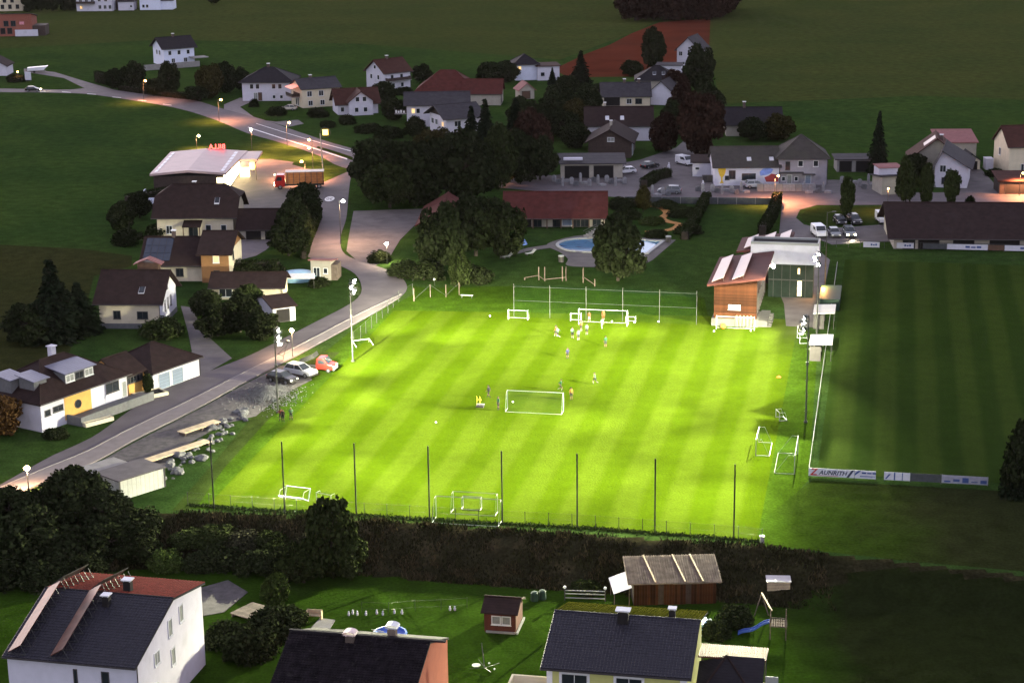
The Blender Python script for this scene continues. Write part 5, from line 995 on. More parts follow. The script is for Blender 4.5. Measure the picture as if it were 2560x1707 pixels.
# goal before the clubhouse with dummies behind it
goal('goal with white posts directly before the clubhouse wall', mid((1788, 822), (1888, 828)), PANG, 5.6, 2.0, .9, .06, net='net_white')
M('dummy_cream', (.20, .18, .10), .6, .08)
for k in range(5):
    b = G(1841 + k * 9, 817 + k * .4); t = thing('free_kick_dummy', ['leftmost cream training dummy before the clubhouse', 'second cream training dummy from the left', 'middle one of five cream training dummies', 'fourth cream training dummy from the left', 'rightmost cream training dummy before the clubhouse'][k], 'training dummy', b, PANG, 'training dummies')
    mb = MB(); mb.lathe([(.17, .1), (.2, .5), (.24, 1.1), (.26, 1.35), (.12, 1.5), (.1, 1.52)], 8); mb.build('torso', 'dummy_cream', t); mb = MB(); mb.sphere((0, 0, 1.66), .14); mb.build('head', 'dummy_cream', t); mb = MB(); mb.lathe([(.3, 0), (.3, .06), (.06, .1)], 8); mb.build('foot_plate', 'galv_dark', t)
M('orange', (.72, .12, .02), .6, .1); M('ball_white', (.8, .8, .78), .5, .05)
def ball(label, px, py, r=.13, mat='ball_white', name='football', cat='ball', group='footballs on the pitch'):
    mb = MB(); mb.sphere((0, 0, 0), r, 10, 7); b = G(px, py); mb.build(name, mat, None, (b.x, b.y, r + .02), smooth=True, label=label, category=cat, group=group)
for lab, px, py in (('football lying left of the small goal at the far end', 1225, 792), ('football under the net fence right of the far goal', 1646, 806), ('football lying alone on the left half of the lit pitch', 1090, 1058), ('football near the left corner inside the mid-pitch goal', 1282, 1007), ('football before the clubhouse goal, left one', 1785, 830), ('football before the clubhouse goal, right one', 1877, 829), ('football in the mouth of the far goal', 1530, 806), ('football beside the mini goal right of the far goal', 1586, 808)): ball(lab, px, py)
ball('large orange exercise ball before the clubhouse wall', 1808, 822, .42, 'orange', 'exercise_ball', 'ball', None)
# dugouts
M('dugout_roof', (.50, .47, .46), .5, .05)
for lab, q in (('white-roofed dugout nearer to the camera beside the main pitch', (2023, 902)), ('white-roofed dugout farther away beside the main pitch', (2033, 822))):
    t = thing('dugout', lab, 'dugout', G(*q), PANG, 'dugouts'); W, D = 3.1, 5.0
    mb = MB(); mb.box(0, 0, 0, .08, D, 2.35); mb.box(.08, D - .08, 0, W * .5, D, 2.3); mb.box(.08, 0, 0, W * .5, .08, 2.1); mb.build('wall', 'frame_dark', t)
    mb = MB(); mb.slab([(-.1, -.15, 2.45), (W, -.15, 2.6), (W, D + .1, 2.6), (-.1, D + .1, 2.45)], .14); mb.build('roof', 'dugout_roof', t)
    mb = MB(); mb.box(.5, .4, .38, 1.0, D - .4, .46); mb.box(.45, .4, .46, .52, D - .4, .95); mb.build('bench', 'cream', t)
    for y in (.1, D - .1): mb = MB(); mb.tube((W - .15, y, 0), (W - .15, y, 2.5), .04, n=5); mb.build('post', 'galv', t)
t = thing('equipment_box', 'dark green storage box with flat roof behind the dugouts', 'storage box', G(2048, 775), PANG); mb = MB(); mb.box(0, 0, 0, 3.0, 9, 1.7); M('box_green', (.012, .035, .022), .6); mb.build('body', 'box_green', t); mb = MB(); mb.box(-.1, -.1, 1.7, 3.1, 9.1, 1.8); mb.build('lid', 'box_green', t)
t = thing('slender_pole', 'tall slender unlit lamp pole beside the clubhouse drive', 'lamp post', G(2062, 731)); mb = MB(); mb.tube((0, 0, 0), (0, 0, 13), .1, .05, 6); mb.build('pole', 'galv_dark', t); mb = MB(); mb.bar((0, 0, 12.9), (1.0, 0, 13.1), .06); mb.box(.8, -.15, 13.0, 1.4, .15, 13.15); mb.build('lamp_head', 'galv', t)
t = thing('marker_cone', 'orange marker lying by the right touchline', 'marker', G(1947, 943)); mb = MB(); mb.lathe([(.32, 0), (.3, .05), (.1, .2), (.06, .2)], 10); mb.build('cone', 'orange', t)
t = thing('bench', 'white bench above the far left corner of the pitch', 'bench', G(1167, 745), PANG); mb = MB(); mb.box(-1, -.2, .42, 1, .25, .5); mb.build('seat', 'white_metal', t)
for x in (-.8, .8): mb = MB(); mb.box(x - .04, -.15, 0, x + .04, .2, .42); mb.build('leg', 'galv_dark', t)
t = thing('training_bench', 'small pale bench with a stacked frame left of the mid-pitch goal', 'bench', G(1200, 1018), PANG); mb = MB(); mb.box(-.45, -.2, .4, .6, .2, .46); mb.build('seat', 'white_metal', t)
M('flag_yellow', (.8, .62, .1), .6)
for x in (-.4, .0): mb = MB(); mb.tube((x, 0, 0), (x - .02, 0, 1.5), .03, n=5); mb.add([(x, 0, 1.5), (x + .25, 0, 1.0), (x, 0, .7)], [(0, 1, 2)]); mb.build('flag_pole', 'flag_yellow', t)
mb = MB(); mb.box(-.5, -.3, 0, .5, .3, .25); mb.build('bag', 'frame_dark', t)
t = thing('climbing_frame', 'timber climbing posts with cross beams beyond the net fence', 'climbing frame', (0, 0, 0))
CL = [G(*q) for q in ((1347, 700), (1362, 703), (1406, 702), (1415, 702), (1458, 707), (1487, 716), (1312, 700))]
for i, b in enumerate(CL): mb = MB(); h = [2.2, 2.4, 2.4, 2.4, 2.6, 1.2, .4][i]; mb.tube((b.x, b.y, 0), (b.x, b.y, h), .09, n=5); mb.build('post', 'wood_grey', t)
for a, b, z0, z1 in ((6, 0, .4, .8), (0, 1, .7, .2), (1, 3, .3, .6), (4, 5, 1.0, .3)): mb = MB(); mb.tube((CL[a].x, CL[a].y, z0), (CL[b].x, CL[b].y, z1), .07, n=5); mb.build('beam', 'wood_grey', t)

# ================================================================== STREET LAMPS
M('lamp_warm', (1, .8, .5), .3, 0, emit=(1.0, .66, .30), estr=34); M('lamp_orange', (1, .5, .2), .3, 0, emit=(1.0, .48, .12), estr=22); M('lamp_cold', (1, 1, .9), .3, 0, emit=(1.0, .93, .78), estr=40)
def lamp(label, base, top_y, mat='lamp_orange', e=900, arm=.7, r=.30, col=(1, .38, .16)):
    b = G(*base); lo_, hi_ = 1.0, 20.0
    for _ in range(30):
        h = (lo_ + hi_) / 2; v = Vector((b.x, b.y, h - CAM_H)); Y = 853.5 - CAM_F * v.dot(_up) / v.dot(_fw)
        if Y > top_y: lo_ = h
        else: hi_ = h
    t = thing('street_lamp', label, 'street lamp', b, 0, 'street lamps')
    mb = MB(); mb.tube((0, 0, 0), (0, 0, h), .08, .05, 6); mb.build('pole', 'galv', t)
    if abs(arm) > .05: mb = MB(); mb.bar((0, 0, h), (arm, 0, h + .12), .06); mb.box(arm - .3, -.12, h + .08, arm + .3, .12, h + .2); mb.build('arm', 'galv', t)
    mb = MB(); mb.sphere((arm, 0, h), r, 10, 6, .8); mb.build('lamp_globe', mat, t, smooth=True)
    ld = bpy.data.lights.new('street_light', 'SPOT'); ld.energy = e; ld.color = col; ld.spot_size = R(150); ld.spot_blend = .5; ld.shadow_soft_size = .25
    o = bpy.data.objects.new('street_light', ld); COL.objects.link(o); o.parent = t; o.location = (arm, 0, h - r - .1)
LG = 'lamp_orange'
lamp('orange street lamp on the main road below the hillside house', (360, 256), 203, e=3500)
lamp('orange street lamp on the main road before the white hip-roofed house', (548, 304), 250, e=3500)
lamp('lamp on the grass edge behind the supermarket roof', (492, 374), 340, 'lamp_warm', 1800, .6)
lamp('lamp between supermarket roof and main road', (631, 398), 324, 'lamp_warm', 9000, 0)
lamp('orange street lamp on the main road above the car park', (718, 366), 307, e=4500)
lamp('orange street lamp left of the tall ring sign, upper one', (782, 396), 350, e=3500, arm=-.7)
lamp('orange street lamp left of the tall ring sign, lower one', (783, 428), 370, e=3500, arm=-.7)
lamp('orange car park lamp behind the lorry', (764, 450), 404, e=14000, arm=-.7)
lamp('white globe lamp on the grass wedge at the village road', (852, 611), 503, 'lamp_cold', 3500, .7, .34, (1, .6, .35))
lamp('white globe lamp beside the gravel square', (968, 661), 610, 'lamp_cold', 1200, 0, .30, (1, .8, .55))
lamp('warm globe lamp between the two left floodlight masts', (732, 893), 826, 'lamp_warm', 1500, 0, .32, (1, .65, .35))
lamp('warm globe lamp above the bushes at the left picture edge', (72, 1228), 1170, 'lamp_warm', 1500, 0, .34, (1, .65, .35))
lamp('orange lamp glowing in front of the dark trees', (1266, 462), 423, LG, 500, 0, .2)
lamp('orange lamp on a dark pole before the workshop wall', (1936, 508), 440, LG, 7000, .6, .22)
lamp('small lamp on a pole before the columnar trees', (2218, 532), 472, LG, 900, 0, .16)
lamp('yellow lamp before the house at the right picture edge', (2548, 490), 433, LG, 6000, .5, .24)
lamp('distant orange lamp beside the grass triangle at the left edge', (46, 205), 180, LG, 300, 0, .2)
lamp('yellow garden lamp below the flat-roofed house', (1351, 275), 256, 'lamp_warm', 200, 0, .2)
lamp('faint lamp shining over the large dark tree', (940, 398), 374, 'lamp_warm', 200, 0, .16)
# ring sign
t = thing('ring_sign', 'tall pole with a glowing yellow square inside a ring at the car park entrance', 'pylon sign', G(808, 431))
b = G(808, 431); mb = MB(); mb.tube((0, 0, 0), (-.35, 0, 8.4), .14, .1, 8); mb.build('pole', 'white_metal', t)
mb = MB()
for k in range(24):
    a0, a1 = 2 * math.pi * k / 24, 2 * math.pi * (k + 1) / 24; mb.tube((.75 + 1.1 * math.cos(a0), 0, 8.6 + 1.1 * math.sin(a0)), (.75 + 1.1 * math.cos(a1), 0, 8.6 + 1.1 * math.sin(a1)), .06, n=5)
mb.build('ring', 'galv', t); mb = MB(); mb.box(.2, -.15, 8.1, 1.35, .15, 9.25); mb.build('sign_box', 'sign_yellow', t)
# ================================================================== VEHICLES
M('tyre', (.012, .012, .012), .8); M('rim', (.35, .35, .36), .3, .05, metal=.7); M('car_glass', (.02, .025, .03), .06, .1, spec=.7); M('headlamp', (.7, .7, .68), .15, .05, spec=.8); M('headlamp_on', (1, .9, .6), .2, 0, emit=(1, .82, .45), estr=14); M('tail_lamp', (.4, .02, .02), .3); M('bumper', (.03, .03, .03), .6)
for nm, c in (('white', (.62, .62, .66)), ('black', (.012, .012, .015)), ('silver', (.40, .40, .43)), ('red', (.42, .02, .015)), ('grey', (.14, .15, .17)), ('beige', (.5, .46, .38))): M('paint_' + nm, c, .25, .05, 2, spec=.6)
VGRP = 'parked vehicles'
def vehicle(name, label, loc, rz, kind, col, lights=False, group=VGRP, cat='car'):
    """x forward; parts body, glazing, roof, wheels, lamps"""
    t = thing(name, label, cat, loc, rz, group)
    if kind == 'van': L, W, body, cab, wr = 4.9, 1.9, [(-2.4, .35), (-2.45, 1.2), (-2.3, 2.0), (.9, 2.05), (1.55, 1.25), (2.35, 1.05), (2.45, .4)], [(-.4, 1.28), (-.4, 1.8), (.8, 1.82), (1.3, 1.28)], .33
    elif kind == 'suv': L, W, body, cab, wr = 4.7, 1.86, [(-2.3, .38), (-2.35, .95), (-2.2, 1.05), (.9, 1.08), (2.15, .95), (2.35, .6), (2.3, .35)], [(-2.15, 1.06), (-1.75, 1.62), (.1, 1.66), (1.05, 1.08)], .36
    else: L, W, body, cab, wr = 4.3, 1.78, [(-2.1, .34), (-2.15, .8), (-2.0, .95), (.9, .98), (1.95, .82), (2.15, .5), (2.1, .3)], [(-1.9, .96), (-1.3, 1.44), (.15, 1.46), (1.0, .98)], .32
    mb = MB(); mb.prof(body, -W / 2, W / 2); b = mb.build('body', 'paint_' + col, t)
    bev = b.modifiers.new('bevel', 'BEVEL'); bev.width = .07; bev.segments = 2
    if kind == 'van':
        mb = MB(); mb.prof(cab, -W / 2 - .012, W / 2 + .012); mb.build('side_window', 'car_glass', t)
        mb = MB(); mb.add([(.93, -.8, 2.0), (.93, .8, 2.0), (1.57, .85, 1.3), (1.57, -.85, 1.3)], [(0, 1, 2, 3)]); o = mb.build('windscreen', 'car_glass', t); o.location = (.03, 0, .02)
    else:
        k = .16; cb = [(x, z) for x, z in cab]
        mb = MB(); w1, w2 = W / 2 - .06, W / 2 - .22
        mb.add([(cb[0][0], -w1, cb[0][1]), (cb[1][0], -w2, cb[1][1]), (cb[2][0], -w2, cb[2][1]), (cb[3][0], -w1, cb[3][1]), (cb[0][0], w1, cb[0][1]), (cb[1][0], w2, cb[1][1]), (cb[2][0], w2, cb[2][1]), (cb[3][0], w1, cb[3][1])], [(0, 1, 2, 3), (7, 6, 5, 4), (0, 4, 5, 1), (1, 5, 6, 2), (2, 6, 7, 3)]); mb.build('glazing', 'car_glass', t)
        mb = MB(); mb.slab([(cb[1][0] - .08, -w2 - .02, cb[1][1] + .04), (cb[2][0] + .06, -w2 - .02, cb[2][1] + .03), (cb[2][0] + .06, w2 + .02, cb[2][1] + .03), (cb[1][0] - .08, w2 + .02, cb[1][1] + .04)], .07)
        for s in (-1, 1): mb.bar((-.45, s * (W / 2 - .08), cb[0][1]), (-.5, s * (W / 2 - .2), cb[1][1]), .07, .05); mb.bar((cb[2][0] + .03, s * (w2 - .01), cb[2][1]), (cb[3][0], s * (w1 - .01), cb[3][1]), .06, .05); mb.bar((cb[1][0], s * w2, cb[1][1]), (cb[0][0], s * w1, cb[0][1]), .09, .06)
        mb.build('roof', 'paint_' + col, t)
    for x in (-L / 2 + .85, L / 2 - .85):
        for s in (-1, 1):
            mb = MB(); mb.tube((x, s * (W / 2 - .2), wr), (x, s * (W / 2 + .03), wr), wr, n=12); wh = mb.build('wheel', 'tyre', t)
            mb = MB(); mb.tube((x, s * (W / 2 + .02), wr), (x, s * (W / 2 + .05), wr), wr * .6, n=10); mb.build('rim', 'rim', wh)
    zf = body[-2][1]; 
    for s in (-1, 1):
        mb = MB(); mb.box(L / 2 - .2, s * W * .36 - .18, zf + .02, L / 2 + .02, s * W * .36 + .18, zf + .2); mb.build('headlight', 'headlamp_on' if lights else 'headlamp', t)
        mb = MB(); mb.box(-L / 2 - .03, s * W * .4 - .1, zf + .1, -L / 2 + .06, s * W * .4 + .1, zf + .4); mb.build('tail_light', 'tail_lamp', t)
        mb = MB(); mb.box(cab[-1][0] - .25, s * (W / 2 + .02) - .08, cab[-1][1] - .02, cab[-1][0] - .1, s * (W / 2 + .02) + .1, cab[-1][1] + .12); mb.build('mirror', 'bumper', t)
    mb = MB(); mb.box(L / 2 - .12, -W / 2 + .05, .28, L / 2 + .03, W / 2 - .05, .5); mb.box(-L / 2 - .03, -W / 2 + .05, .28, -L / 2 + .12, W / 2 - .05, .5); mb.build('bumper', 'bumper', t)
    if lights:
        ld = bpy.data.lights.new('headlight_beam', 'SPOT'); ld.energy = 600; ld.color = (1, .85, .55); ld.spot_size = R(60); ld.shadow_soft_size = .1
        o = bpy.data.objects.new('headlight_beam', ld); COL.objects.link(o); o.parent = t; o.location = (L / 2 + .1, 0, .7); o.rotation_euler = (R(84), 0, R(-90))
    return t
vehicle('black_car', 'black hatchback parked below the left floodlight mast', G(706, 954), R(-33), 'car', 'black')
vehicle('silver_suv', 'silver estate car parked between black hatchback and red truck', G(752, 938), R(-33), 'suv', 'silver')
vehicle('white_suv', 'white car parked by the open workshop in the stone yard', G(1565, 434), R(180 + 15), 'car', 'white')
vehicle('white_van', 'white van parked left in the lower row by the clubhouse', G(2047, 590), R(-84), 'van', 'white', cat='van')
vehicle('grey_car', 'grey car parked between the white van and the car with lit headlights', G(2085, 590), R(-88), 'car', 'grey')
vehicle('lit_car', 'dark car with both headlights on beside the clubhouse', G(2123, 590), R(-90), 'suv', 'grey', True)
vehicle('dark_car', 'dark car under the columnar tree, left of two', G(2099, 558), R(-86), 'car', 'black')
vehicle('dark_car', 'dark car under the columnar tree, right of two', G(2135, 558), R(-84), 'suv', 'black')
vehicle('white_van', 'white van parked by the corner of the long hall', G(2206, 556), R(-88), 'van', 'white', cat='van')
vehicle('white_van', 'white delivery van behind the stone yard hedge', G(1712, 412), R(-60), 'van', 'white', cat='van')
vehicle('dark_car', 'dark car parked among the stone pallets', G(1674, 484), R(170), 'suv', 'grey')
vehicle('grey_car', 'grey estate car parked below the painted workshop', G(1890, 470), R(5), 'suv', 'silver')
vehicle('dark_car', 'dark car parked at the foot of the dark boarded barn', G(1625, 420), R(40), 'car', 'black')
vehicle('road_car', 'dark car with lights on driving along the far road', G(83, 229), R(2), 'car', 'black', True, None)
vehicle('beige_car', 'pale car parked at the balcony house', G(722, 276), R(170), 'car', 'beige')
# red pickup with its bed tipped up
t = thing('red_pickup', 'small red pickup truck with grey bed tipped up behind the cab', 'truck', G(792, 926), R(-14), VGRP)
mb = MB(); mb.prof([(.2, .45), (.2, 1.1), (.35, 2.0), (1.35, 2.05), (1.95, 1.25), (2.7, 1.1), (2.75, .45)], -.92, .92); b = mb.build('cab', 'paint_red', t); bv = b.modifiers.new('bevel', 'BEVEL'); bv.width = .08; bv.segments = 2
mb = MB(); mb.prof([(.5, 1.2), (.55, 1.8), (1.25, 1.82), (1.7, 1.2)], -.935, .935); mb.build('side_window', 'car_glass', t)
mb = MB(); mb.add([(1.42, -.8, 2.0), (1.42, .8, 2.0), (2.0, .85, 1.3), (2.0, -.85, 1.3)], [(0, 1, 2, 3)]); mb.build('windscreen', 'car_glass', t)
mb = MB(); mb.box(2.68, -.85, .4, 2.82, .85, .85); mb.build('front_bumper', 'paint_white', t)
mb = MB(); mb.box(-2.9, -.4, .5, .2, .4, .7); mb.build('chassis', 'bumper', t)
Q = Matrix.Translation((-2.7, 0, .8)) @ Matrix.Rotation(R(-24), 4, 'Y'); mb = MB(); mb.box(0, -.95, 0, 3.0, .95, .08, mat=Q); mb.box(0, -.95, .08, 3.0, -.9, .42, mat=Q); mb.box(0, .9, .08, 3.0, .95, .42, mat=Q); mb.box(2.94, -.9, .08, 3.0, .9, .6, mat=Q); mb.build('tipped_bed', 'galv', t)
for x in (-1.9, 2.0):
    for s in (-1, 1): mb = MB(); mb.tube((x, s * .72, .36), (x, s * .95, .36), .36, n=12); wh = mb.build('wheel', 'tyre', t); mb = MB(); mb.tube((x, s * .94, .36), (x, s * .97, .36), .2, n=10); mb.build('rim', 'rim', wh)
for s in (-1, 1): mb = MB(); mb.box(2.6, s * .65 - .15, .85, 2.79, s * .65 + .15, 1.02); mb.build('headlight', 'headlamp', t)
# lorry on the car park
M('lorry_side', (.46, .17, .05), .6, .2, 1.5, bands=((2, .5, .3),)); M('lorry_roof', (.7, .6, .5), .5)
t = thing('lorry', 'red lorry with boarded trailer and lights on at the supermarket car park', 'lorry', G(757, 470), R(180 + 4))
mb = MB(); mb.prof([(3.6, .5), (3.6, 3.0), (5.2, 3.0), (5.7, 1.9), (5.75, .5)], -1.2, 1.2); b = mb.build('cab', 'paint_red', t); bv = b.modifiers.new('bevel', 'BEVEL'); bv.width = .1; bv.segments = 2
mb = MB(); mb.add([(5.26, -1.05, 2.85), (5.26, 1.05, 2.85), (5.68, 1.1, 1.95), (5.68, -1.1, 1.95)], [(0, 1, 2, 3)]); o = mb.build('windscreen', 'car_glass', t); o.location = (.03, 0, .02)
mb = MB(); mb.prof([(4.2, 1.8), (4.2, 2.6), (5.1, 2.6), (5.4, 1.8)], -1.215, 1.215); mb.build('side_window', 'car_glass', t)
mb = MB(); mb.box(-4.4, -1.25, 1.1, 3.4, 1.25, 3.5); b = mb.build('trailer', 'lorry_side', t); mb = MB(); mb.box(-4.5, -1.3, 3.5, 3.45, 1.3, 3.62); mb.build('trailer_roof', 'lorry_roof', t)
for k in range(7): mb = MB(); mb.box(-4.3 + k * 1.2, 1.25, 1.1, -4.2 + k * 1.2, 1.3, 3.5); mb.build('trailer_rib', 'frame_dark', b)
mb = MB(); mb.box(-4.4, -1.1, .7, 5.4, 1.1, 1.05); mb.build('chassis', 'bumper', t)
for x in (-3.4, -2.2, 4.6):
    for s in (-1, 1): mb = MB(); mb.tube((x, s * .85, .5), (x, s * 1.2, .5), .5, n=12); wh = mb.build('wheel', 'tyre', t); mb = MB(); mb.tube((x, s * 1.19, .5), (x, s * 1.23, .5), .28, n=10); mb.build('rim', 'rim', wh)
for s in (-1, 1): mb = MB(); mb.box(5.7, s * .9 - .2, .75, 5.8, s * .9 + .2, 1.0); mb.build('headlight', 'headlamp_on', t); mb = MB(); mb.box(-4.46, s * 1.0 - .15, .9, -4.38, s * 1.0 + .15, 1.1); mb.build('tail_light', 'tail_lamp', t)
for s, z in ((-.8, 2.75), (.6, 1.3)): mb = MB(); mb.sphere((5.72, s, z), .12); mb.build('marker_lamp', 'headlamp_on', t)
# boat trailer and board by the grass triangle
t = thing('boat_trailer', 'white boat on a trailer beside the side road at the far left', 'boat', G(93, 182), R(10)); mb = MB(); mb.prof([(-2.8, .7), (-2.8, 1.6), (2.6, 1.9), (3.3, 2.0), (2.0, .8)], -1.0, 1.0); mb.build('hull', 'paint_white', t); mb = MB(); mb.box(-2.5, -.6, .35, 2.5, .6, .55); mb.build('trailer_frame', 'galv_dark', t)
for s in (-1, 1): mb = MB(); mb.tube((-.8, s * .9, .35), (-.8, s * 1.1, .35), .35, n=10); mb.build('wheel', 'tyre', t)
t = thing('info_board', 'white upright board on the grass triangle', 'sign', G(71, 205)); mb = MB(); mb.box(-.9, -.06, .5, .9, .06, 2.9); mb.build('panel', 'board_white', t)
for x in (-.7, .7): mb = MB(); mb.bar((x, .1, 0), (x, .1, 2.6), .1); mb.build('post', 'galv', t)
# bent metal frame by the road
t = thing('metal_frame', 'thin bent metal frame standing on the footway behind the silver car', 'frame', G(708, 900), R(30)); mb = MB()
for a, b in (((0, 0, 0), (.1, 0, .6)), ((.1, 0, .6), (-.8, 0, 1.0)), ((-.8, 0, 1.0), (.6, 0, 1.9)), ((.6, 0, 1.9), (.9, 0, 2.6)), ((.9, 0, 2.6), (-.4, 0, 2.3)), ((.1, 0, .6), (.6, 0, 1.9))): mb.tube(a, b, .045, n=5)
mb.build('tubes', 'galv_dark', t); mb = MB(); mb.box(.6, -.2, 2.55, 1.1, .2, 2.75); mb.build('head', 'frame_dark', t)

# ================================================================== ROCKS, CONTAINERS, STONE YARD
rng = random.Random(3)
rock_meshes = []
for s in range(5):
    bm = bmesh.new(); bmesh.ops.create_icosphere(bm, subdivisions=2, radius=1)
    for v in bm.verts:
        k = 1 + .42 * mnoise.noise(v.co * 1.3 + Vector((s * 7, 0, 0))) + .18 * mnoise.noise(v.co * 3.1 + Vector((0, s * 5, 0))); v.co = v.co * k
    me = bpy.data.meshes.new('boulder'); bm.to_mesh(me); bm.free(); me.materials.append(MATS['rock']); rock_meshes.append(me)
RB = [(618, 1032), (590, 1048), (565, 1064), (540, 1085), (515, 1108), (488, 1128), (462, 1146), (438, 1166), (412, 1180)]
for k in range(72):
    q = RB[k % 9]; b = G(q[0] + rng.uniform(-22, 22), q[1] + rng.uniform(-16, 22)); s = rng.uniform(.16, .42) if k % 7 else rng.uniform(.45, .7)
    o = obj('boulder', rock_meshes[k % 5], None, (b.x, b.y, s * .25), rng.uniform(0, 6), label='grey boulder in the heap of broken rock between road and lit pitch', category='boulder', group='boulders heaped beside the road'); o.scale = (s * 1.2, s, s * .75)
# gravel heap
mb = MB(); c = G(690, 990); 
for k in range(2600):
    a = rng.uniform(0, 6.28); r = abs(rng.gauss(0, 1)); X = c.x - 1.0 + 2.2 * r * math.cos(a); Y = c.y + 3.2 * r * math.sin(a); z = max(0, .8 * math.exp(-r * r)) ; s = rng.uniform(.05, .14)
    mb.add([(X - s, Y, z), (X, Y - s, z), (X + s, Y, z), (X, Y + s, z), (X, Y, z + s * 1.3), ], [(0, 1, 4), (1, 2, 4), (2, 3, 4), (3, 0, 4)])
mb.build('gravel_heap', 'rock', None, kind='stuff', label='heap of pale gravel beside the parked cars', category='gravel')
# long plank stacks
for lab, q, th, L, m_ in (('long pale board stack beside the rocks, nearer one', (362, 1168), 50, 10.5, 'wood_light'), ('short pale board stack beside the rocks, farther one', (462, 1092), 50, 6, 'wood_light')):
    t = thing('board_stack', lab, 'board stack', G(*q), R(th), 'board stacks by the road')
    for i in range(4):
        mb = MB(); mb.box(0, i * .36, .4, L, i * .36 + .33, .5); mb.build('board', m_, t)
    for x in (.3, L / 2, L - .3): mb = MB(); mb.box(x - .1, .1, 0, x + .1, 1.3, .4); mb.build('trestle', 'wood_grey', t)
t = thing('ribbed_panel', 'pale ribbed panel leaning at the near end of the board stack', 'panel', G(353, 1164), R(50)); Q = Matrix.Rotation(R(-50), 4, 'Y'); mb = MB(); mb.box(-1.6, 0, .6, 0, 1.4, .7, mat=Q); mb.build('panel', 'wood_light', t)
# containers
M('container_white', (.42, .42, .38), .7, .12, 1.0, bands=((0, .6, .3),)); M('container_roof', (.075, .065, .07), .8, .2, .8)
for lab, q, th, w, d, m_, h in (('white ribbed container with dark roof at the road edge', (300, 1252), 47, 6.4, 4.4, 'container_white', 2.3), ('beige open container behind the white one', (232, 1232), 47, 5.6, 3.6, 'cream_dark', 1.9)):
    t = thing('container', lab, 'container', G(*q), R(th), 'containers by the road')
    mb = MB(); mb.box(0, 0, 0, w, d, h); mb.build('body', m_, t); mb = MB(); mb.box(-.15, -.15, h, w + .15, d + .15, h + .12); mb.build('roof', 'container_roof' if h > 2 else 'concrete', t)
    for x in (.1, w - .1): mb = MB(); mb.box(x - .08, -.05, 0, x + .08, 0, h); mb.build('corner_post', 'frame_dark', t)
# stone yard: blocks and grave slabs set out in rows
M('slab_pale', (.22, .215, .225), .7, .2, 2); M('slab_dark', (.10, .10, .11), .5, .3, 2)
smesh = []
for i, (w, d, h) in enumerate(((.9, .35, 1.4), (1.4, .9, .5), (.5, .4, 1.9), (1.1, .3, 1.0))):
    mb = MB(); mb.prof([(-w / 2, 0), (w / 2, 0), (w / 2, h * .8), (w * .25, h), (-w * .25, h), (-w / 2, h * .82)], -d / 2, d / 2); smesh.append(mb.mesh('stone_slab', 'slab_dark' if i == 3 else 'slab_pale'))
YARD = [(1385 + 11 * k, 455 + (k % 3) * 5) for k in range(17)] + [(1745 + 12 * k, 478 + (k % 3) * 4) for k in range(11)] + [(1605 + 13 * k, 486 + (k % 2) * 4) for k in range(6)] + [(2010 + 12 * k, 478 + (k % 2) * 5) for k in range(6)] + [(2105 + 11 * k, 458 + (k % 3) * 7) for k in range(10)]
for k, q in enumerate(YARD):
    lab = ['grey stone slab set out before the open workshop', 'grey stone slab set out before the painted workshop wall', 'grey stone slab by the dark car in the stone yard', 'grey stone slab at the right end of the stone yard', 'grey stone slab in the heap beside the columnar tree'][0 if k < 17 else 1 if k < 28 else 2 if k < 34 else 3 if k < 40 else 4]
    b = G(*q); obj('stone_slab', smesh[(k * 7) % 4], None, (b.x, b.y, .03), rng.uniform(-.6, .6), label=lab, category='stone slab', group=lab.replace('grey stone slab', 'stone slabs'))
for k in range(9):
    b = G(1900 + k * 16, 478); mb = MB(); mb.box(-.62, -.4, 0, .62, .4, 1.5); mb.build('stone_pallet', 'slab_pale' if k % 3 else 'concrete', None, (b.x, b.y, .03), label='block of stone stacked along the road before the hip-roofed house', category='stone block', group='stone blocks along the road')
for lab, q in (('tall white statue among the stone slabs', (1757, 478)), ('pale statue beside the yard hedge', (1672, 432))):
    mb = MB(); mb.lathe([(.35, 0), (.35, .4), (.2, .5), (.28, 1.2), (.3, 1.6), (.12, 1.8), (.17, 2.0), (.12, 2.2), (.02, 2.25)], 8); b = G(*q); mb.build('statue', 'white', None, b, label=lab, category='statue', group='statues in the stone yard')
for k in range(2): b = G(1762 + k * 14, 455); mb = MB(); mb.box(-.55, -.4, 0, .55, .4, 1.3); mb.box(-.58, -.43, 1.3, .58, .43, 1.42); mb.build('bin', 'frame_dark', None, b, label='dark wheeled bin at the left end of the painted workshop, %s one' % ('left', 'right')[k], category='bin', group='bins')
t = thing('yard_wall', 'long dark retaining wall with light posts between road and bathing garden', 'wall', (0, 0, 0)); a, b = G(1562, 508), G(1935, 512)
mb = MB(); mb.slab([(a.x, a.y, 1.3), (b.x, b.y, 1.3), (b.x, b.y + .25, 1.3), (a.x, a.y + .25, 1.3)], 1.3); mb.build('panel', 'board_dark', t)
for k in range(9): q = a.lerp(b, k / 8); mb = MB(); mb.box(q.x - .06, q.y - .08, 0, q.x + .06, q.y - .01, 1.4); mb.build('post', 'concrete', t)
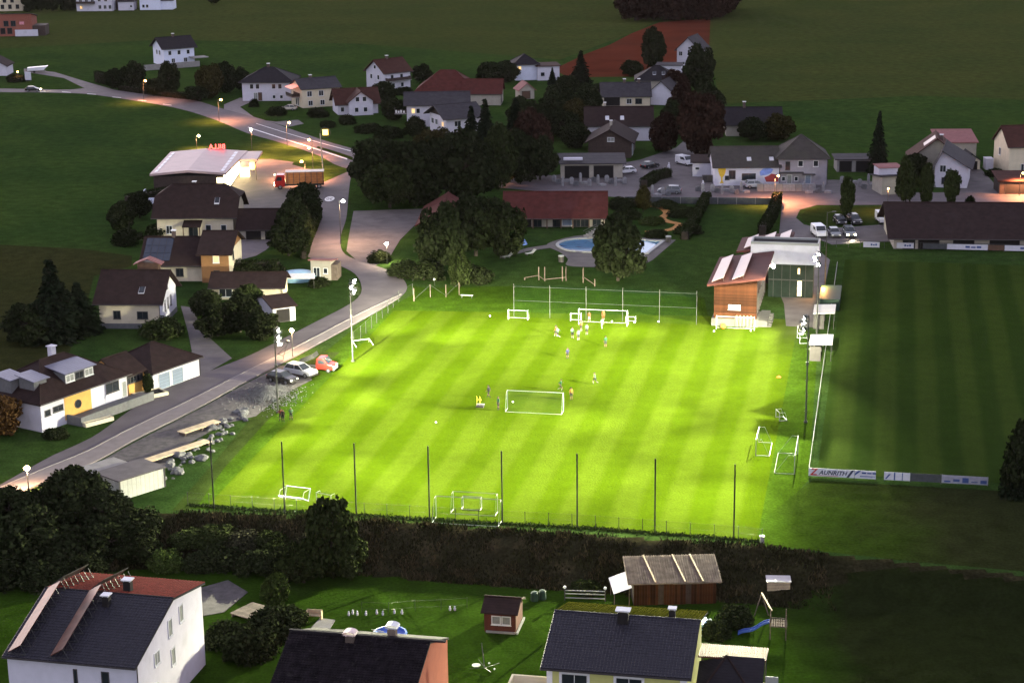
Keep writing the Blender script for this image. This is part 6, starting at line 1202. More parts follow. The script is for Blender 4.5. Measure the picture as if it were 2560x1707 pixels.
# pool surroundings
t = thing('pool_steps', 'pale poolside steps with arched rails by the swimming pool', 'steps', G(1490, 597), R(15)); mb = MB()
for k in range(5): mb.box(-1.6 + k * .5, 0, 0, -1.1 + k * .5, 2.6, .3 + .25 * k)
mb.build('steps', 'concrete', t)
for y in (0, 1.3, 2.6): mb = MB(); mb.tube((-1.6, y, 1.0), (.9, y, 2.1), .05, n=5); mb.build('rail', 'galv', t)
for lab, q, m_ in (('dark bin with white lid at the right end of the pool', (1671, 606), 'frame_dark'), ('dark bin at the near left edge of the pool deck', (1403, 655), 'frame_dark')):
    t = thing('pool_bin', lab, 'bin', G(*q)); mb = MB(); mb.lathe([(.45, 0), (.5, 1.0)], 10); mb.build('body', m_, t); mb = MB(); mb.lathe([(.54, 1.0), (.5, 1.15), (.1, 1.25)], 10); mb.build('lid', 'white_metal', t)
t = thing('sun_umbrella', 'folded blue sunshade under the big tree by the pool', 'sunshade', G(1308, 632)); mb = MB(); mb.tube((0, 0, 0), (0, 0, 2.6), .04, n=5); mb.build('pole', 'galv', t); M('blue_cloth', (.12, .2, .5), .7); mb = MB(); mb.lathe([(.75, 1.5), (.7, 1.7), (.3, 2.4), (.05, 2.7)], 8); mb.build('cloth', 'blue_cloth', t)
for k, q in enumerate(((1268, 645), (1325, 637))): t = thing('lounger', 'white lounger under the big tree by the pool, %s one' % ('left', 'right')[k], 'lounger', G(*q), R(40)); mb = MB(); mb.box(-.9, -.35, .3, .5, .35, .38); mb.build('seat', 'white_metal', t); mb = MB(); mb.slab([(.5, -.35, .36), (1.2, -.35, .85), (1.2, .35, .85), (.5, .35, .36)], .06); mb.build('backrest', 'white_metal', t); mb = MB(); mb.box(-.8, -.3, 0, -.7, .3, .3); mb.box(.3, -.3, 0, .4, .3, .3); mb.build('leg', 'galv', t)
for lab, q in (('white globe on a post before the left hedge', (1032, 690)), ('pale globe on a post right of the other by the hedge', (1086, 700))): ball_ = MB(); ball_.tube((0, 0, 0), (0, 0, .9), .03, n=5); t = thing('garden_globe', lab, 'garden globe', G(q[0], q[1] + 14)); ball_.build('post', 'galv', t); s_ = MB(); s_.sphere((0, 0, 1.05), .17); s_.build('globe', 'ball_white', t)

# ================================================================== GARDENS IN FRONT
def gz(px, py): return GT(px, py)
# timber shed
p = G(1583, 1456, -.55); root = thing('timber_shed', 'long brown board shed with weathered ribbed roof behind the yellow house', 'shed', (p.x, p.y, GZ), R(2))
mb = MB(); mb.box(.05, .05, 0, 8.35, 4.4, 2.4); mb.build('core', 'dark_wood', root)
pk = MB(); pk.box(0, -.04, 0, .26, .04, 2.45); pm = pk.mesh('plank', 'wood')
for k in range(30):
    if k in (9, 10, 19, 20): continue
    o = obj('plank', pm, root, (.06 + k * .277, -.01 - .012 * (k % 2), 0))
for k in range(14): o = obj('plank', pm, root, (8.38, .1 + k * .3, 0), math.pi / 2)
rb = MB(); rb.slab([(-.6, -.6, 2.55), (8.9, -.6, 2.55), (8.9, 4.9, 3.35), (-.6, 4.9, 3.35)], .1); rf = rb.build('roof', 'wood_grey', root)
for k in range(40): mb = MB(); x = -.55 + k * .24; mb.tube((x, -.6, 2.58), (x, 4.9, 3.38), .05, n=4); mb.build('roof_rib', 'wood_grey', rf)
for x in (2.2, 5.2, 7.0): mb = MB(); mb.bar((x, -.5, 2.68), (x - .7, 4.8, 3.48), .12, .06); mb.build('roof_batten', 'wood_light', rf)
mb = MB(); mb.box(4.0, -.14, 2.2, 7.6, -.06, 2.36); mb.build('eaves_board', 'wood_grey', root)
t = thing('lean_to', 'white sheet lean-to against the left end of the timber shed', 'lean-to', (p.x - 1.7, p.y - .2, GZ), R(2)); mb = MB(); mb.slab([(-.3, -.3, 1.5), (1.5, -.5, 2.2), (1.4, 3.2, 2.5), (-.5, 3.2, 1.8)], .05); mb.build('sheet', 'white', t)
for x, y, z in ((-.2, 0, 1.4), (-.3, 3, 1.7), (1.3, 0, 2.1)): mb = MB(); mb.tube((x, y, 0), (x, y, z), .05, n=5); mb.build('post', 'wood_grey', t)
# garden hut
p = G(1211, 1577, GZ); root = thing('wooden_hut', 'small dark red wooden garden hut with tiled roof and white base beams', 'hut', (p.x, p.y, GZ), R(-11)); M('hut_wood', (.085, .025, .016), .7, .25, 2, bump=.3, bscale=5)
HW, HD, HE, HR_ = 3.1, 3.6, 2.1, .75
roof, Z = block(root, 0, 0, HW, HD, HE, HR_, 'x', wm='hut_wood', rm='roof_brown', o=.3, g=.3, t=.1)
pk = MB(); pk.box(0, -.03, 0, HW, .03, .17); pm = pk.mesh('plank', 'hut_wood'); pk2 = MB(); pk2.box(0, -.03, 0, HD, .03, .17); pm2 = pk2.mesh('plank', 'hut_wood')
for k in range(11): obj('plank', pm, root, (0, -.01, .2 + k * .175)); obj('plank', pm2, root, (HW + .01, 0, .2 + k * .175), math.pi / 2)
for u in (1.2, 2.2): opening(root, 'f', u, .9, .75, .75, 'curtain', HW, HD, 0, -.03)
mb = MB(); mb.box(.2, -.3, .0, HW, -.12, .18); mb.box(HW + .1, -.3, 0, HW + .28, HD, .18); mb.build('base_beam', 'white_metal', root)
mb = MB(); mb.slab([(-.32, HD / 2 + .1, HE + HR_ + .1), (HW + .32, HD / 2 + .1, HE + HR_ + .1), (HW + .32, HD + .32, HE + .04), (-.32, HD + .32, HE + .04)], .05); mb.build('rear_roof_boards', 'wood_grey', roof)
# white topped hutch, play tower, slide
t = thing('hutch', 'slatted wooden box with bright white lid on the right lawn', 'hutch', gz(1918, 1480), R(-4)); mb = MB(); mb.box(0, 0, .1, 2.3, 1.4, 1.15); mb.build('body', 'wood_grey', t); mb = MB(); mb.box(-.1, -.15, 1.15, 2.4, 1.55, 1.25); mb.build('lid', 'dugout_roof', t)
for k in range(6): mb = MB(); mb.box(0, -.03, .18 + k * .16, 2.3, -.005, .28 + k * .16); mb.build('slat', 'wood_light', t)
b = gz(1925, 1598); t = thing('play_tower', 'wooden play tower with lattice railing and swing beam', 'play tower', b, R(-8))
for x in (0, 1.5):
    for y in (0, 1.5): mb = MB(); mb.box(x - .05, y - .05, 0, x + .05, y + .05, 2.6); mb.build('post', 'wood_grey', t)
mb = MB(); mb.box(-.1, -.1, 1.35, 1.6, 1.6, 1.45); mb.build('platform', 'wood_grey', t)
for k in range(7): mb = MB(); mb.box(.02 + k * .22, -.08, 1.45, .1 + k * .22, -.05, 2.3); mb.build('lattice_bar', 'wood_grey', t)
for z in (1.7, 2.0, 2.3): mb = MB(); mb.box(0, -.11, z, 1.5, -.08, z + .06); mb.build('lattice_rail', 'wood_grey', t)
mb = MB(); mb.bar((.1, 1.5, 2.4), (-.9, 5.5, 2.5), .12); mb.build('swing_beam', 'wood_light', t); mb = MB(); mb.bar((-.9, 5.5, 2.5), (-1.6, 5.5, 0), .09); mb.bar((-.9, 5.5, 2.5), (-.2, 5.8, 0), .09); mb.build('swing_leg', 'wood_grey', t)
M('slide_blue', (.045, .09, .38), .4, .1); mb = MB()
for i in range(10):
    a0, a1 = i / 10, (i + 1) / 10; f = lambda s: (-.1 - 3.0 * s, .75, 1.4 * (1 - s) ** 1.1 + .12 + .1 * math.sin(s * 9)); p0, p1 = f(a0), f(a1)
    mb.slab([(p0[0], p0[1] - .28, p0[2]), (p1[0], p1[1] - .28, p1[2]), (p1[0], p1[1] + .28, p1[2]), (p0[0], p0[1] + .28, p0[2])], .05)
    for s in (-.3, .26): mb.slab([(p0[0], p0[1] + s, p0[2] + .16), (p1[0], p1[1] + s, p1[2] + .16), (p1[0], p1[1] + s + .05, p1[2] + .16), (p0[0], p0[1] + s + .05, p0[2] + .16)], .18)
mb.build('slide', 'slide_blue', t)
t = thing('garden_railing', 'white railing between two posts with round white globes', 'railing', (0, 0, 0)); a, b = gz(1412, 1500), gz(1513, 1503)
for q in (a, b): mb = MB(); mb.tube((q.x, q.y, q.z), (q.x, q.y, q.z + 1.3), .06, n=6); mb.build('post', 'frame_dark', t); mb = MB(); mb.sphere((q.x, q.y, q.z + 1.45), .17); mb.build('globe', 'ball_white', t)
for z in (.3, .75, 1.1): mb = MB(); mb.bar((a.x, a.y, a.z + z), (b.x, b.y, b.z + z), .05, .09); mb.build('rail', 'white_metal', t)
t = thing('round_pool', 'round light blue garden pool half hidden by the yellow house roof', 'pool', gz(1725, 1575)); mb = MB(); mb.lathe([(1.75, 0), (1.75, 1.1), (1.68, 1.15)], 16); mb.build('wall', 'pool_cover', t); mb = MB(); mb.lathe([(1.66, .9), (.01, .91)], 16); mb.build('water', 'water', t)
t = thing('garden_sphere', 'white sphere lamp in the shrubs beside the garden pool', 'garden lamp', gz(1775, 1562)); mb = MB(); mb.sphere((0, 0, .5), .2); mb.build('globe', 'ball_white', t); mb = MB(); mb.tube((0, 0, 0), (0, 0, .4), .04, n=5); mb.build('stem', 'galv_dark', t)
for k, q in enumerate(((1336, 1500), (1356, 1496))): t = thing('compost_bin', 'dark green compost bin on the lit lawn, %s one' % ('left', 'right')[k], 'compost bin', gz(*q)); mb = MB(); mb.lathe([(.42, 0), (.36, .8)], 8); mb.build('body', 'box_green', t); mb = MB(); mb.lathe([(.4, .8), (.3, .95), (.05, 1.0)], 8); mb.build('lid', 'box_green', t)
t = thing('stone_pillar', 'pale small pillar at the right end of the wire fence', 'pillar', G(1905, 1356)); mb = MB(); mb.box(-.2, -.2, 0, .2, .2, .7); mb.build('shaft', 'concrete', t); mb = MB(); mb.box(-.25, -.25, .7, .25, .25, .78); mb.build('cap', 'white_metal', t)
for k, q in enumerate(((872, 1538), (882, 1534), (893, 1537), (915, 1537), (942, 1534), (957, 1537), (986, 1533), (1005, 1534), (1125, 1525), (1137, 1525))): t = thing('garden_figure', 'small white garden figure in the row along the lawn edge', 'garden figure', gz(*q), 0, 'garden figures'); mb = MB(); mb.lathe([(.1, 0), (.13, .2), (.07, .32)], 7); mb.build('body', 'white', t); mb = MB(); mb.sphere((0, 0, .4), .09, 7, 5); mb.build('head', 'white', t)
t = thing('lawn_fence', 'thin wire fence on dark posts across the garden lawn', 'fence', (0, 0, 0))
LF = [gz(*q) for q in ((905, 1530), (972, 1532), (1038, 1526), (1103, 1524), (1168, 1519))]
for q in LF: mb = MB(); mb.tube((q.x, q.y, q.z), (q.x, q.y, q.z + 1.2), .025, n=5); mb.build('post', 'galv_dark', t)
mb = MB()
for a, b in zip(LF[:-1], LF[1:]):
    for z in (.4, 1.1): mb.tube((a.x, a.y, a.z + z), (b.x, b.y, b.z + z), .008, n=4)
mb.build('wires', 'galv_dark', t)
# blue trampoline, clothes dryer, planks, patio, bench
t = thing('paddling_pool', 'blue paddling pool behind the chimneys of the dark roof', 'paddling pool', gz(975, 1592)); M('tarp_blue', (.05, .12, .45), .5, .2, 2); mb = MB(); mb.lathe([(1.6, 0), (1.7, .5), (1.5, .55), (1.4, .3), (.01, .3)], 14); mb.build('rim', 'tarp_blue', t); mb = MB(); mb.bar((-1.8, .3, .7), (-.6, .2, .5), .06); mb.build('pole', 'white_metal', t)
t = thing('clothes_dryer', 'fallen rotary clothes dryer on the dark lawn beside the hut', 'clothes dryer', gz(1212, 1672)); mb = MB()
for k in range(4): a = math.pi / 2 * k + .4; mb.tube((0, 0, .15), (1.5 * math.cos(a), 1.5 * math.sin(a), .35), .03, n=5)
mb.tube((0, 0, .1), (-.3, 2.4, 1.6), .05, n=5); mb.build('arms', 'galv', t); mb = MB(); mb.lathe([(.42, .3), (.42, .36)], 14, (-.8, .2)); mb.build('disc', 'white_metal', t)
for k in range(2): mb = MB(); mb.sphere((.4 + .5 * k, .9 - k * 1.3, .2), .1); mb.build('foot_ball', 'ball_white', t)
t = thing('wood_deck', 'weathered grey plank deck left of the dark-roofed house', 'deck', gz(575, 1540), R(-35))
for k in range(8): mb = MB(); mb.box(0, k * .42, .3, 3.1, k * .42 + .38, .38); mb.build('plank', 'wood_grey', t)
for x in (.2, 2.8): mb = MB(); mb.box(x, 0, 0, x + .12, 3.3, .3); mb.build('joist', 'wood_grey', t)
pt = [gz(*q) for q in ((770, 1578), (820, 1580), (838, 1550), (800, 1545))]
mb = MB(); mb.slab([(v.x, v.y, v.z + .06) for v in pt], .1); mb.build('patio', 'concrete', None, kind='structure')
pt = [gz(*q) for q in ((500, 1470), (570, 1450), (620, 1480), (560, 1530), (505, 1540))]
mb = MB(); mb.slab([(v.x, v.y, v.z + .05) for v in pt], .1); mb.build('terrace', 'gravel', None, kind='structure')
t = thing('garden_bench', 'pale wooden bench at the edge of the patio', 'bench', gz(765, 1548), R(-10)); mb = MB(); mb.box(0, 0, .4, 1.6, .5, .47); mb.build('seat', 'wood_light', t); mb = MB(); mb.box(0, .45, .47, 1.6, .52, .95); mb.build('backrest', 'wood_light', t); mb = MB(); mb.box(1.5, 0, 0, 1.6, .5, .9); mb.box(0, 0, 0, .1, .5, .9); mb.build('leg', 'wood_light', t)

# ================================================================== PEOPLE
POSES = {
 'stand': dict(lk=(.11, .03, .48), la=(.13, .0, .08), rk=(-.11, .03, .48), ra=(-.13, 0, .08), le=(.24, .0, 1.12), lh=(.24, .10, .88), re=(-.24, .0, 1.12), rh=(-.24, .10, .88), lean=0),
 'walk': dict(lk=(.1, .16, .50), la=(.1, .22, .10), rk=(-.1, -.02, .48), ra=(-.1, -.26, .14), le=(.23, -.12, 1.14), lh=(.22, -.12, .9), re=(-.23, .1, 1.14), rh=(-.22, .26, .95), lean=.03),
 'run': dict(lk=(.1, .30, .60), la=(.1, .18, .20), rk=(-.1, -.06, .46), ra=(-.1, -.42, .28), le=(.24, -.2, 1.18), lh=(.22, -.02, 1.02), re=(-.24, .12, 1.16), rh=(-.2, .34, 1.22), lean=.10),
 'hold': dict(lk=(.12, .03, .48), la=(.16, .02, .08), rk=(-.12, .03, .48), ra=(-.15, -.02, .08), le=(.25, .04, 1.14), lh=(.12, .26, 1.1), re=(-.25, .04, 1.14), rh=(-.1, .26, 1.12), lean=.02)}
def body_mesh(pose, coat=False):
    q = POSES[pose]; ln = q['lean']
    J = dict(pel=(0, 0, .92), spi=(0, ln * .5, 1.12), che=(0, ln, 1.36), nek=(0, ln * 1.2, 1.50), hed=(0, ln * 1.4 + .01, 1.60), top=(0, ln * 1.4 + .01, 1.72), nos=(0, ln * 1.4 + .11, 1.62),
             ls=(.19, ln, 1.40), rs=(-.19, ln, 1.40), lhp=(.10, 0, .88), rhp=(-.10, 0, .88))
    for k in ('lk', 'la', 'rk', 'ra', 'le', 'lh', 're', 'rh'): J[k] = q[k]
    for s in 'lr':
        a = J[s + 'a']; J[s + 't'] = (a[0], a[1] + .16, max(.04, a[2] - .05)); h = Vector(J[s + 'h']); e = Vector(J[s + 'e']); d = (h - e).normalized(); J[s + 'f'] = tuple(h + d * .14)
        J[s + 'm'] = tuple(h + d * .05 + Vector((-.05 if s == 'l' else .05, .04, 0)))
    rad = dict(pel=.15, spi=.135, che=.16, nek=.06, hed=.095, top=.075, nos=.03, ls=.085, rs=.085, lhp=.10, rhp=.10, lk=.068, rk=.068, la=.045, ra=.045, lt=.035, rt=.035, le=.048, re=.048, lh=.034, rh=.034, lf=.022, rf=.022, lm=.015, rm=.015)
    E = [('pel', 'spi'), ('spi', 'che'), ('che', 'nek'), ('nek', 'hed'), ('hed', 'top'), ('hed', 'nos'), ('che', 'ls'), ('che', 'rs'), ('pel', 'lhp'), ('pel', 'rhp')]
    for s in 'lr': E += [(s + 'hp', s + 'k'), (s + 'k', s + 'a'), (s + 'a', s + 't'), (s + 's', s + 'e'), (s + 'e', s + 'h'), (s + 'h', s + 'f'), (s + 'h', s + 'm')]
    names = list(J); me = bpy.data.meshes.new('body'); me.from_pydata([J[n] for n in names], [(names.index(a), names.index(b)) for a, b in E], [])
    o = bpy.data.objects.new('body', me); COL.objects.link(o); o.modifiers.new('skin', 'SKIN')
    sv = me.skin_vertices[0].data
    for i, n in enumerate(names): sv[i].radius = (rad[n], rad[n]); sv[i].use_root = n == 'pel'
    s_ = o.modifiers.new('sub', 'SUBSURF'); s_.levels = 1; s_.render_levels = 1
    dg = bpy.context.evaluated_depsgraph_get(); m2 = bpy.data.meshes.new_from_object(o.evaluated_get(dg)); bpy.data.objects.remove(o); bpy.data.meshes.remove(me)
    zone = {('pel', 'spi'): 0, ('spi', 'che'): 0, ('che', 'ls'): 0, ('che', 'rs'): 0, ('pel', 'lhp'): 1, ('pel', 'rhp'): 1, ('che', 'nek'): 2, ('nek', 'hed'): 2, ('hed', 'top'): 2, ('hed', 'nos'): 2}
    m2.materials.clear()
    for _ in range(5): m2.materials.append(MATS['white'])
    segs = [(Vector(J[a]), Vector(J[b]), a, b) for a, b in E]
    for f in m2.polygons:
        c = f.center; best = None
        for a, b, na, nb in segs:
            ab = b - a; tt = max(0, min(1, (c - a).dot(ab) / max(ab.length_squared, 1e-6))); dd = (c - (a + ab * tt)).length - (rad[na] + rad[nb]) * .5
            if best is None or dd < best[0]: best = (dd, na, nb, tt)
        _, na, nb, tt = best
        if (na, nb) in zone: k = zone[(na, nb)]
        elif nb[1:] == 'k': k = 1 if tt < .8 else 2
        elif nb[1:] == 'a': k = 2 if tt < .3 else 3
        elif nb[1:] == 't': k = 4
        elif nb[1:] == 'e': k = 0
        elif nb[1:] == 'h': k = 2
        else: k = 2
        if (na, nb) == ('pel', 'spi') and c.z < .98: k = 1
        f.material_index = k; f.use_smooth = True
    m2['lean'] = ln
    return m2
BODY = {k: body_mesh(k) for k in POSES}
for nm, c in (('shirt_orange', (0.1420, 0.0378, 0.0076)), ('shirt_mint', (0.0567, 0.1172, 0.0680)), ('shirt_green', (0.0055, 0.0416, 0.0134)), ('shirt_navy', (0.0113, 0.0113, 0.0416)), ('cloth_black', (.012, .012, .014)), ('shirt_red', (0.0794, 0.0097, 0.0055)), ('shirt_brown', (0.0189, 0.0097, 0.0046)), ('skin_tone', (0.0945, 0.0512, 0.0340)), ('sock_white', (0.1323, 0.1323, 0.1247)), ('hair_dark', (.02, .014, .010)), ('hair_fair', (0.0567, 0.0378, 0.0172)), ('shirt_yellow', (0.1512, 0.0794, 0.0097))): M(nm, c, .8, .05)
hm = MB(); hm.sphere((0, 0, 0), .108, 10, 7); hair_me = hm.mesh('hair', 'hair_dark')
def person(label, px, py, rz, pose, shirt, shorts='cloth_black', legs='skin_tone', socks='sock_white', hair='hair_dark', h=1.0, group='players training on the lit pitch', sleeves=None, z=.024):
    b = G(px, py); me = BODY[pose]; o = obj('person', me, None, (b.x, b.y, z), R(rz), label=label, category='person', group=group); o.scale = (h, h, h)
    for i, mt in enumerate((shirt, shorts, 'skin_tone', socks, 'cloth_black')): o.material_slots[i].link = 'OBJECT'; o.material_slots[i].material = MATS[mt]
    hh = obj('hair', hair_me, o, (0, me['lean'] * 1.4 - .015, 1.665)); hh.scale = (1, 1.05, .8); hh.material_slots[0].link = 'OBJECT'; hh.material_slots[0].material = MATS[hair]
    return o
person('player in orange bib standing in the left half of the far goal', 1473, 807, 160, 'walk', 'shirt_orange', 'sock_white')
person('goalkeeper in orange shirt standing in the right half of the far goal', 1508, 802, 190, 'stand', 'shirt_orange', 'shirt_orange')
person('player in pale green shirt walking before the right half of the far goal', 1505, 824, 20, 'walk', 'shirt_mint', 'sock_white')
person('player in orange bib nearest the left post of the far goal', 1453, 829, 40, 'stand', 'shirt_orange')
person('player in pale green shirt right of the player in orange bib', 1467, 838, 10, 'stand', 'shirt_mint')
person('player in mint shirt third from the left in the group', 1446, 852, 30, 'stand', 'shirt_mint')
person('player in mint shirt second from the left in the group', 1431, 847, 350, 'stand', 'shirt_mint')
person('leftmost player of the group, mint shirt with orange bib behind', 1395, 846, 60, 'run', 'shirt_mint')
person('player partly hidden behind the leftmost mint player, in orange', 1390, 842, 80, 'walk', 'shirt_orange')
person('player in dark green shirt standing right of the group', 1514, 869, 30, 'stand', 'shirt_green', socks='skin_tone')
person('coach in navy top standing alone before the group', 1419, 898, 20, 'stand', 'shirt_navy', 'cloth_black', socks='cloth_black', hair='hair_fair', h=.95)
person('player in mint shirt running on the right side of mid-pitch', 1488, 962, 120, 'run', 'shirt_mint')
person('player in green shirt running behind the mid-pitch goal', 1401, 979, 250, 'run', 'shirt_green')
person('player in yellow-orange bib right of the mid-pitch goal', 1428, 1000, 200, 'stand', 'shirt_yellow', socks='skin_tone')
person('adult in black tracksuit walking left of the mid-pitch goal', 1222, 995, 70, 'walk', 'cloth_black', socks='cloth_black', h=1.02)
person('adult in green jacket and dark trousers beside the mid-pitch goal', 1246, 1025, 120, 'stand', 'shirt_green', socks='cloth_black', h=1.05, hair='hair_fair')
person('spectator in red jacket at the foot of the left floodlight mast', 702, 1053, 200, 'hold', 'shirt_red', socks='cloth_black', group='people at the floodlight mast')
person('spectator in brown jacket right of the one in red', 708, 1056, 170, 'stand', 'shirt_brown', socks='cloth_black', group='people at the floodlight mast')
person('spectator in bright green jacket with white cap near the left mast', 728, 1051, 190, 'hold', 'shirt_mint', socks='cloth_black', hair='sock_white', group='people at the floodlight mast')
# ================================================================== TREES AND PLANTS
def quads_mesh(name, C, U, V, mat):
    n = len(C); v = np.empty((n, 4, 3), np.float32); v[:, 0] = C - U - V * .3; v[:, 1] = C + V; v[:, 2] = C + U - V * .3; v[:, 3] = C - V
    me = bpy.data.meshes.new(name); me.vertices.add(n * 4); me.vertices.foreach_set('co', v.ravel()); me.loops.add(n * 4); me.loops.foreach_set('vertex_index', np.arange(n * 4, dtype=np.int32))
    me.polygons.add(n); me.polygons.foreach_set('loop_start', np.arange(0, n * 4, 4, dtype=np.int32)); me.materials.append(MATS[mat]); me.update(calc_edges=True); return me
def rand_frames(rs, n, nrm=None):
    a = rs.normal(size=(n, 3)); a /= np.linalg.norm(a, axis=1, keepdims=True)
    if nrm is not None: a = a * 1.3 + nrm; a /= np.linalg.norm(a, axis=1, keepdims=True)
    b = rs.normal(size=(n, 3)); u = np.cross(a, b); u /= np.linalg.norm(u, axis=1, keepdims=True); v = np.cross(a, u); return u, v
def crown_cloud(seed, shape='round', leaves=5200, clumps=46, leaf=.062):
    rs = np.random.RandomState(seed); C = []; N = []
    per = leaves // clumps
    for k in range(clumps):
        d = rs.normal(size=3); d /= np.linalg.norm(d); r = rs.uniform(.45, .92) ** .6
        if shape == 'round': c = d * r * np.array([.80, .80, .84]) * np.array([1 + .14 * math.sin(3 * math.atan2(d[1], d[0]) + seed), 1, 1]); c[2] = c[2] * .54 + .51; c[:2] *= 1.12 - .34 * c[2]; cr = rs.uniform(.15, .34)
        elif shape == 'wide': c = d * r * np.array([.85, .85, .72]); c[2] = c[2] * .48 + .5; cr = rs.uniform(.15, .30)
        elif shape == 'column': c = d * r * np.array([.62, .62, .9]); c[2] = c[2] * .5 + .53; cr = rs.uniform(.2, .36)
        else: c = d * r * np.array([.8, .8, .75]); c[2] = abs(c[2]) * .75 + .1; cr = rs.uniform(.2, .36)
        p = rs.normal(size=(per, 3)); p /= np.linalg.norm(p, axis=1, keepdims=True)
        rad = cr * rs.uniform(.55, 1.08, size=(per, 1)); q = p * rad; q[:, 2] *= {'round': .55, 'wide': .5, 'column': .5}.get(shape, .7)
        C.append(c + q); N.append(p + np.array([0, 0, .5]))
    C = np.concatenate(C); N = np.concatenate(N); N /= np.linalg.norm(N, axis=1, keepdims=True); U, V = rand_frames(rs, len(C), N)
    s = leaf * rs.uniform(.6, 1.4, size=(len(C), 1)); asp = np.array([1, 1, .6]); C[:, 2] = np.maximum(C[:, 2], .02)
    return C, U * s * asp, V * s * asp * 1.3
def conifer_cloud(seed, leaves=5200, levels=20):
    rs = np.random.RandomState(seed); C = []; U = []; V = []
    for l in range(levels):
        z = .06 + .92 * l / (levels - 1); R_ = (1 - z) ** .85 * rs.uniform(.82, 1.05) + .03; nb = max(5, int(15 * (1 - z) + 5)); a0 = rs.uniform(0, 6)
        for b in range(nb):
            a = a0 + 2 * math.pi * b / nb + rs.normal() * .12; ln = R_ * rs.uniform(.75, 1.12); m = max(5, int(leaves / (levels * 11) * (.35 + R_)))
            t = rs.uniform(.12, 1, size=m); droop = -.05 * t - .02; w = rs.normal(size=m) * .06 * (1.15 - t)
            C.append(np.stack([np.cos(a) * ln * t - np.sin(a) * w, np.sin(a) * ln * t + np.cos(a) * w, z + droop + rs.normal(size=m) * .006], 1))
            sz = rs.uniform(.035, .075, size=(m, 1)); U.append(np.array([[np.cos(a), np.sin(a), -.12]]) * sz * 1.5); V.append(np.array([[-np.sin(a), np.cos(a), .0]]) * sz + rs.normal(size=(m, 3)) * .012)
    return np.concatenate(C), np.concatenate(U), np.concatenate(V)
CR = {}
def crown(shape, seed, mat):
    k = (shape, seed, mat)
    if k not in CR:
        C, U, V = conifer_cloud(seed) if shape == 'conifer' else crown_cloud(seed, shape, leaves=5200 if shape == 'bush' else 8200, leaf=.05)
        CR[k] = quads_mesh('crown', C, U, V, mat)
    return CR[k]
TR = {}
def trunk(seed, conifer=False):
    k = (seed % 3, conifer)
    if k not in TR:
        rs = random.Random(seed); mb = MB()
        if conifer: mb.tube((0, 0, 0), (0, 0, .95), .06, .008, 6)
        else:
            mb.tube((0, 0, -.02), (.01, 0, .34), .07, .05, 7); mb.tube((.01, 0, .33), (.02, .03, .75), .05, .015, 6)
            for i in range(5):
                a = i * 1.26 + rs.uniform(-.3, .3); z = rs.uniform(.28, .5); mb.tube((.01, 0, z), (.5 * math.cos(a), .5 * math.sin(a), z + rs.uniform(.18, .32)), .03, .008, 5)
        TR[k] = mb.mesh('trunk', 'bark')
    return TR[k]
nt = [0]
def tree(label, px, py, h, r, shape='round', mat='leaf', name=None, cat='tree', group=None, onterrain=False, z=None):
    b = GT(px, py) if onterrain else G(px, py); nt[0] += 1; s = nt[0]
    name = name or {'conifer': 'conifer', 'column': 'columnar_tree', 'bush': 'bush'}.get(shape, 'tree')
    t = thing(name, label, cat, b, random.uniform(0, 6.28), group or ('trees and shrubs of the village' if cat == 'tree' else 'bushes'))
    c = obj('crown', crown(shape, s % (4 if shape in ('round', 'wide') else 3), mat), t); c.scale = (r, r, h)
    if shape != 'bush': k = obj('trunk', trunk(s, shape == 'conifer'), t); k.scale = (r * .8, r * .8, h)
    else: k = obj('stems', trunk(s), t); k.scale = (r * .5, r * .5, h * .8)
    return t
# big dark group left of the stone yard
tree('broad dark tree leftmost of the big group right of the main road', 950, 492, 13.5, 7.0, 'wide', 'leaf_dark')
tree('tall dark tree in the middle of the big group', 1050, 512, 13.5, 7.4, 'round', 'leaf_dark')
tree('broad dark tree in the big group above the gravel square', 975, 520, 10, 6, 'wide', 'leaf')
tree('dark tree of the big group nearest to the bath house roof', 1165, 505, 14, 7.5, 'round', 'leaf_dark')
tree('dark tree behind the orange lamp', 1245, 470, 13, 5, 'round', 'leaf')
tree('olive-topped tree of the big group before the wood-gabled house', 1085, 415, 8.5, 5.5, 'round', 'leaf_yellow')
tree('reddish tree rising behind the big group', 1330, 410, 12, 5.5, 'round', 'leaf_red')
tree('dark tree before the dark boarded barn', 1350, 450, 9, 4.5, 'round', 'leaf_dark')
tree('tall spruce with narrow tip behind the big group', 1215, 400, 14, 4.5, 'conifer', 'leaf_con')
tree('second spruce with red-brown neighbour behind the big group', 1290, 385, 13, 4.5, 'conifer', 'leaf_con')
tree('dark tree left of the long brown-roofed house', 1405, 350, 8, 5, 'wide', 'leaf_dark')
tree('round dark tree below the pink-roofed garden house', 1385, 300, 7, 5, 'round', 'leaf_dark')
tree('dark tree filling the back of the big group', 1010, 452, 8.5, 6.5, 'round', 'leaf_dark')
tree('dark tree beside the reddish one at the back of the big group', 1150, 440, 10, 6, 'round', 'leaf_dark')
tree('dark tree closing the right end of the big group', 1300, 455, 11, 5.5, 'round', 'leaf_dark')
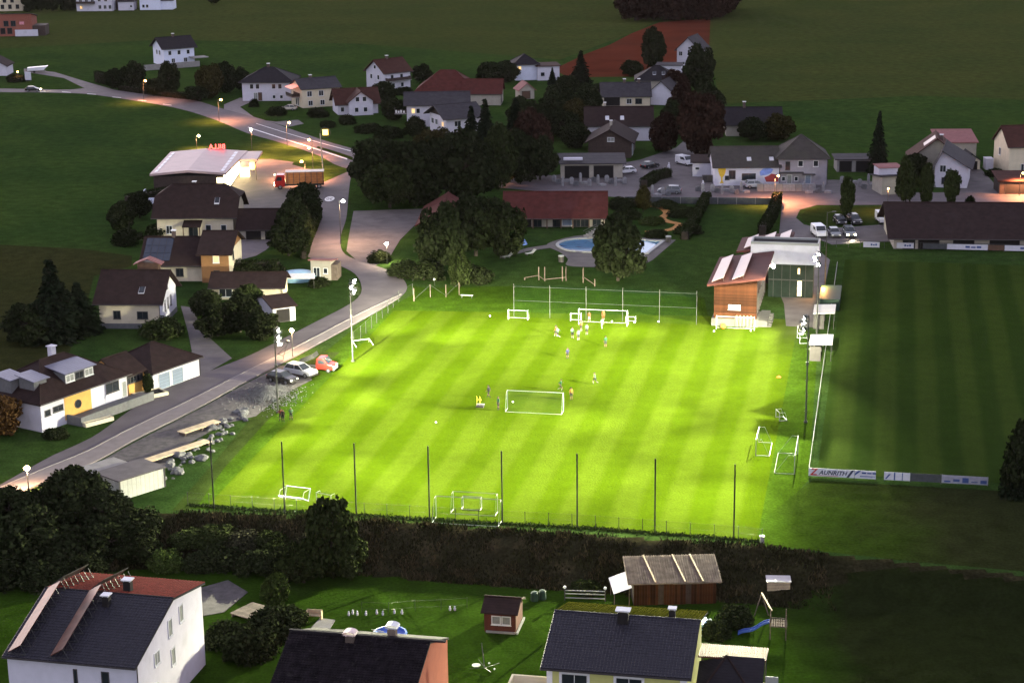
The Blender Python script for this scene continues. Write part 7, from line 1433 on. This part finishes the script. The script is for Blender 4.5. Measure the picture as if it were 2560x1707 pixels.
# trees by the bath house and pool
tree('big dark tree left of the lawn beside the gravel square', 1105, 680, 11.5, 5.0, 'round', 'leaf_dark')
tree('large dark tree before the left wing of the bath house', 1190, 640, 12.0, 6.2, 'wide', 'leaf_dark')
tree('dark tree at the edge of the bathing lawn', 1265, 640, 9.5, 4.5, 'round', 'leaf_dark')
tree('small pale-stemmed tree lit green at the far left corner', 1150, 715, 6.0, 2.4, 'round', 'leaf')
tree('round dark tree with visible trunk before the swimming pool', 1545, 702, 11.0, 5.2, 'round', 'leaf_dark')
tree('small yellowish tree right of the bath house', 1608, 530, 5.0, 2.0, 'column', 'leaf_yellow')
for lab, x, y, h, r, m_ in (('low dark bush in the bend of the gravel square', 1010, 690, 3.4, 3.2, 'leaf_dark'), ('dark bush right of the road bend', 1060, 700, 4.0, 3.6, 'leaf_dark'), ('dark bush at the foot of the big tree by the zigzag fence', 1180, 705, 4.2, 3.6, 'leaf_dark'), ('dark bush left of the white globe at the road bend', 950, 655, 2.6, 2.2, 'leaf_dark'), ('garden shrub left of the sand path', 1570, 545, 2.6, 3.0, 'leaf_dark'), ('garden shrub inside the bend of the sand path', 1630, 560, 2.2, 2.6, 'leaf'), ('garden shrub right of the sand path, upper', 1710, 540, 2.4, 3.2, 'leaf_dark'), ('garden shrub right of the sand path, lower', 1720, 585, 2.6, 3.0, 'leaf_dark'), ('garden shrub below the end of the sand path', 1640, 592, 2.0, 2.4, 'leaf_dark'), ('shrub between bath house and retaining wall', 1555, 520, 2.8, 3.0, 'leaf_dark'), ('dark shrub below the retaining wall', 1660, 520, 2.2, 3.0, 'leaf_dark')):
    tree(lab, x, y, h, r, 'bush', m_, cat='bush')
# behind and between the upper houses
tree('pointed spruce standing before the ploughed field', 1452, 228, 11.5, 4.6, 'conifer', 'leaf_con')
tree('round dark tree at the foot of the ploughed field spruce', 1420, 232, 5, 4, 'round', 'leaf_dark')
tree('round dark tree on the ploughed field edge left of the white gabled house', 1632, 170, 12, 4.2, 'round', 'leaf_dark')
tree('large dark tree right of the white gabled house', 1748, 232, 13, 5.2, 'round', 'leaf_dark')
tree('dark tree behind the twin-chimney house', 1690, 250, 8, 4.5, 'round', 'leaf_red')
tree('huge red-brown tree above the stone yard van', 1752, 388, 14.5, 6.4, 'round', 'leaf_red')
tree('reddish tree beside the dark boarded barn', 1660, 380, 9, 4, 'round', 'leaf_red')
tree('dark tree before the slate-roofed house, left one', 1880, 352, 5.5, 4.2, 'round', 'leaf_dark')
tree('olive tree before the slate-roofed house, right one', 1945, 350, 6.0, 4.6, 'round', 'leaf_yellow')
tree('dark tree left of the flat-roofed white house', 1225, 210, 6.5, 5.0, 'round', 'leaf_dark')
tree('dark tree behind the red-roofed barn', 1265, 205, 6.0, 4.0, 'round', 'leaf_dark')
tree('tree between the upper white house and the red barn', 1055, 205, 5.0, 3.6, 'round', 'leaf_dark')
tree('small dark conifer before the flat-roofed white house', 1381, 212, 5.0, 1.8, 'conifer', 'leaf_con')
tree('dark tree left of the grey-roofed house with balcony', 985, 300, 6.0, 4.0, 'round', 'leaf_dark')
tree('dark spreading tree between the rust-roofed and grey-roofed houses', 960, 255, 5.5, 4.0, 'round', 'leaf_dark')
tree('dark tree before the wood-gabled house', 1040, 345, 5, 3.4, 'round', 'leaf_dark')
for k, (lab, x, y, h, r) in enumerate((('garden bush left of the rust-roofed house', 795, 292, 3.2, 3.0), ('garden bush before the rust-roofed house', 868, 310, 3.0, 2.8), ('dark bush on the verge below the rust-roofed house', 820, 318, 2.6, 2.2), ('bush beside the balcony house driveway', 690, 288, 3.0, 3.0), ('bush on the corner of the white hip-roofed house', 635, 268, 2.8, 1.6), ('bush row below the grey-roofed house, left', 920, 330, 3.0, 4.0), ('bush row below the grey-roofed house, right', 975, 345, 3.6, 4.0), ('hedge bush before the upper white house', 945, 240, 2.4, 3.2), ('hedge bush right of the upper white house', 1005, 236, 3.0, 3.4))): tree(lab, x, y, h, r, 'bush', 'leaf_dark', cat='bush')
for lab, x, y, h, r, sh, m_ in (('dark spruce left of the pair behind the big group', 1180, 395, 12, 4.0, 'conifer', 'leaf_con'), ('dark garden tree right of the pink-roofed garden house', 1395, 268, 6, 4.5, 'round', 'leaf_dark'), ('dark garden tree left of the twin-chimney house', 1470, 285, 6.5, 4.5, 'round', 'leaf_dark'), ('olive garden tree between garden house and brown-roofed house', 1435, 320, 7, 4.8, 'round', 'leaf_yellow'), ('dark garden tree at the left end of the brown-roofed house', 1440, 370, 6, 4.4, 'round', 'leaf_dark'), ('dark garden tree behind the reddish tree', 1345, 345, 8, 5, 'round', 'leaf_dark'), ('dark tree filling the gap below the garden house', 1310, 320, 7.5, 5, 'round', 'leaf_dark'), ('reddish tree between the twin-chimney house and the tall dark tree', 1700, 290, 8, 4.6, 'round', 'leaf_red'), ('dark tree left of the huge red-brown tree', 1685, 340, 8.5, 4.6, 'round', 'leaf_dark'), ('dark tree above the huge red-brown tree', 1765, 290, 8, 5, 'round', 'leaf_dark'), ('dark bushy tree before the spruce by the ploughed field', 1475, 245, 4.5, 4.2, 'wide', 'leaf_dark'), ('dark tree behind the roof with two skylights', 1580, 190, 4.5, 4, 'round', 'leaf_dark')):
    tree(lab, x, y, h, r, sh, m_)
# around the hillside house
tree('dark tree left of the hillside house', 335, 218, 7.5, 4.4, 'round', 'leaf_dark')
tree('dark tree at the left corner of the hillside hedge', 290, 220, 5.5, 3.6, 'round', 'leaf_dark')
tree('tall dark tree before the hillside house', 425, 236, 9.0, 3.8, 'round', 'leaf_dark')
tree('dark tree on the slope under the hillside house', 385, 240, 5.5, 4.0, 'wide', 'leaf_dark')
tree('olive tree between hillside house and white hip-roofed house', 525, 245, 9.5, 4.6, 'round', 'leaf_yellow')
tree('dark tree right of the hillside house', 565, 232, 8.5, 3.6, 'round', 'leaf_dark')
tree('second dark tree right of the hillside house', 605, 228, 6.5, 3.2, 'round', 'leaf_dark')
tree('dark low tree below the olive tree at the road', 490, 252, 4.5, 4.2, 'wide', 'leaf_dark')
tree('bush cluster left of the side road', 45, 203, 3.0, 4.0, 'bush', 'leaf_dark', cat='bush')
for k, (x, h) in enumerate(((72, 9), (100, 8), (130, 10), (160, 9), (178, 7))): tree('bare-looking dark tree in the top left orchard', x, 30 - k, h, 3.5, 'round', 'leaf_dark')
tree('lone small tree at the top edge of the meadow', 535, 12, 7, 3, 'round', 'leaf_dark')
for k in range(15): tree('dark tree in the wood above the ploughed field', 1588 + k * 15.5, 52 - 6 * (k % 3) - k * .2, 14 + 3 * (k % 2), 7.5, 'round', 'leaf_red', group='wood above the ploughed field')
for k in range(12): tree('dark tree in the back row of the wood at the top edge', 1600 + k * 19, 22 + 5 * (k % 2), 16, 8, 'round', 'leaf_red', group='wood above the ploughed field')
# right
tree('tall dark spruce standing alone on the right before the field', 2194, 432, 13.5, 2.9, 'conifer', 'leaf_con')
for lab, x, y, h, r in (('columnar tree alone on the grass island', 2117, 548, 8.3, 1.9), ('columnar tree left of three by the road', 2264, 512, 9.0, 2.7), ('columnar tree in the middle of three by the road', 2314, 514, 8.2, 2.0), ('columnar tree right of three by the road', 2378, 514, 7.2, 2.1)): tree(lab, x, y, h, r, 'column', 'leaf')
tree('small bare shrub by the road right of the columnar trees', 2425, 512, 2.6, 1.0, 'bush', 'leaf_dark', cat='bush')
tree('dark bush left of the collector-panel house', 2290, 440, 5, 3, 'round', 'leaf_dark')
tree('dark bush under the pink-roofed annex', 2370, 425, 2.5, 3.0, 'bush', 'leaf_dark', cat='bush')
tree('dark bushes before the edge house', 2490, 440, 2.2, 2.4, 'bush', 'leaf_dark', cat='bush')
tree('large dark conifer cut off by the right picture edge', 2552, 1238, 8.5, 3.0, 'round', 'leaf_dark')
tree('dark conifer at the right end of the boards', 2535, 1240, 6.0, 2.2, 'conifer', 'leaf_con')
# left of the village road
tree('tall dark tree between the car park and the village road', 762, 562, 8.0, 4.0, 'round', 'leaf_dark')
tree('second dark tree below the car park tree', 735, 610, 8.0, 4.2, 'round', 'leaf_dark')
tree('dark spruce in front of the lorry', 772, 535, 6.0, 3.0, 'conifer', 'leaf_con')
tree('dark tree at the hedge corner of the village road', 722, 640, 6.0, 4.0, 'wide', 'leaf_dark')
tree('large dark spruce at the left beside the villa', 138, 850, 12.5, 5.4, 'conifer', 'leaf_con')
tree('dark broad conifer right of the large spruce', 200, 832, 8.0, 4.5, 'conifer', 'leaf_con')
tree('dark low tree left of the large spruce', 70, 860, 6.0, 4.2, 'round', 'leaf_dark')
tree('round bush before the right corner of the villa', 402, 842, 3.8, 3.6, 'bush', 'leaf', cat='bush')
tree('dark tree left of the half-hipped house', 305, 575, 5.5, 3.2, 'round', 'leaf_dark')
tree('dark tree at the left hedge of the half-hipped house', 350, 545, 5.0, 3.0, 'round', 'leaf_dark')
tree('dark bush before the half-hipped house front', 400, 590, 3.4, 3.0, 'bush', 'leaf_dark', cat='bush')
tree('round bush left of the solar-panel roof', 320, 610, 3.6, 3.4, 'bush', 'leaf_dark', cat='bush')
tree('reddish bush at the porch of the half-hipped house', 430, 585, 2.8, 2.2, 'bush', 'leaf_red', cat='bush')
for k, (lab, x, y, h, r, m_) in enumerate((('big dark garden tree before the low outbuilding', 600, 830, 5.5, 4.2, 'leaf_dark'), ('dark garden tree at the end of the drive', 545, 840, 5.0, 3.6, 'leaf_dark'), ('garden tree before the white garage', 655, 850, 4.6, 3.4, 'leaf_dark'), ('garden tree right of the villa drive', 520, 790, 4.2, 3.0, 'leaf_dark'), ('garden tree hiding the outbuilding window', 622, 780, 4.4, 3.2, 'leaf'))): tree(lab, x, y, h, r, 'round', m_)
for lab, x, y, h, r in (('hedge bush beside the paddling pool, left', 600, 690, 3.2, 3.0), ('hedge bush beside the paddling pool, middle', 640, 688, 3.4, 3.0), ('hedge bush beside the paddling pool, right', 680, 690, 3.2, 2.8), ('bush left of the white garage wall', 700, 780, 2.6, 2.2), ('bush on the lawn below the garden hut', 800, 715, 2.0, 2.0)): tree(lab, x, y, h, r, 'bush', 'leaf_dark', cat='bush')
tree('young tree in the stone-edged flower bed', 372, 985, 3.0, .9, 'round', 'leaf')
tree('orange autumn tree at the left picture edge', 5, 1085, 5.2, 3.4, 'round', 'leaf_autumn')
tree('dark bush under the bungalow corner', 140, 1092, 1.6, 1.8, 'bush', 'leaf_dark', cat='bush')
# bank and foreground
BK = 'thicket on the bank'
for k, (x, y, h, r) in enumerate(((30, 1330, 5.0, 4.2), (110, 1310, 5.5, 4.2), (190, 1300, 6.0, 4.0), (150, 1250, 4.2, 2.8), (265, 1320, 4.2, 3.6), (340, 1330, 3.6, 3.2), (70, 1400, 6.0, 4.5), (170, 1400, 5.0, 4.2), (270, 1400, 4.2, 3.8), (20, 1450, 5, 4.2), (345, 1400, 3.4, 3.0), (120, 1460, 3.6, 3.4), (215, 1455, 3.0, 3.0))): tree('dark thicket shrub on the bank at the lower left', x, y, h, r, 'bush' if k % 2 else 'round', 'leaf_dark', cat='tree', group=BK, onterrain=True)
tree('tall dark tree rising before the wire fence from the bank', 832, 1440, 9.2, 3.3, 'round', 'leaf', onterrain=True)
tree('dark shrub at the foot of the bank tree', 870, 1440, 5.0, 2.6, 'round', 'leaf', onterrain=True)
tree('broad dark shrub left of the bank tree', 760, 1455, 4.6, 3.0, 'round', 'leaf', onterrain=True)
tree('grey-green shrub on the bank left of the fence tree', 770, 1390, 3.4, 1.8, 'bush', 'leaf_grey', cat='bush', onterrain=True)
tree('bright green round bush on the bank', 415, 1420, 3.0, 2.1, 'bush', 'leaf_bright', cat='bush', onterrain=True)
tree('bright green small tree beside the terrace', 690, 1515, 3.6, 1.8, 'round', 'leaf_bright', onterrain=True)
for k, (x, y, h, r, m_) in enumerate(((480, 1360, 2.6, 2.6, 'leaf'), (545, 1350, 2.4, 2.4, 'leaf'), (610, 1370, 2.6, 2.6, 'leaf_grey'), (670, 1360, 2.2, 2.2, 'leaf'), (560, 1410, 3.0, 2.8, 'leaf_dark'), (640, 1430, 3.0, 2.6, 'leaf_dark'), (500, 1420, 2.4, 2.2, 'leaf_dark'), (720, 1440, 3.4, 2.4, 'leaf_dark'), (690, 1400, 2.6, 2.2, 'leaf'))): tree('bank shrub in the row below the left fence posts', x, y, h, r, 'bush', m_, cat='bush', group=BK, onterrain=True)
for lab, x, y, h, r, m_ in (('dark shrub left of the dark-roofed house, upper', 680, 1590, 4.0, 2.8, 'leaf_dark'), ('dark shrub left of the dark-roofed house, lower', 620, 1640, 4.2, 3.0, 'leaf_dark'), ('dark shrub beside the white house gable', 560, 1620, 3.6, 2.4, 'leaf_dark'), ('shrub below the small bright tree', 720, 1560, 2.6, 2.2, 'leaf'), ('shrub right of the timber shed', 1835, 1560, 2.8, 2.0, 'leaf_dark'), ('shrub beside the garden pool', 1790, 1590, 2.2, 1.8, 'leaf_dark'), ('small shrub behind the white globe railing', 1465, 1478, 1.8, 1.8, 'leaf')): tree(lab, x, y, h, r, 'bush', m_, cat='bush', onterrain=True)
# hedges
def hedge(label, pts, w, h, mat='leaf_hedge'):
    P = [G(*p) for p in pts]; rs = np.random.RandomState(len(label)); C = []
    core = MB()
    for a, b in zip(P[:-1], P[1:]):
        core.bar((a.x, a.y, h * .45), (b.x, b.y, h * .45), w * .7, h * .85); L = (b - a).length; n = int(L * (w + 2 * h) * 38); t_ = rs.uniform(0, 1, n); d = (b - a) / L; q = Vector((-d.y, d.x, 0))
        s = rs.uniform(0, w + 2 * h, n); x = np.where(s < h, -w / 2, np.where(s < h + w, s - h - w / 2, w / 2)); z = np.where(s < h, s, np.where(s < h + w, h, w + 2 * h - s))
        C.append(np.stack([a.x + (b.x - a.x) * t_ + q.x * x, a.y + (b.y - a.y) * t_ + q.y * x, z], 1) + rs.normal(size=(n, 3)) * .07)
    C = np.concatenate(C); U, V = rand_frames(rs, len(C)); s = rs.uniform(.07, .15, size=(len(C), 1)); t = thing('hedge', label, 'hedge', (0, 0, 0), 0, 'hedges'); C[:, 2] = np.maximum(C[:, 2], .05)
    obj('foliage', quads_mesh('foliage', C, U * s, V * s, mat), t); core.build('inner_branches', 'bark', t)
hedge('clipped hedge along the clubhouse drive', [(1944, 508), (1932, 545), (1905, 592)], 1.6, 2.2)
hedge('long hedge bordering the bathing garden on the right', [(1768, 500), (1735, 560), (1712, 600)], 1.6, 1.6)
hedge('tall clipped hedge at the left of the hillside house', [(242, 205), (275, 214), (300, 218)], 1.6, 3.2)
hedge('hedge below the hillside terrace along the road', [(300, 226), (400, 240), (500, 252)], 1.4, 1.6)
hedge('hedge between supermarket ramp and half-hipped house', [(318, 520), (395, 505), (420, 500)], 1.6, 2.6)
hedge('low garden hedge at the left edge of the village road', [(760, 648), (775, 600), (798, 545)], 1.0, 1.4)
hedge('hedge in the stone yard beside the dark car', [(1610, 470), (1640, 450), (1672, 442)], 1.8, 1.8)
hedge('hedge across the back of the bathing garden', [(1540, 512), (1620, 520)], 1.4, 1.4)
hedge('hedge between driveway and paddling pool garden', [(575, 690), (700, 688)], 1.6, 2.6)
# rough grass on the bank and verges: nobody could count it
def tufts(name, label, n, place, hmin, hmax, mat, seed):
    rs = np.random.RandomState(seed); C = []
    while len(C) < n:
        p = place(rs)
        if p is not None: C.append(p)
    C = np.array(C); a = rs.uniform(0, 6.28, len(C)); h = rs.uniform(hmin, hmax, len(C)); w = rs.uniform(.05, .12, len(C)); ln = rs.normal(size=(len(C), 2)) * .35
    v = np.empty((len(C), 3, 3), np.float32); v[:, 0] = C + np.stack([np.cos(a) * w, np.sin(a) * w, 0 * w], 1); v[:, 1] = C - np.stack([np.cos(a) * w, np.sin(a) * w, 0 * w], 1); v[:, 2] = C + np.stack([ln[:, 0] * h, ln[:, 1] * h, h], 1)
    me = bpy.data.meshes.new(name); me.from_pydata(v.reshape(-1, 3).tolist(), [], [(3 * i, 3 * i + 1, 3 * i + 2) for i in range(len(C))]); me.materials.append(MATS[mat]); obj(name, me, None, kind='stuff', label=label, category='grass')
def on_bank(rs):
    x = rs.uniform(-75, 32) if rs.uniform() < .8 else rs.uniform(-75, 12); ye = float(np.interp(x, EX, EY)); y = ye - rs.uniform(-.6, 8.5)
    if mnoise.noise((x * .25, y * .25, 9)) < rs.uniform(-.5, .35): return None
    return (x, y, terrain(x, y) - .02)
tufts('bank_grass', 'long dark grass covering the bank below the fence', 30000, on_bank, .12, .48, 'blade', 5)
tufts('dry_bank_grass', 'dry pale grass tufts scattered on the bank', 9000, lambda rs: (lambda p: p if p and mnoise.noise((p[0] * .5, p[1] * .5, 2)) > .15 else None)(on_bank(rs)), .2, .6, 'blade_dry', 6)
def on_fence(rs):
    p = along(rs.uniform(0, tot[-1])); return (p.x + rs.normal() * .25, p.y + rs.normal() * .35, 0.0)
tufts('fence_grass', 'uneven grass at the foot of the wire fence', 5000, on_fence, .08, .26, 'leaf_bright', 9)
# ================================================================== EVENING HAZE
hz = bpy.data.materials.new('haze'); hz.use_nodes = True; hn = hz.node_tree.nodes; hn.remove(hn['Principled BSDF'])
pv = hn.new('ShaderNodeVolumePrincipled'); pv.inputs['Color'].default_value = (.95, .84, .72, 1); pv.inputs['Density'].default_value = .000017; pv.inputs['Anisotropy'].default_value = .2
hz.node_tree.links.new(pv.outputs[0], hn['Material Output'].inputs['Volume']); MATS['haze'] = hz
mb = MB(); mb.box(-6100, -700, -4.2, 6100, 8100, 80); mb.build('haze', 'haze', None, kind='stuff', label='thin evening haze over the valley', category='haze')
